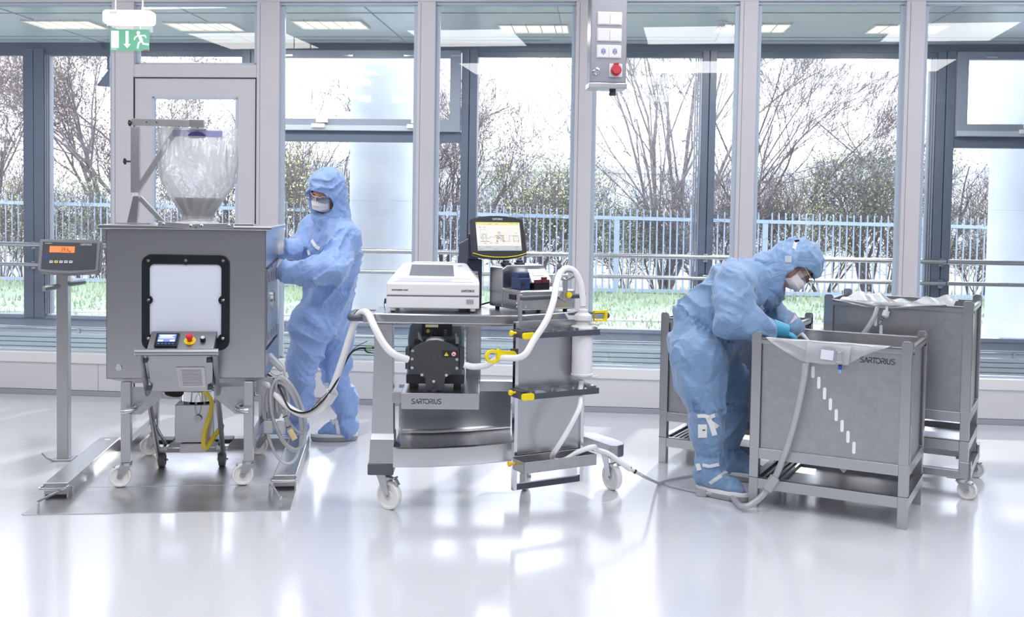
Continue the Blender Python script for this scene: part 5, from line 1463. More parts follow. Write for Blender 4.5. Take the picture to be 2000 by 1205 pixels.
class Field:
    def __init__(s, lo, hi, res):
        s.lo, s.res = np.array(lo, np.float32), res
        s.n = [int(math.ceil((h - l) / res)) + 1 for l, h in zip(lo, hi)]
        s.X, s.Y, s.Z = np.meshgrid(*[np.arange(k, dtype=np.float32) * res + l for k, l in zip(s.n, lo)], indexing='ij')
    def cap(s, p0, r0, p1, r1, ecc=None):
        """tapered capsule; ecc=(axis, factor) squashes the section along a world axis"""
        p0, p1 = np.array(p0, np.float32), np.array(p1, np.float32)
        d = p1 - p0; L2 = float(d @ d) + 1e-9
        dx, dy, dz = s.X - p0[0], s.Y - p0[1], s.Z - p0[2]
        t = np.clip((dx * d[0] + dy * d[1] + dz * d[2]) / L2, 0, 1)
        ex, ey, ez = dx - t * d[0], dy - t * d[1], dz - t * d[2]
        if ecc is not None:
            a = np.array(ecc[0], np.float32); a /= np.linalg.norm(a)
            q = ex * a[0] + ey * a[1] + ez * a[2]
            k = ecc[1] - 1
            ex, ey, ez = ex + q * k * a[0], ey + q * k * a[1], ez + q * k * a[2]
        return np.sqrt(ex * ex + ey * ey + ez * ez) - (r0 + (r1 - r0) * t)
    def ell(s, c, ax, rad):
        """ellipsoid with axes ax (3 unit vectors) and radii"""
        dx, dy, dz = s.X - c[0], s.Y - c[1], s.Z - c[2]
        q = 0; 
        for a, r in zip(ax, rad):
            u = (dx * a[0] + dy * a[1] + dz * a[2]) / r
            q = q + u * u
        q = np.sqrt(q)
        return (q - 1) * min(rad)
    def chain(s, pts, k=.03, ecc=None):
        d = None
        for (p0, r0), (p1, r1) in zip(pts[:-1], pts[1:]):
            c = s.cap(p0, r0, p1, r1, ecc)
            d = c if d is None else smin(d, c, k)
        return d
    def mesh(s, f):
        """surface nets of f = 0"""
        n0, n1, n2 = f.shape
        sg = f < 0
        nx, ny, nz = n0 - 1, n1 - 1, n2 - 1
        cnt = np.zeros((nx, ny, nz), np.int8); P = np.zeros((nx, ny, nz, 3), np.float32)
        corner = lambda i, j, k: (slice(i, nx + i), slice(j, ny + j), slice(k, nz + k))
        for a, b in (((0,0,0),(1,0,0)),((0,1,0),(1,1,0)),((0,0,1),(1,0,1)),((0,1,1),(1,1,1)),((0,0,0),(0,1,0)),((1,0,0),(1,1,0)),((0,0,1),(0,1,1)),((1,0,1),(1,1,1)),((0,0,0),(0,0,1)),((1,0,0),(1,0,1)),((0,1,0),(0,1,1)),((1,1,0),(1,1,1))):
            fa, fb = f[corner(*a)], f[corner(*b)]
            m = (sg[corner(*a)] != sg[corner(*b)])
            t = np.where(m, fa / np.where(m, fa - fb, 1), 0)
            cnt += m
            for q in range(3):
                P[..., q] += np.where(m, a[q] + (b[q] - a[q]) * t, 0)
        act = cnt > 0
        idx = -np.ones((nx, ny, nz), np.int64); idx[act] = np.arange(act.sum())
        I = np.argwhere(act).astype(np.float32)
        V = (I + P[act] / cnt[act][:, None]) * s.res + s.lo
        F = []
        for ax in range(3):
            o1, o2 = [(1, 2), (2, 0), (0, 1)][ax]
            sl_a = [slice(1, -1)] * 3; sl_a[ax] = slice(0, -1)
            A = sg[tuple(sl_a)]
            sl_b = [slice(1, -1)] * 3; sl_b[ax] = slice(1, None)
            B = sg[tuple(sl_b)]
            loc = np.argwhere(A != B)
            if len(loc) == 0: continue
            flip = A[tuple(loc.T)]
            g = loc.copy()
            for q in range(3):
                if q != ax: g[:, q] += 1
            def at_(d1, d2):
                h = g.copy(); h[:, o1] -= d1; h[:, o2] -= d2
                return idx[h[:, 0], h[:, 1], h[:, 2]]
            quad = np.stack([at_(1, 1), at_(0, 1), at_(0, 0), at_(1, 0)], 1)
            quad[~flip] = quad[~flip][:, ::-1]
            F.append(quad)
        F = np.concatenate(F); F = F[(F >= 0).all(1)]
        return V, F
    def build(s, f, name, m, parent, smooth_it=1):
        V, F = s.mesh(f)
        me = bpy.data.meshes.new(name)
        me.from_pydata(V.tolist(), [], F.tolist())
        me.polygons.foreach_set('use_smooth', [True] * len(me.polygons))
        me.materials.append(m)
        me.update()
        o = bpy.data.objects.new(name, me); COL.objects.link(o); o.parent = parent
        if smooth_it:
            md = o.modifiers.new('smooth', 'SMOOTH'); md.factor = .5; md.iterations = smooth_it
        return o

def fabric_mat(name, col, col2):
    m = bpy.data.materials.new(name); m.use_nodes = True
    nt = m.node_tree; b = nt.nodes['Principled BSDF']
    b.inputs['Roughness'].default_value = .55; b.inputs['Sheen Weight'].default_value = .35
    tc = nt.nodes.new('ShaderNodeTexCoord')
    # fine woven carbon grid: two thin line sets
    mp = nt.nodes.new('ShaderNodeMapping'); mp.inputs['Scale'].default_value = (150, 150, 150); mp.inputs['Rotation'].default_value = (.3, .5, .2)
    nt.links.new(tc.outputs['Object'], mp.inputs[0])
    sp = nt.nodes.new('ShaderNodeSeparateXYZ'); nt.links.new(mp.outputs[0], sp.inputs[0])
    outs = []
    for ch in ('X', 'Z'):
        fr = nd(nt, 'ShaderNodeMath', operation='FRACT'); nt.links.new(sp.outputs[ch], fr.inputs[0])
        lt = nd(nt, 'ShaderNodeMath', operation='LESS_THAN'); lt.inputs[1].default_value = .28
        nt.links.new(fr.outputs[0], lt.inputs[0]); outs.append(lt)
    mx = nd(nt, 'ShaderNodeMath', operation='MAXIMUM')
    nt.links.new(outs[0].outputs[0], mx.inputs[0]); nt.links.new(outs[1].outputs[0], mx.inputs[1])
    cm_ = nt.nodes.new('ShaderNodeMix'); cm_.data_type = 'RGBA'
    cm_.inputs[6].default_value = (*col, 1); cm_.inputs[7].default_value = (*col2, 1)
    nt.links.new(mx.outputs[0], cm_.inputs[0]); nt.links.new(cm_.outputs[2], b.inputs['Base Color'])
    n = nd(nt, 'ShaderNodeTexNoise', Scale=7.0, Detail=2.5, Distortion=1.6); nt.links.new(tc.outputs['Object'], n.inputs['Vector'])
    bp = nd(nt, 'ShaderNodeBump', Strength=.75, Distance=.03); nt.links.new(n.outputs[0], bp.inputs['Height']); nt.links.new(bp.outputs[0], b.inputs['Normal'])
    return m
skin = mat('skin', (0.66, 0.36, 0.26), .5, sss=.08)
hairm = mat('dark_hair', (.05, .03, .02), .7)
maskm = mat('white_mask_cloth', (.86, .82, .83), .8, bump=(30, .2))
whitecloth = mat('white_cloth_tape', (.82, .82, .82), .7)
solem = mat('grey_sole', (.33, .34, .36), .6)
solew = mat('white_boot_edge', (.80, .80, .82), .6)
gogm = film_mat('clear_goggles', (.96, .97, .98), .10, .04, .7)
A3 = lambda v: np.array(v, np.float32)
def V3(x, y, Y): return np.array(D(x, y, Y), np.float32)
def ridge(L, X, Y, Z): return 1 - np.abs(2 * vnoise(L, X, Y, Z) - 1)
def fold_field(fl, d, seed, amp, fr=(7, 7, 7), warp=.12, ax=None):
    """ridged folds; fr = frequency along three axes ax"""
    L1, L2 = lattice(seed), lattice(seed + 1)
    m = np.abs(d) < .06
    X, Y, Z = fl.X[m], fl.Y[m], fl.Z[m]
    if ax is not None:
        a, b, c = [np.array(q, np.float32) / np.linalg.norm(q) for q in ax]
        X, Y, Z = X * a[0] + Y * a[1] + Z * a[2], X * b[0] + Y * b[1] + Z * b[2], X * c[0] + Y * c[1] + Z * c[2]
    w = (vnoise(L2, X * 6 + 9, Y * 6 + 3, Z * 6 + 5) - .5) * warp
    r = ridge(L1, (X + w) * fr[0] + 7, (Y + w) * fr[1] + 5, (Z - w) * fr[2] + 3)
    r = r ** 3
    r2 = ridge(L2, (X - w) * fr[0] * 2.1 + 1, (Y + w) * fr[1] * 2.1, (Z + w) * fr[2] * 2.1) ** 2
    d = d.copy(); d[m] -= 2.0 * amp * (r - .30) + amp * .7 * (r2 - .4)
    return d
def gather(fl, d, c, n, half, amp, waves, seed=3):
    """elastic gather: pinch the cloth near plane (c, n) with small pleats around"""
    n = np.array(n, np.float32); n /= np.linalg.norm(n)
    dx, dy, dz = fl.X - c[0], fl.Y - c[1], fl.Z - c[2]
    h = dx * n[0] + dy * n[1] + dz * n[2]
    R2 = dx * dx + dy * dy + dz * dz
    m = (np.abs(h) < half * 2.2) & (R2 < .30 ** 2) & (np.abs(d) < .08)
    u = np.cross(n, [.3, 1, .2]); u /= np.linalg.norm(u); v = np.cross(n, u)
    a = np.arctan2(dx[m] * v[0] + dy[m] * v[1] + dz[m] * v[2], dx[m] * u[0] + dy[m] * u[1] + dz[m] * u[2])
    g = np.exp(-(h[m] / half) ** 2)
    L = lattice(seed)
    jit = vnoise(L, a * 2 + 8, h[m] * 30 + 9, a * 0 + 2) * 3
    d = d.copy(); d[m] += amp * g - amp * .45 * np.sin(a * waves + jit) * np.exp(-(h[m] / (half * 1.6)) ** 2)
    return d
def orth(f, u):
    f = A3(f) / np.linalg.norm(f); u = A3(u) - f * float(np.dot(u, f)); u /= np.linalg.norm(u)
    return f, u, np.cross(f, u)        # forward, up, right-hand side (their left is -r?)
def hand(parent, name, m, wrist, dirv, palm_n, curl=.5, size=.19, side=1):
    """glove with palm, four fingers of unequal length and a thumb from the palm's side"""
    w = A3(wrist); d = A3(dirv) / np.linalg.norm(dirv); pn = A3(palm_n); pn -= d * float(pn @ d); pn /= np.linalg.norm(pn)
    s_ = np.cross(d, pn) * side
    lo = w - .16; hi = w + .16
    fl = Field(np.minimum(w, w + d * size) - .06, np.maximum(w, w + d * size) + .06, .0035)
    k = size / .19
    f = fl.chain([(w - d * .03, .030 * k), (w + d * .015, .029 * k)], .01, (pn, 1.3))
    palm = fl.chain([(w + d * .01, .030 * k), (w + d * .075 * k, .038 * k)], .01, (pn, 2.2))
    f = smin(f, palm, .02)
    for i, (off, L) in enumerate(((.030, .070), (.010, .079), (-.010, .073), (-.029, .058))):
        b = w + d * (.085 * k) + s_ * off * k
        a1 = curl * (1 + .15 * i); q = []
        dirc = d * math.cos(a1 * .5) + pn * math.sin(a1 * .5)
        p1 = b + dirc * L * .45 * k
        dirc = d * math.cos(a1 * 1.3) + pn * math.sin(a1 * 1.3)
        p2 = p1 + dirc * L * .32 * k
        dirc = d * math.cos(a1 * 2.0) + pn * math.sin(a1 * 2.0)
        p3 = p2 + dirc * L * .25 * k
        fi = fl.chain([(b - d * .02, .0095 * k), (p1, .0092 * k), (p2, .0085 * k), (p3, .0072 * k)], .003)
        f = smin(f, fi, .004)
    tb = w + d * .025 * k + s_ * .030 * k
    td = d * .7 + s_ * .65 + pn * .25; td /= np.linalg.norm(td)
    t1 = tb + td * .035 * k; t2 = t1 + (td * .8 + d * .3 + pn * .2) * .030 * k
    f = smin(f, fl.chain([(tb, .014 * k), (t1, .0115 * k), (t2, .009 * k)], .004), .008)
    return fl.build(f, name, m, parent, 1)
def shoe(parent, ankle, toe, heel_z, fabric, flip=1, h=.055, L=.30, lift=0.0):
    """overboot: cloth upper over a white rimmed grey sole; returns nothing"""
    a = A3(ankle); t = A3(toe); d = t - a; d[2] = 0; d /= np.linalg.norm(d); s_ = np.array([-d[1], d[0], 0])
    base = a.copy(); base[2] = 0
    heel = base - d * .075; tip = heel + d * L
    out = []
    n = 28
    for i in range(n):
        th = 2 * math.pi * i / n
        x = math.cos(th); y = math.sin(th)
        wd = .053 * (1 + .10 * x) * (1 - .12 * math.cos(2 * th))
        lx = (L / 2) * (abs(x) ** .8) * (1 if x > 0 else -1)
        out.append(heel + d * (L / 2 + lx) + s_ * y * wd)
    def slab(z0, z1, g0, g1):
        c = heel + d * L / 2
        V = [tuple(c + (p - c) * g0 + np.array([0, 0, z0 + lift])) for p in out] + [tuple(c + (p - c) * g1 + np.array([0, 0, z1 + lift])) for p in out]
        return MB().add(V, [tuple(reversed(range(n))), tuple(range(n, 2 * n))] + [(i, (i + 1) % n, n + (i + 1) % n, n + i) for i in range(n)])
    so = slab(.002, .028, .97, 1.02).build('boot_sole', solem, parent, bevel=.004)
    slab(.028, .050, 1.02, 1.0).build('boot_rim', solew, so, bevel=.005)
    return heel, tip, d, s_

def coverall_person(name, label, blue1, J, R, spec):
    pass

def head_mesh(per, hc, f, u, fl):
    r = np.cross(f, u)
    ax = (r, f, u)
    hd = fl.ell(hc + u * .03 - f * .01, ax, (.077, .098, .100))
    jaw = fl.ell(hc - u * .045 + f * .022, ax, (.060, .070, .075))
    d = smin(hd, jaw, .035)
    d = smin(d, fl.chain([(hc + f * .088 + u * .012, .010), (hc + f * .108 - u * .028, .015)], .01), .012)         # nose
    d = smin(d, fl.chain([(hc + f * .085 + u * .028 - r * .045, .009), (hc + f * .092 + u * .030, .009), (hc + f * .085 + u * .028 + r * .045, .009)], .01), .015)   # brow
    for s in (-1, 1):
        d = np.maximum(d, -fl.ell(hc + f * .098 + u * .008 + r * s * .032, ax, (.018, .016, .011)))
        d = smin(d, fl.ell(hc + f * .078 + u * .008 + r * s * .032, ax, (.014, .013, .012)), .004)              # eyeball lids
        d = smin(d, fl.ell(hc + r * s * .078 - f * .005, ax, (.012, .020, .030)), .008)                          # ears
    d = smin(d, fl.chain([(hc + f * .088 - u * .055 - r * .020, .007), (hc + f * .092 - u * .055 + r * .020, .007)], .01), .008)    # lips
    return d
def eyes(par, hc, f, u):
    r = np.cross(f, u)
    for s in (-1, 1):
        c = hc + f * .0885 + u * .008 + r * s * .032
        MB().ball(tuple(c), .0075, 10, 8).build('eye', mat('dark_eye', (.04, .03, .03), .2), par)
        e = hc + f * .097 + u * .031 + r * s * .030
        MB().tube([tuple(e - r * .016), tuple(e + u * .003), tuple(e + r * .016)], .0035, n=6).build('eyebrow', hairm, par)
def facegear(par, hc, f, u, mask_drop=0):
    r = np.cross(f, u)
    # mask: curved shell over nose, mouth and chin
    V = []; F = []; nu, nv = 18, 12
    for j in range(nv + 1):
        for i in range(nu + 1):
            a = (i / nu - .5) * 2.15; v = j / nv
            h = .004 - v * .100
            rad_f = .112 + .020 * math.sin(v * math.pi) - .03 * max(0, v - .7) / .3 + .003 * math.sin(v * 22)
            rad_r = .079 - .010 * v
            p = hc + u * (h + .008 * math.cos(a) ) + f * (rad_f * math.cos(a) - .004) + r * (rad_r * math.sin(a))
            V.append(tuple(p))
    for j in range(nv):
        for i in range(nu):
            q = j * (nu + 1) + i; F.append((q, q + 1, q + nu + 2, q + nu + 1))
    m_ = MB().add(V, F).build('face_mask', maskm, par)
    sd = m_.modifiers.new('thick', 'SOLIDIFY'); sd.thickness = .002
    # goggles: wrap-around clear shield with a rim
    V = []; F = []; nu, nv = 20, 5
    for j in range(nv + 1):
        for i in range(nu + 1):
            a = (i / nu - .5) * 2.7; v = j / nv
            p = hc + u * (.036 - v * .052) + f * (.124 * math.cos(a) - .008) + r * (.082 * math.sin(a))
            V.append(tuple(p))
    for j in range(nv):
        for i in range(nu):
            q = j * (nu + 1) + i; F.append((q, q + 1, q + nu + 2, q + nu + 1))
    g = MB().add(V, F).build('safety_glasses', gogm, par)
    rim = [V[i] for i in range(nu + 1)]
    MB().ring(rim, .0022, 6).build('glasses_rim', mat('clear_rim', (.75, .75, .78), .3), g)

# ------------------------------------------------ standing person at the cabinet
per = thing('person', 'person in blue cleanroom coverall, hood and mask standing with arms reaching to the steel cabinet', 'person', (0, 0, 0))
fabL = fabric_mat('light_blue_coverall', (.30, .45, .80), (.22, .36, .68))
pel, wst, chs, nck = V3(634, 606, 6.82), V3(648, 555, 6.78), V3(650, 490, 6.72), V3(650, 436, 6.66)
hc = V3(638, 379, 6.62)
lsh, rsh = V3(674, 466, 6.52), V3(612, 446, 6.88)
lel, lwr = V3(652, 525, 6.32), V3(562, 530, 6.28)
rel, rwr = V3(587, 490, 6.74), V3(558, 486, 6.45)
lhip, rhip = V3(610, 640, 6.74), V3(650, 640, 6.92)
lkn, lan = V3(590, 722, 6.74), V3(577, 832, 6.90)
rkn, ran = V3(655, 722, 6.98), V3(677, 826, 6.95)
B = np.array([lsh, rsh, lwr, rwr, lan, ran, hc, V3(545, 490, 6.2), V3(700, 500, 6.5)])
fl = Field((B.min(0) - .20), np.append((B.max(0) + .25)[:2], 1.60), .0085)
fl2 = fl
# coverall
tor = smin(fl.cap(pel, .150, wst, .138, ((.3, 1, 0), 1.0)), fl.cap(wst, .140, chs, .158, ((0, 1, 0), 1.0)), .08)
tor = smin(tor, fl.cap(lsh, .085, rsh, .080), .10)
tor = smin(tor, fl.cap(chs, .150, nck - A3((0, 0, .03)), .095), .08)
la = fl.chain([(lsh, .088), (lel, .082), ((lel + lwr) / 2 + A3((0, 0, -.01)), .074), (lwr, .055)], .03)
ra = fl.chain([(rsh, .080), (rel, .072), (rwr, .052)], .03)
ll = fl.chain([(pel * .5 + lhip * .5, .150), (lhip, .140), (lkn + A3((0, 0, .05)), .105), (lkn - A3((0, 0, .02)), .094)], .04)
rl = fl.chain([(rhip, .135), (rkn + A3((0, 0, .05)), .098), (rkn - A3((0, 0, .02)), .088)], .04)
lc = fl.chain([(lkn - A3((0, 0, .0)), .082), ((lkn + lan) / 2 + A3((.01, 0, -.03)), .078), (lan + A3((0, 0, .04)), .058), (lan - A3((0, 0, .05)), .062)], .03)
rc = fl.chain([(rkn, .078), ((rkn + ran) / 2 + A3((.02, 0, -.02)), .082), (ran + A3((0, 0, .05)), .060), (ran - A3((0, 0, .04)), .066)], .03)
tor = fold_field(fl, tor, 11, .015, (13, 5, 3), ax=((1, 0, -.7), (0, 1, 0), (.7, 0, 1)))
la = fold_field(fl, la, 13, .016, (13, 5, 4), ax=((1, 0, -.9), (0, 1, 0), (.9, 0, 1)))
ra = fold_field(fl, ra, 15, .014, (14, 5, 5), ax=((1, 0, .8), (0, 1, 0), (-.8, 0, 1)))
ll = fold_field(fl, ll, 17, .016, (12, 4, 3), ax=((1, 0, 1.3), (0, 1, 0), (-1.3, 0, 1)))
rl = fold_field(fl, rl, 19, .015, (12, 4, 3), ax=((1, 0, -.9), (0, 1, 0), (.9, 0, 1)))
lc = fold_field(fl, lc, 21, .012, (13, 6, 4), ax=((1, 0, .8), (0, 1, 0), (-.8, 0, 1))); rc = fold_field(fl, rc, 23, .012, (13, 6, 4), ax=((1, 0, -.8), (0, 1, 0), (.8, 0, 1)))
d = smin(tor, la, .035)
d = smin(d, ra, .035)
legs = np.minimum(smin(ll, lc, .008), smin(rl, rc, .008))
d = smin(d, legs, .05)
d = gather(fl, d, wst - A3((0, 0, .02)), (.1, 0, 1), .012, .010, 34)
d = gather(fl, d, lan + A3((0, 0, .035)), (0, 0, 1), .018, .016, 16)
d = gather(fl, d, ran + A3((0, 0, .045)), (.1, 0, 1), .018, .016, 16)
d = gather(fl, d, lkn - A3((0, 0, .035)), (0, 0, 1), .010, .010, 22)
d = gather(fl, d, rkn - A3((0, 0, .030)), (0, 0, 1), .010, .010, 22)
toeL, toeR = V3(540, 858, 6.9), V3(625, 850, 6.93)
for an, to in ((lan, toeL), (ran, toeR)):
    dd = to - an; dd[2] = 0; dd /= np.linalg.norm(dd)
    b0 = an.copy(); b0[2] = .095
    up_ = fl.chain([(b0 - dd * .035, .050), (b0 + dd * .06 - A3((0, 0, .012)), .048), (b0 + dd * .16 - A3((0, 0, .042)), .034)], .03)
    up_ = fold_field(fl, up_, 27, .008, (14, 14, 10))
    up_ = np.maximum(up_, .046 - fl.Z)
    d = smin(d, up_, .02)
d = np.maximum(d, fl.Z - 1.585)
fc = hc + A3((0, 0, 0))
f, u, r = orth((-.46, -.78, -.42), (.30, .10, .95))
fl.build(d, 'coverall', fabL, per, 2)
# body beneath: head, neck, trunk and limbs as one surface
flb = Field((B.min(0) - .12), (B.max(0) + .20), .0075)
bd = head_mesh(per, hc, f, u, flb)
bd = smin(bd, flb.chain([(hc - u * .06 - f * .02, .055), (nck, .058)], .02), .02)
bd = smin(bd, flb.chain([(nck, .06), (chs, .11), (wst, .10), (pel, .11)], .04), .03)
bd = smin(bd, flb.cap(lsh, .05, rsh, .05), .04)
for c in (((lsh, .045), (lel, .040), (lwr, .028)), ((rsh, .045), (rel, .038), (rwr, .028)), ((lhip, .08), (lkn, .040), (lan, .022)), ((rhip, .08), (rkn, .040), (ran, .022))):
    bd = smin(bd, flb.chain(list(c), .02), .03)
flb.build(bd, 'body', skin, per, 1)
eyes(per, hc, f, u); facegear(per, hc, f, u)
# hood with a face opening
def hood(per, hc, f, u, nck, fab, seed, op=(.115, -.026, .09, .10, .08), big=1.0):
    r = np.cross(f, u); ax = (r, f, u)
    lo = hc - .26; hi = hc + .26
    q = Field(lo, hi, .006)
    h = q.ell(hc + u * .030 - f * .012, ax, (.108 * big, .122 * big, .130 * big))
    h = smin(h, q.ell(hc - u * .05 + f * .012, ax, (.095, .108, .09)), .05)
    h = smin(h, q.chain([(hc - u * .07 - f * .03, .080), (nck + A3((0, 0, .03)), .090), (nck - A3((0, 0, .04)), .115)], .05), .06)
    h = fold_field(q, h, seed, .009, (14, 5, 5), .2, ax=(f * .5 + u, r, f - u * .5)) - .004
    h = fold_field(q, h, seed + 5, .003, (24, 14, 10), .1)
    # opening: wedge in front of the face
    o = q.ell(hc + f * op[0] + u * op[1], ax, (op[2], op[3], op[4]))
    h = np.maximum(h, -o)
    inner = smin(q.ell(hc + u * .028 - f * .010, ax, (.092, .108, .116)), q.ell(hc - u * .05 + f * .01, ax, (.078, .09, .075)), .04)
    h = np.maximum(h, -inner)
    return q.build(h, 'hood', fab, per, 1)
hd = hood(per, hc, f, u, nck, fabL, 31, (.120, -.016, .108, .120, .088), .97)
# gloves, boots, white tapes
glw = mat('white_latex_glove', (.80, .80, .84), .4)
hand(per, 'glove', glw, lwr + A3((-.035, 0, .005)), (-1, .05, .0), (0, .5, -.8), .5, .18, 1)
hand(per, 'glove', glw, rwr + A3((-.030, -.02, .006)), (-1, -.25, .02), (0, -.3, -.9), .5, .18, -1)
for w_, dv in ((lwr, (-1, 0, .02)), (rwr, (-1, -.4, 0))):
    dv = A3(dv) / np.linalg.norm(dv)
    MB().ring([tuple(w_ - dv * .01), tuple(w_ + dv * .02), tuple(w_ + dv * .06)], [.052, .050, .040], 20).build('glove_cuff', glw, per)
for an, to in ((lan, toeL), (ran, toeR)):
    shoe(per, an, to, 0, fabL, L=.31)
def patch(par, name, pts, m, t=.003):
    n = Vector((0, -1, 0))
    mb = MB(); k = len(pts)
    mb.add([tuple(p) for p in pts] + [tuple(A3(p) + A3((0, -t, 0))) for p in pts], [tuple(range(k)), tuple(range(k, 2 * k))] + [(i, (i + 1) % k, k + (i + 1) % k, k + i) for i in range(k)])
    return mb.build(name, m, par)
def on_surface(par, pxs, off=.004, what='coverall'):
    """points on the coverall under the given picture points, a little outside the cloth"""
    dg = bpy.context.evaluated_depsgraph_get()
    ob = [c for c in par.children if c.name.startswith(what)][0]
    ev = ob.evaluated_get(dg); res = []
    for x, y in pxs:
        dr = px(x, y).normalized()
        ok, loc, nrm_, _ = ev.ray_cast(CAMP, dr)
        res.append(loc - dr * off if ok else None)
    return res
def tape(par, name, pxs, w, m, sub=6, what='coverall'):
    P = []
    for a, b in zip(pxs[:-1], pxs[1:]):
        for i in range(sub): P.append((a[0] + (b[0] - a[0]) * i / sub, a[1] + (b[1] - a[1]) * i / sub))
    P.append(pxs[-1])
    Q = [q for q in on_surface(par, P, .006, what) if q is not None]
    if len(Q) < 2: return
    mb = MB()
    for a, b in zip(Q[:-1], Q[1:]):
        if (b - a).length < .12: mb.bar(a, b + (b - a) * .1, .0025, w, up=(b - a).cross(Vector((0, 1, 0))).normalized())
    return mb.build(name, m, par)
bpy.context.view_layer.update()
tape(per, 'pocket_edge', [(609, 469), (616, 481), (624, 486)], .020, whitecloth)
tape(per, 'pocket_edge', [(601, 488), (604, 498)], .014, whitecloth)
tape(per, 'boot_tie', [(652, 815), (657, 822), (660, 840), (661, 848)], .022, whitecloth)
tape(per, 'boot_tie', [(643, 822), (654, 826)], .030, whitecloth)
tape(per, 'boot_label', [(640, 748), (641, 758)], .045, whitecloth)

# ------------------------------------------------ person bending over the crate
per2 = thing('person', 'person in blue cleanroom coverall bending forward with both hands in the front crate', 'person', (0, 0, 0))
fabR = fabric_mat('mid_blue_coverall', (.24, .39, .61), (.17, .29, .50))
pel = V3(1372, 668, 5.92); wst = V3(1383, 622, 5.92); chs = V3(1440, 568, 5.86); nck = V3(1502, 545, 5.84)
hc = V3(1549, 522, 5.80)
rsh, lsh = V3(1440, 552, 5.68), V3(1484, 560, 6.05)
rel, rwr = V3(1428, 622, 5.60), V3(1508, 640, 5.60)
lel, lwr = V3(1500, 620, 6.00), V3(1545, 640, 5.86)
rhip, lhip = V3(1365, 695, 5.78), V3(1400, 690, 6.02)
rkn, ran = V3(1380, 800, 5.74), V3(1386, 905, 5.74)
lkn, lan = V3(1430, 795, 6.04), V3(1424, 890, 6.12)
B = np.array([pel, chs, rsh, lsh, rel, rwr, lwr, ran, lan, hc])
fl = Field(np.minimum(B.min(0) - .28, [99, 99, -.0]), (B.max(0) + .17), .0085)
tor = smin(fl.cap(pel, .168, wst, .150), fl.cap(wst, .150, chs, .160), .08)
tor = smin(tor, fl.cap(rsh, .090, lsh, .090), .10)
tor = smin(tor, fl.cap(chs, .152, nck + A3((-.03, 0, 0)), .100), .08)
bk = V3(1346, 612, 5.90)
tor = smin(tor, fl.cap(pel + A3((-.035, 0, .03)), .130, bk + A3((.03, 0, -.02)), .095), .06)
ra = fl.chain([(rsh, .098), ((rsh + rel) / 2 + A3((-.012, -.01, 0)), .092), (rel, .086), ((rel + rwr) / 2, .074), (rwr, .052)], .03)
la = fl.chain([(lsh, .090), (lel, .080), (lwr, .066)], .03)
rl = fl.chain([(pel * .5 + rhip * .5, .150), (rhip, .140), ((rhip + rkn) / 2 + A3((-.012, 0, 0)), .120), (rkn, .092)], .04)
ll = fl.chain([(lhip, .140), ((lhip + lkn) / 2 + A3((.01, 0, 0)), .110), (lkn, .088)], .04)
rc = fl.chain([(rkn, .088), ((rkn + ran) / 2 + A3((-.004, 0, .04)), .086), (ran + A3((0, 0, .04)), .062), (ran - A3((0, 0, .04)), .070)], .03)
lc = fl.chain([(lkn, .080), ((lkn + lan) / 2 + A3((0, 0, .03)), .082), (lan + A3((0, 0, .04)), .056), (lan - A3((0, 0, .04)), .062)], .03)
tor = fold_field(fl, tor, 41, .016, (12, 5, 3), ax=((1, 0, .6), (0, 1, 0), (-.6, 0, 1)))
ra = fold_field(fl, ra, 43, .018, (12, 5, 3.5), ax=((.6, 0, 1), (0, 1, 0), (-1, 0, .6)))
la = fold_field(fl, la, 45, .016, (13, 5, 4), ax=((1, 0, -.6), (0, 1, 0), (.6, 0, 1)))
rl = fold_field(fl, rl, 47, .016, (12, 5, 2.5), ax=((1, 0, .5), (0, 1, 0), (-.5, 0, 1)))
ll = fold_field(fl, ll, 49, .015, (12, 5, 3), ax=((1, 0, -.8), (0, 1, 0), (.8, 0, 1)))
rc = fold_field(fl, rc, 51, .012, (12, 6, 3), ax=((1, 0, .4), (0, 1, 0), (-.4, 0, 1))); lc = fold_field(fl, lc, 53, .012, (12, 6, 3), ax=((1, 0, -.6), (0, 1, 0), (.6, 0, 1)))
d = smin(tor, ra, .035); d = smin(d, la, .035)
legs = np.minimum(smin(rl, rc, .008), smin(ll, lc, .008))
d = smin(d, legs, .045)
wd = (chs - pel); 
d = gather(fl, d, V3(1384, 634, 5.9), wd, .014, .016, 30)
d = gather(fl, d, ran + A3((0, 0, .045)), (0, 0, 1), .018, .016, 16)
d = gather(fl, d, lan + A3((0, 0, .045)), (0, 0, 1), .018, .014, 16)
d = gather(fl, d, rkn - A3((0, 0, .0)), (0, 0, 1), .010, .012, 22)
d = gather(fl, d, lkn - A3((0, 0, .0)), (0, 0, 1), .010, .012, 22)
toeR, toeL = V3(1450, 968, 5.62), V3(1462, 918, 6.06)
for an, to in ((ran, toeR), (lan, toeL)):
    dd = to - an; dd[2] = 0; dd /= np.linalg.norm(dd)
    b0 = an.copy(); b0[2] = .105
    up_ = fl.chain([(b0 - dd * .035, .056), (b0 + dd * .06 - A3((0, 0, .012)), .054), (b0 + dd * .17 - A3((0, 0, .048)), .036)], .03)
    up_ = smin(up_, fl.cap(b0, .05, an, .055), .03)
    up_ = fold_field(fl, up_, 57, .010, (14, 14, 10))
    up_ = np.maximum(up_, .046 - fl.Z)
    d = smin(d, up_, .02)
fl.build(d, 'coverall', fabR, per2, 2)
f, u, r = orth((.50, -.42, -.76), (.86, -.02, .48))
flb = Field(B.min(0) - .12, B.max(0) + .20, .0075)
bd = head_mesh(per2, hc, f, u, flb)
bd = smin(bd, flb.chain([(hc - u * .06 - f * .02, .055), (nck, .058)], .02), .02)
bd = smin(bd, flb.chain([(nck, .06), (chs, .11), (wst, .10), (pel, .11)], .04), .03)
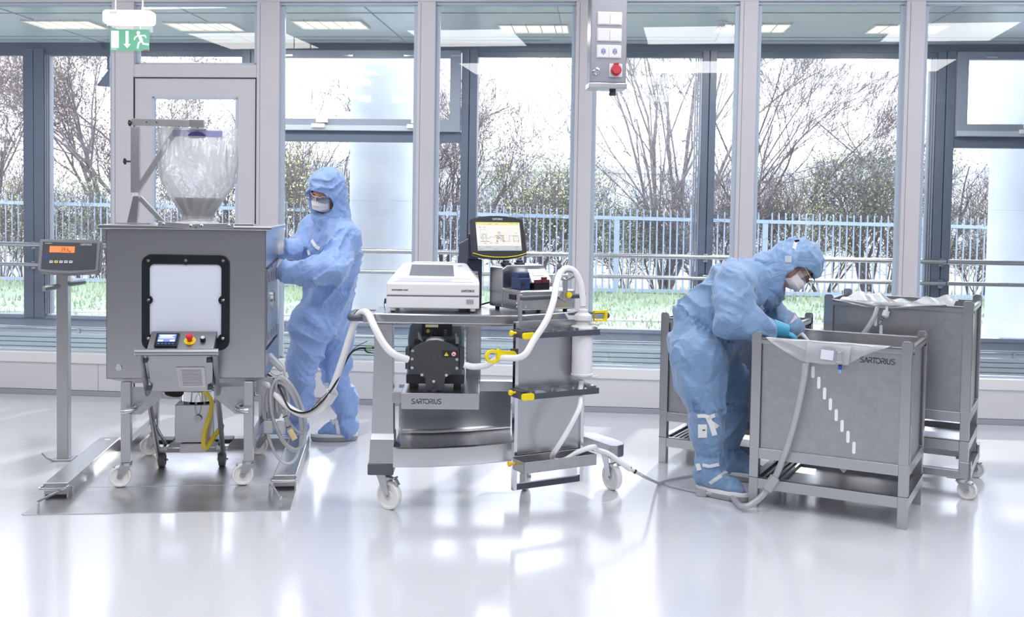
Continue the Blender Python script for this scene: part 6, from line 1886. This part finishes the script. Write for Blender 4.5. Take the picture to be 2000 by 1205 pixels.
bd = smin(bd, flb.cap(lsh, .05, rsh, .05), .04)
for c in (((lsh, .045), (lel, .040), (lwr, .028)), ((rsh, .045), (rel, .038), (rwr, .028)), ((lhip, .08), (lkn, .040), (lan, .022)), ((rhip, .08), (rkn, .040), (ran, .022))):
    bd = smin(bd, flb.chain(list(c), .02), .03)
flb.build(bd, 'body', skin, per2, 1)
eyes(per2, hc, f, u); facegear(per2, hc, f, u)
hd2 = hood(per2, hc, f, u, nck + A3((-.02, 0, 0)), fabR, 61, (.105, -.036, .135, .124, .098), 1.03)
glb = mat('bright_blue_glove', (.06, .36, .58), .4)
hand(per2, 'glove', glb, rwr + A3((.045, .0, -.010)), (1, .12, -.55), (.3, .1, -.9), .5, .18, 1)
hand(per2, 'glove', glw, lwr + A3((.02, .0, -.02)), (.8, -.2, -.7), (.3, -.3, -.8), .5, .18, -1)
dv = A3((1, .05, -.22)); dv /= np.linalg.norm(dv)
MB().ring([tuple(rwr + dv * .0), tuple(rwr + dv * .035), tuple(rwr + dv * .085)], [.048, .043, .036], 20).build('glove_cuff', glb, per2)
MB().ring([tuple(lwr + A3((-.03, 0, .03))), tuple(lwr + A3((.01, -.0, -.005))), tuple(lwr + A3((.035, -.0, -.04)))], [.066, .062, .052], 20).build('glove_cuff', mat('lit_sleeve_white', (.72, .70, .78), .6), per2)  # far sleeve end coloured whitish for the light falling on it
for an, to in ((ran, toeR), (lan, toeL)): shoe(per2, an, to, 0, fabR, L=.32)
bpy.context.view_layer.update()
tape(per2, 'boot_tie', [(1362, 813), (1374, 812), (1386, 815), (1396, 811)], .020, whitecloth)
tape(per2, 'boot_tie', [(1383, 816), (1390, 830), (1396, 850)], .028, whitecloth)
tape(per2, 'boot_tie', [(1386, 823), (1402, 834)], .022, whitecloth)
lb = tape(per2, 'boot_label', [(1372, 829), (1372, 854)], .048, whitecloth, 3)
tape(per2, 'label_mark', [(1369, 840), (1377, 840)], .006, ink, 3)
tape(per2, 'ankle_strap', [(1372, 908), (1385, 911), (1404, 907)], .018, whitecloth)
tape(per2, 'ankle_strap', [(1364, 905), (1367, 918)], .032, whitecloth)
tape(per2, 'ankle_strap', [(1386, 944), (1404, 932), (1416, 923), (1421, 925)], .020, whitecloth)
tape(per2, 'hood_strap', [(1555, 474), (1551, 486)], .024, whitecloth, what='hood')
tape(per2, 'hood_clip', [(1552, 471), (1561, 470)], .012, black_pl, what='hood')
tape(per2, 'hood_patch', [(1533, 506), (1546, 506)], .036, mat('pale_hood_patch', (.62, .68, .78), .7), what='hood')
tape(per2, 'sleeve_tag', [(1486, 600), (1494, 612)], .026, whitecloth)
# ---------------------------------------------------------------- pallet-tank crates
slotm = mat('slot_light_white', (0.93, 0.94, 0.96), .25, coat=.5)  # white insets imitate the bright light seen through the open slots
def crate(name, label, x, y, rzdeg, z0=0.0, wordmark=False, slots=True):
    t = thing(name, label, 'crate', (x, y, z0), math.radians(rzdeg), 'steel bag crates')
    Wd, Dp = .80, .575
    pm = MB()
    for (a, b, c, d) in ((.03, Wd - .03, .018, .022), (.03, Wd - .03, Dp - .022, Dp - .018), (.018, .022, .03, Dp - .03), (Wd - .022, Wd - .018, .03, Dp - .03)):
        pm.bb(a, b, c, d, .31, .905)
    pm.bb(.02, Wd - .02, .02, Dp - .02, .30, .31)
    pm.build('panels', steel_dull, t)
    rm = MB()
    for (a, b, c, d) in ((.05, Wd - .05, .0, .024), (.05, Wd - .05, Dp - .024, Dp), (.0, .024, .05, Dp - .05), (Wd - .024, Wd, .05, Dp - .05)):
        rm.bb(a, b, c, d, .893, .905)
        rm.bb(a, b, c if c < .3 else d - .004, c + .004 if c < .3 else d, .875, .905) if (b - a) > .3 else rm.bb(a if a < .3 else b - .004, a + .004 if a < .3 else b, c, d, .875, .905)
    rm.build('rim', steel, t, bevel=.002)
    for px_, sx_ in ((0, 1), (Wd, -1)):
        for py_, sy_ in ((0, 1), (Dp, -1)):
            mb = MB()
            x0, x1 = sorted((px_, px_ + sx_ * .052)); y0, y1 = sorted((py_, py_ + sy_ * .005))
            # front/back flange with rounded top corners
            P = [(x0, .322), (x1, .322), (x1, .925), (x1 - .010, .937), (x0 + .010, .937), (x0, .925)]
            mb.prism(P, y0, y1, XZ)
            x2, x3 = sorted((px_, px_ + sx_ * .005)); y2, y3 = sorted((py_, py_ + sy_ * .052))
            P = [(y2, .322), (y3, .322), (y3, .868), (y2, .868)]
            mb.prism(P, x2, x3, YZ)
            mb.build('corner_post', steel, t, bevel=.0015)
            yk = py_ + sy_ * .052
            MB().bb(x2, x3, *sorted((yk, yk + sy_ * .010)), .868, .925).build('stacking_lug', steel, t, bevel=.001)
            MB().bb(x0 + .002, x1 - .002, *sorted((py_ + sy_ * .001, py_ + sy_ * .045)), .0, .322).build('leg', steel, t, bevel=.002)
    bf = MB()
    for z0_, z1_ in ((.265, .320),):
        bf.bb(.05, Wd - .05, .001, .040, z0_, z1_).bb(.05, Wd - .05, Dp - .040, Dp - .001, z0_, z1_).bb(.001, .040, .045, Dp - .045, z0_, z1_).bb(Wd - .040, Wd - .001, .045, Dp - .045, z0_, z1_)
    bf.build('body_frame', steel, t, bevel=.002)
    lf = MB()
    lf.bb(.05, Wd - .05, .001, .040, .104, .161).bb(.05, Wd - .05, Dp - .040, Dp - .001, .104, .161).bb(.001, .040, .045, Dp - .045, .104, .161).bb(Wd - .040, Wd - .001, .045, Dp - .045, .104, .161)
    lf.build('base_frame', steel, t, bevel=.002)
    MB().bb(.04, Wd - .04, .04, Dp - .04, .125, .131).build('base_sheet', steel, t)
    mb = MB()
    for i in range(4):
        mb.bb(.055 + i * .030, .070 + i * .030, .04, Dp - .04, .132, .150)
    mb.build('base_runners', steel_dull, t, bevel=.001)
    gp = MB().bb(-.0005, Wd + .0005, -.0005, .002, .1612, .1632).bb(Wd - .002, Wd + .0005, 0, Dp, .1612, .1632)
    gp.build('stacking_joint', darkgap, t)
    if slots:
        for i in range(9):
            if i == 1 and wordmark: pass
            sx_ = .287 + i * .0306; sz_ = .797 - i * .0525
            MB().prism(rrect(.0165, .062, .0082, 4, sx_, sz_), .0165, .0185, XZ).build('slot_light_inset', slotm, t)
    if wordmark:
        logo('brand_lettering', .165, ink, t, frame_m((.632, .0172, .829), (1, 0, 0), (0, 0, 1)))
    for (bx_, by_) in ((Wd - .001, .060), (Wd - .001, Dp - .060)):
        MB().bb(bx_ - .008, bx_ + .002, by_ - .007, by_ + .007, .862, .880).build('lug_pin', darkgap, t)
    return t
crate('bag_crate', 'front steel crate with the dark maker wordmark and a white bag over its rim', 1.272, 5.512, -28.3, 0, True)
c2 = crate('bag_crate', 'taller rear steel crate standing on a wheeled dolly at the right', 1.823, 6.099, -28.3, .157, False)
c3 = crate('bag_crate', 'steel crate standing behind the bending man, partly hidden', *G(1285, 903)[:2], -28.3, 0, False, slots=True)
# dolly
t = thing('crate_dolly', 'low steel dolly on white castors under the rear crate', 'dolly', (1.823, 6.099, 0), math.radians(-28.3))
mb = MB()
Wd, Dp = .80, .575
for (a, b, c, d) in ((-.012, Wd + .012, -.012, .030), (-.012, Wd + .012, Dp - .030, Dp + .012), (-.012, .030, -.012, Dp + .012), (Wd - .030, Wd + .012, -.012, Dp + .012)):
    mb.bb(a, b, c, d, .112, .156)
mb.build('frame', steel, t, bevel=.003)
for px_, sx_ in ((0, 1), (Wd, -1)):
    for py_, sy_ in ((0, 1), (Dp, -1)):
        x0, x1 = sorted((px_ - sx_ * .015, px_ + sx_ * .045)); y0, y1 = sorted((py_ - sy_ * .015, py_ - sy_ * .0))
        MB().bb(x0, x1, y0, y1, .115, .205).bb(*sorted((px_ - sx_ * .015, px_ - sx_ * .001)), *sorted((py_ - sy_ * .015, py_ + sy_ * .045)), .115, .205).build('corner_guide', steel, t, bevel=.002)
        castor(t, px_ + sx_ * .03, py_ + sy_ * .01, .113, .052, -5 if sx_ < 0 else 30, .030, brake=(sx_ < 0))
        MB().bb(*sorted((px_ + sx_ * .0, px_ + sx_ * .11)), *sorted((py_ - sy_ * .0, py_ + sy_ * .06)), .106, .113).build('castor_plate', steel_dull, t)

# bags in the crates: film laid over the front rim with a hanging flap
def heightmap(nx, ny, fx):
    V = []; F = []
    for j in range(ny + 1):
        for i in range(nx + 1): V.append(fx(i / nx, j / ny))
    for j in range(ny):
        for i in range(nx):
            q = j * (nx + 1) + i; F.append((q, q + 1, q + nx + 2, q + nx + 1))
    return V, F
bagf = film_mat('frosted_bag_film', (0.96, 0.97, 0.98), .80, .22, .3, .3)
bagf2 = film_mat('frosted_bag_film_thin', (0.96, 0.97, 0.98), .72, .22, .3, .3)
def lerp_poly(P, t):
    n = len(P) - 1; k = min(int(t * n), n - 1); f = t * n - k
    return tuple(P[k][q] + (P[k + 1][q] - P[k][q]) * f for q in range(len(P[0])))
def crate_bag(label, cr, flap, zs, fold=.5):
    t = thing('crate_bag', label, 'bag', cr.location, cr.rotation_euler.z)
    rg = random.Random(5)
    def fx(u, v):
        # v: 0 bottom of the flap outside, .5 the rim, 1 inside the crate
        if v <= .5:
            w = v / .5
            L, R = lerp_poly(flap, 1 - w)
            x = L + (R - L) * u
            z = .908 - (1 - w) * zs * (1 - .04 * math.cos(u * 6.28))
            y = -.014 - .010 * math.sin(w * math.pi) - .004 * math.sin(u * 18 + w * 5)
            if w > .97: y = -.006; z = .911
        else:
            w = (v - .5) / .5
            L, R = flap[0]
            L2, R2 = L + .02 * w, R + .0 * w
            x = L2 + (R2 - L2) * u
            y = .004 + w * .16
            z = .912 - .10 * w ** 1.3 + .008 * math.sin(u * 23 + w * 4) * w + .006 * math.sin(u * 51) * w
        return (x, y, z)
    V, F = heightmap(40, 28, fx)
    MB().add(V, F).build('film', bagf, t, ang=80)
    return t
c1 = bpy.data.objects['bag_crate']
t1 = crate_bag('frosted bag draped over the front crate rim, with a white label and tube port', c1, [(.075, .700), (.115, .625), (.165, .572), (.215, .530), (.262, .492)], .112)
MB().prism([(.362, .822), (.425, .818), (.430, .868), (.366, .872)], -.031, -.030, XZ).build('label', mat('lilac_white_label', (.82, .82, .92), .5), t1)
MB().add(*heightmap(8, 8, lambda u, v: (.285 + .215 * u + .012 * v, -.0285 - .004 * math.sin(u * 9), .800 + .098 * v))).build('port_sheet', bagf2, t1)
MB().lathe([(.018, 0), (.020, .006), (.014, .012), (.012, .05), (.016, .054), (.014, .062)], (.458, -.040, .808), (0, 0, 1), n=16).tube([(.44, -.04, .875), (.46, -.045, .868), (.478, -.04, .874)], .003).build('port_fitting', film_mat('milky_fitting', (.95, .95, .97), .7), t1)
MB().cyl((.462, -.035, .799), (.462, -.035, .796), .010).build('black_clip', darkgap, t1)
MB().cyl((.462, -.035, .796), (.462, -.035, .778), .009).build('blue_plug', mat('blue_plug_plastic', (.03, .08, .45), .35), t1)
MB().cyl((.462, -.035, .778), (.462, -.035, .768), .006).cyl((.462, -.035, .773), (.462, -.035, .760), .0075).build('pale_blue_cap', mat('pale_blue_cap_plastic', (.25, .50, .85), .35), t1)
MB().prism([(.455, .255), (.500, .258), (.478, .232)], .052, .054, XZ).build('loose_corner', bagf2, t1)
t2 = crate_bag('bunched frosted bag lying over the rim of the tall rear crate', c2, [(.04, .66), (.13, .52), (.18, .44), (.22, .38)], .034)
MB().add(*heightmap(40, 10, lambda u, v: (.07 + .62 * u, .05 + .32 * v, .915 + .018 * math.sin(u * 9) * v + .010 * math.sin(u * 31 + v * 5) - .02 * (1 - v)))).build('bag_bulk', bagf, t2, ang=80)
q = MB().lathe([(.018, 0), (.020, .03), (.012, .042)], (.353, -.030, .862), (-.25, -.1, -1), n=16).cyl((.353, -.03, .885), (.353, -.03, .862), .008)
q.build('white_fitting', white_pl, t2)
a_ = Vector((.353, -.030, .862)); d_ = Vector((-.42, -.1, -.9)).normalized()
MB().cyl(a_ + d_ * .042, a_ + d_ * .046, .010).cyl(a_ + d_ * .056, a_ + d_ * .060, .009).build('black_clip', darkgap, t2)
MB().cyl(a_ + d_ * .046, a_ + d_ * .085, .0065).build('clear_plug', film_mat('clear_plug_plastic', (.95, .95, .97), .6), t2)
# ---------------------------------------------------------------- tubing
sil = mat('milky_silicone', (.86, .86, .87), .25, coat=.4)
sil2 = film_mat('clear_silicone', (.98, .98, .99), .78, .12, .4)
def hose(name, label, pts, r, m=sil, sm=8, cat='tube', group=None):
    o = MB().tube(pts, r, n=14, sm=sm).build(name, m, None, ang=60)
    return tag(o, label, cat, group)
KW = lambda x, y, z: KO + Matrix.Rotation(KRZ, 3, 'Z') @ Vector((x, y, z))
# cabinet -> over the cart handle -> pump
h = hose('transfer_tube', 'thick white tube sagging from the cabinet and looping over the cart handle to the pump',
     [D(512, 745, 5.85), D(528, 757, 5.83), D(545, 778, 5.80), D(566, 797, 5.75), D(590, 809, 5.70), D(613, 806, 5.64), D(633, 789, 5.58), D(650, 755, 5.52), D(668, 705, 5.46), D(684, 655, 5.40), D(696, 622, 5.36),
      D(707, 610, 5.33), D(719, 613, 5.28), D(732, 640, 5.22), D(750, 672, 5.20), D(770, 692, 5.20), D(796, 702, 5.24)], .0185)
MB().bar(D(636, 786, 5.58), D(650, 764, 5.53), .056, .046).build('tube_clamp', white_pl, h, bevel=.006)
hose('transfer_tube', 'thick white tube rising from the pump over the arched guide to the filter capsule',
     [D(906, 712, 5.25), D(925, 716, 5.25), D(950, 713, 5.22), D(975, 700, 5.16), RW(-.045, -.165, .85), RW(.02, -.168, .93), RW(.09, -.165, 1.02), RW(.15, -.13, 1.11), RW(.205, -.07, 1.19), RW(.245, -.04, 1.240), RW(.288, -.035, 1.263), RW(.333, -.04, 1.243), RW(.360, -.050, 1.19), RW(.370, -.060, 1.12), RW(.372, -.062, 1.070)], .0165)
hose('drain_tube', 'white tube curling down from the filter capsule through the drip tray',
     [RW(.372, -.062, .690), RW(.368, -.062, .66), RW(.345, -.090, .625), RW(.30, -.155, .575), RW(.24, -.16, .48), RW(.195, -.135, .39), RW(.190, -.085, .33), RW(.215, -.060, .295), RW(.27, -.07, .292), RW(.34, -.10, .335), RW(.42, -.11, .352),
      D(1165, 878, 5.42), D(1190, 887, 5.42), D(1215, 905, 5.42), D(1231, 917, 5.43)], .0135)
f = MB().cyl(D(1229, 915, 5.43), D(1246, 924, 5.44), .0095).build('tube_connector', white_pl, None)
tag(f, 'small white and black connector where the drain tube meets the floor line', 'connector')
MB().cyl(D(1229, 915, 5.43), D(1231, 916.5, 5.43), .0135).cyl(D(1239, 920, 5.43), D(1242, 922, 5.43), .012).build('black_ring', darkgap, f)
hose('floor_tube', 'thin clear tube running down to the floor from the cart', [D(1245, 923, 5.44), D(1262, 933, 5.46), G(1285, 943, .012), G(1310, 949, .010), G(1340, 956, .010), G(1362, 960, .014)], .0085, sil2)
hose('floor_tube', 'thin clear tube lying on the floor towards the boots of the bending man', [G(1285, 944, .020), G(1310, 937, .012), G(1335, 932, .010), G(1356, 929, .010)], .0075, sil2)
f = MB().bar(G(1359, 961, .02), G(1380, 963, .02), .032, .036).cyl(G(1378, 963, .02), G(1402, 966, .02), .013).build('tube_connector', sil2, None, bevel=.003)
tag(f, 'clear block connector with black rings beside the boot of the bending man', 'connector')
MB().cyl(G(1396, 965.5, .02), G(1398, 965.6, .02), .0165).cyl(G(1410, 966.5, .02), G(1412, 966.6, .02), .0175).build('black_ring', darkgap, f)
CR = lambda x, y, z: Matrix.LocRotScale(c1.location, c1.rotation_euler, None) @ Vector((x, y, z))
h = hose('crate_tube', 'milky tube arching from the floor up to the bag on the front crate',
     [G(1398, 966, .02), G(1425, 968, .02), CR(.00, -.11, .028), CR(.06, -.10, .055), CR(.115, -.08, .115), CR(.160, -.06, .20), CR(.20, -.045, .32), CR(.235, -.04, .45), CR(.262, -.04, .58), CR(.282, -.04, .70), CR(.292, -.038, .795)], .0165, sil2, 8)
a_, b_ = CR(.118, -.085, .125), CR(.158, -.062, .195)
MB().bar(a_, b_, .046, .042).build('tube_clamp', sil2, h, bevel=.005)
C2 = lambda x, y, z: Matrix.LocRotScale(c2.location, c2.rotation_euler, None) @ Vector((x, y, z))
hose('crate_tube', 'milky tube hanging from the bag on the tall rear crate', [C2(.30, -.012, .878), C2(.285, -.035, .82), C2(.25, -.05, .75), C2(.21, -.05, .69), C2(.18, -.04, .62)], .014, sil2, 8)
# bundle hanging at the cabinet side
bun = thing('coiled_tubing', 'bundle of clear coiled tubing hanging from a bracket at the cabinet side', 'tubing', KW(.80, .10, .45), KRZ)
def kl(x, y, z): return (x - .80, y - .10, z - .45)
MB().bb(*(.705 - .8, .86 - .8, .11 - .1, .13 - .1, .50 - .45, .60 - .45)).prism([(-.06, -.09), (.03, -.09), (.085, .02), (.07, .09), (-.02, .11), (-.07, .07)], .02, .045, XZ).build('bracket', steel_dull, bun, bevel=.004)
def ell(cx, cz, rx, rz_, yy, ph=0, tilt=0, n=20):
    P = []
    for i in range(n):
        a = 2 * math.pi * i / n
        x = rx * math.cos(a); z = rz_ * math.sin(a)
        P.append((cx + x + tilt * z, yy + .012 * math.sin(a + ph), cz + z))
    return P
for i, (cx_, cz_, rx_, rz_, yy, tl) in enumerate(((.055, -.10, .095, .235, .00, -.12), (.075, -.07, .075, .19, -.02, -.25), (.085, -.05, .085, .20, -.035, -.22), (.030, .0, .055, .14, .01, -.05), (.10, .0, .06, .16, -.03, -.35))):
    MB().tube(ell(cx_, cz_, rx_, rz_, yy, i, tl), .0085, n=10, sm=3, closed=True).build('coil', sil2, bun, ang=60)
for dx in (0, .028, .055):
    MB().tube([(-.03 + dx, -.012, -.04), (-.032 + dx, -.018, .03), (-.018 + dx, -.016, .085), (-.004 + dx, -.006, .06)], .013, n=10).build('coil_end', sil2, bun, ang=60)
MB().bb(-.05, .0, -.03, .02, -.16, -.09).bb(.02, .07, -.04, .0, -.165, -.095).build('tube_clamp', sil2, bun, bevel=.006)
MB().tube([(.06, -.04, -.02), (.085, -.045, -.10), (.10, -.05, -.16)], .012, n=10).build('connector_line', sil2, bun)
MB().cyl((.095, -.05, -.135), (.125, -.055, -.19), .017).build('amber_filter', mat('amber_filter_plastic', (.75, .60, .35), .35), bun)
MB().cyl((.068, -.043, -.06), (.070, -.043, -.064), .0145).cyl((.088, -.047, -.118), (.0895, -.047, -.122), .0145).build('black_ring', darkgap, bun)
# outlet spout and valve with blue tap and amber disc
t = thing('sampling_valve', 'white spout with a blue tap and amber disc at the cabinet side', 'valve', D(530, 705, 5.95), 0)
def sv_(x, y, Y=5.95): return D(x, y, Y) - D(530, 705, 5.95)
MB().cyl(sv_(524, 694), sv_(553, 722), .026, .018).build('spout', film_mat('milky_spout', (.95, .96, .97), .75), t)
MB().tube([sv_(553, 722), sv_(557, 730), sv_(557, 735)], .006).cyl(sv_(557, 728), sv_(560, 738), .012).cyl(sv_(553, 738), sv_(553, 765), .009).cyl(sv_(549, 738), sv_(552, 746), .010).build('valve_body', white_pl, t)
MB().ball(sv_(560.5, 742.5), .017, 18, 10, (1, .6, .65)).build('blue_tap', mat('cobalt_tap', (.02, .07, .50), .3), t)
MB().lathe([(.0, -.004), (.030, -.004), (.034, 0), (.030, .003), (.0, .003)], sv_(552.5, 755), (0.05, 0, 1), n=28).build('amber_disc', mat('amber_disc_plastic', (.72, .50, .20), .35), t)
MB().tube([sv_(525, 722), sv_(531, 730), sv_(540, 733.5), sv_(552, 731)], .0015, n=6).build('thin_wire', dark_pl, t)
# cables
hose('black_cable', 'thin black cable sagging from the cabinet to the cart', [D(520, 729, 5.86), D(535, 740, 5.84), D(548, 762, 5.80), D(562, 793, 5.74), D(575, 803, 5.71), D(592, 806, 5.66), D(612, 799, 5.6), D(635, 777, 5.53), D(656, 748, 5.49), D(672, 713, 5.49), D(685, 690, 5.49), D(700, 681, 5.5), D(716, 680, 5.52)], .0055, black_pl, cat='cable')
hose('black_cable', 'thin dark wire curling up beside the green plug near the cart', [D(605, 803, 5.62), D(622, 783, 5.58), D(640, 765, 5.52), D(660, 735, 5.5), D(684, 690, 5.5), D(700, 675, 5.5), D(718, 666, 5.5)], .002, dark_pl, cat='cable')
f = MB().cyl(D(714, 680, 5.52), D(726, 679, 5.53), .008).build('green_plug', mat('green_plug_plastic', (.28, .48, .20), .4), None)
tag(f, 'small green cable plug at the left edge of the cart column', 'plug')
MB().cyl(D(722, 679.5, 5.53), D(733, 679, 5.55), .009).build('metal_sleeve', steel, f)
hose('black_cable', 'short black cable curving below the green plug to the cart', [D(712, 682, 5.52), D(716, 687, 5.53), D(724, 689, 5.55), D(733, 690, 5.6)], .004, black_pl, cat='cable')
hose('black_cable', 'black cable lying on the worktop between touchscreen column and steel pump', [CW(.55, .45, 1.03), CW(.60, .43, 1.045), CW(.65, .42, 1.040), CW(.72, .42, 1.034)], .0045, black_pl, cat='cable')
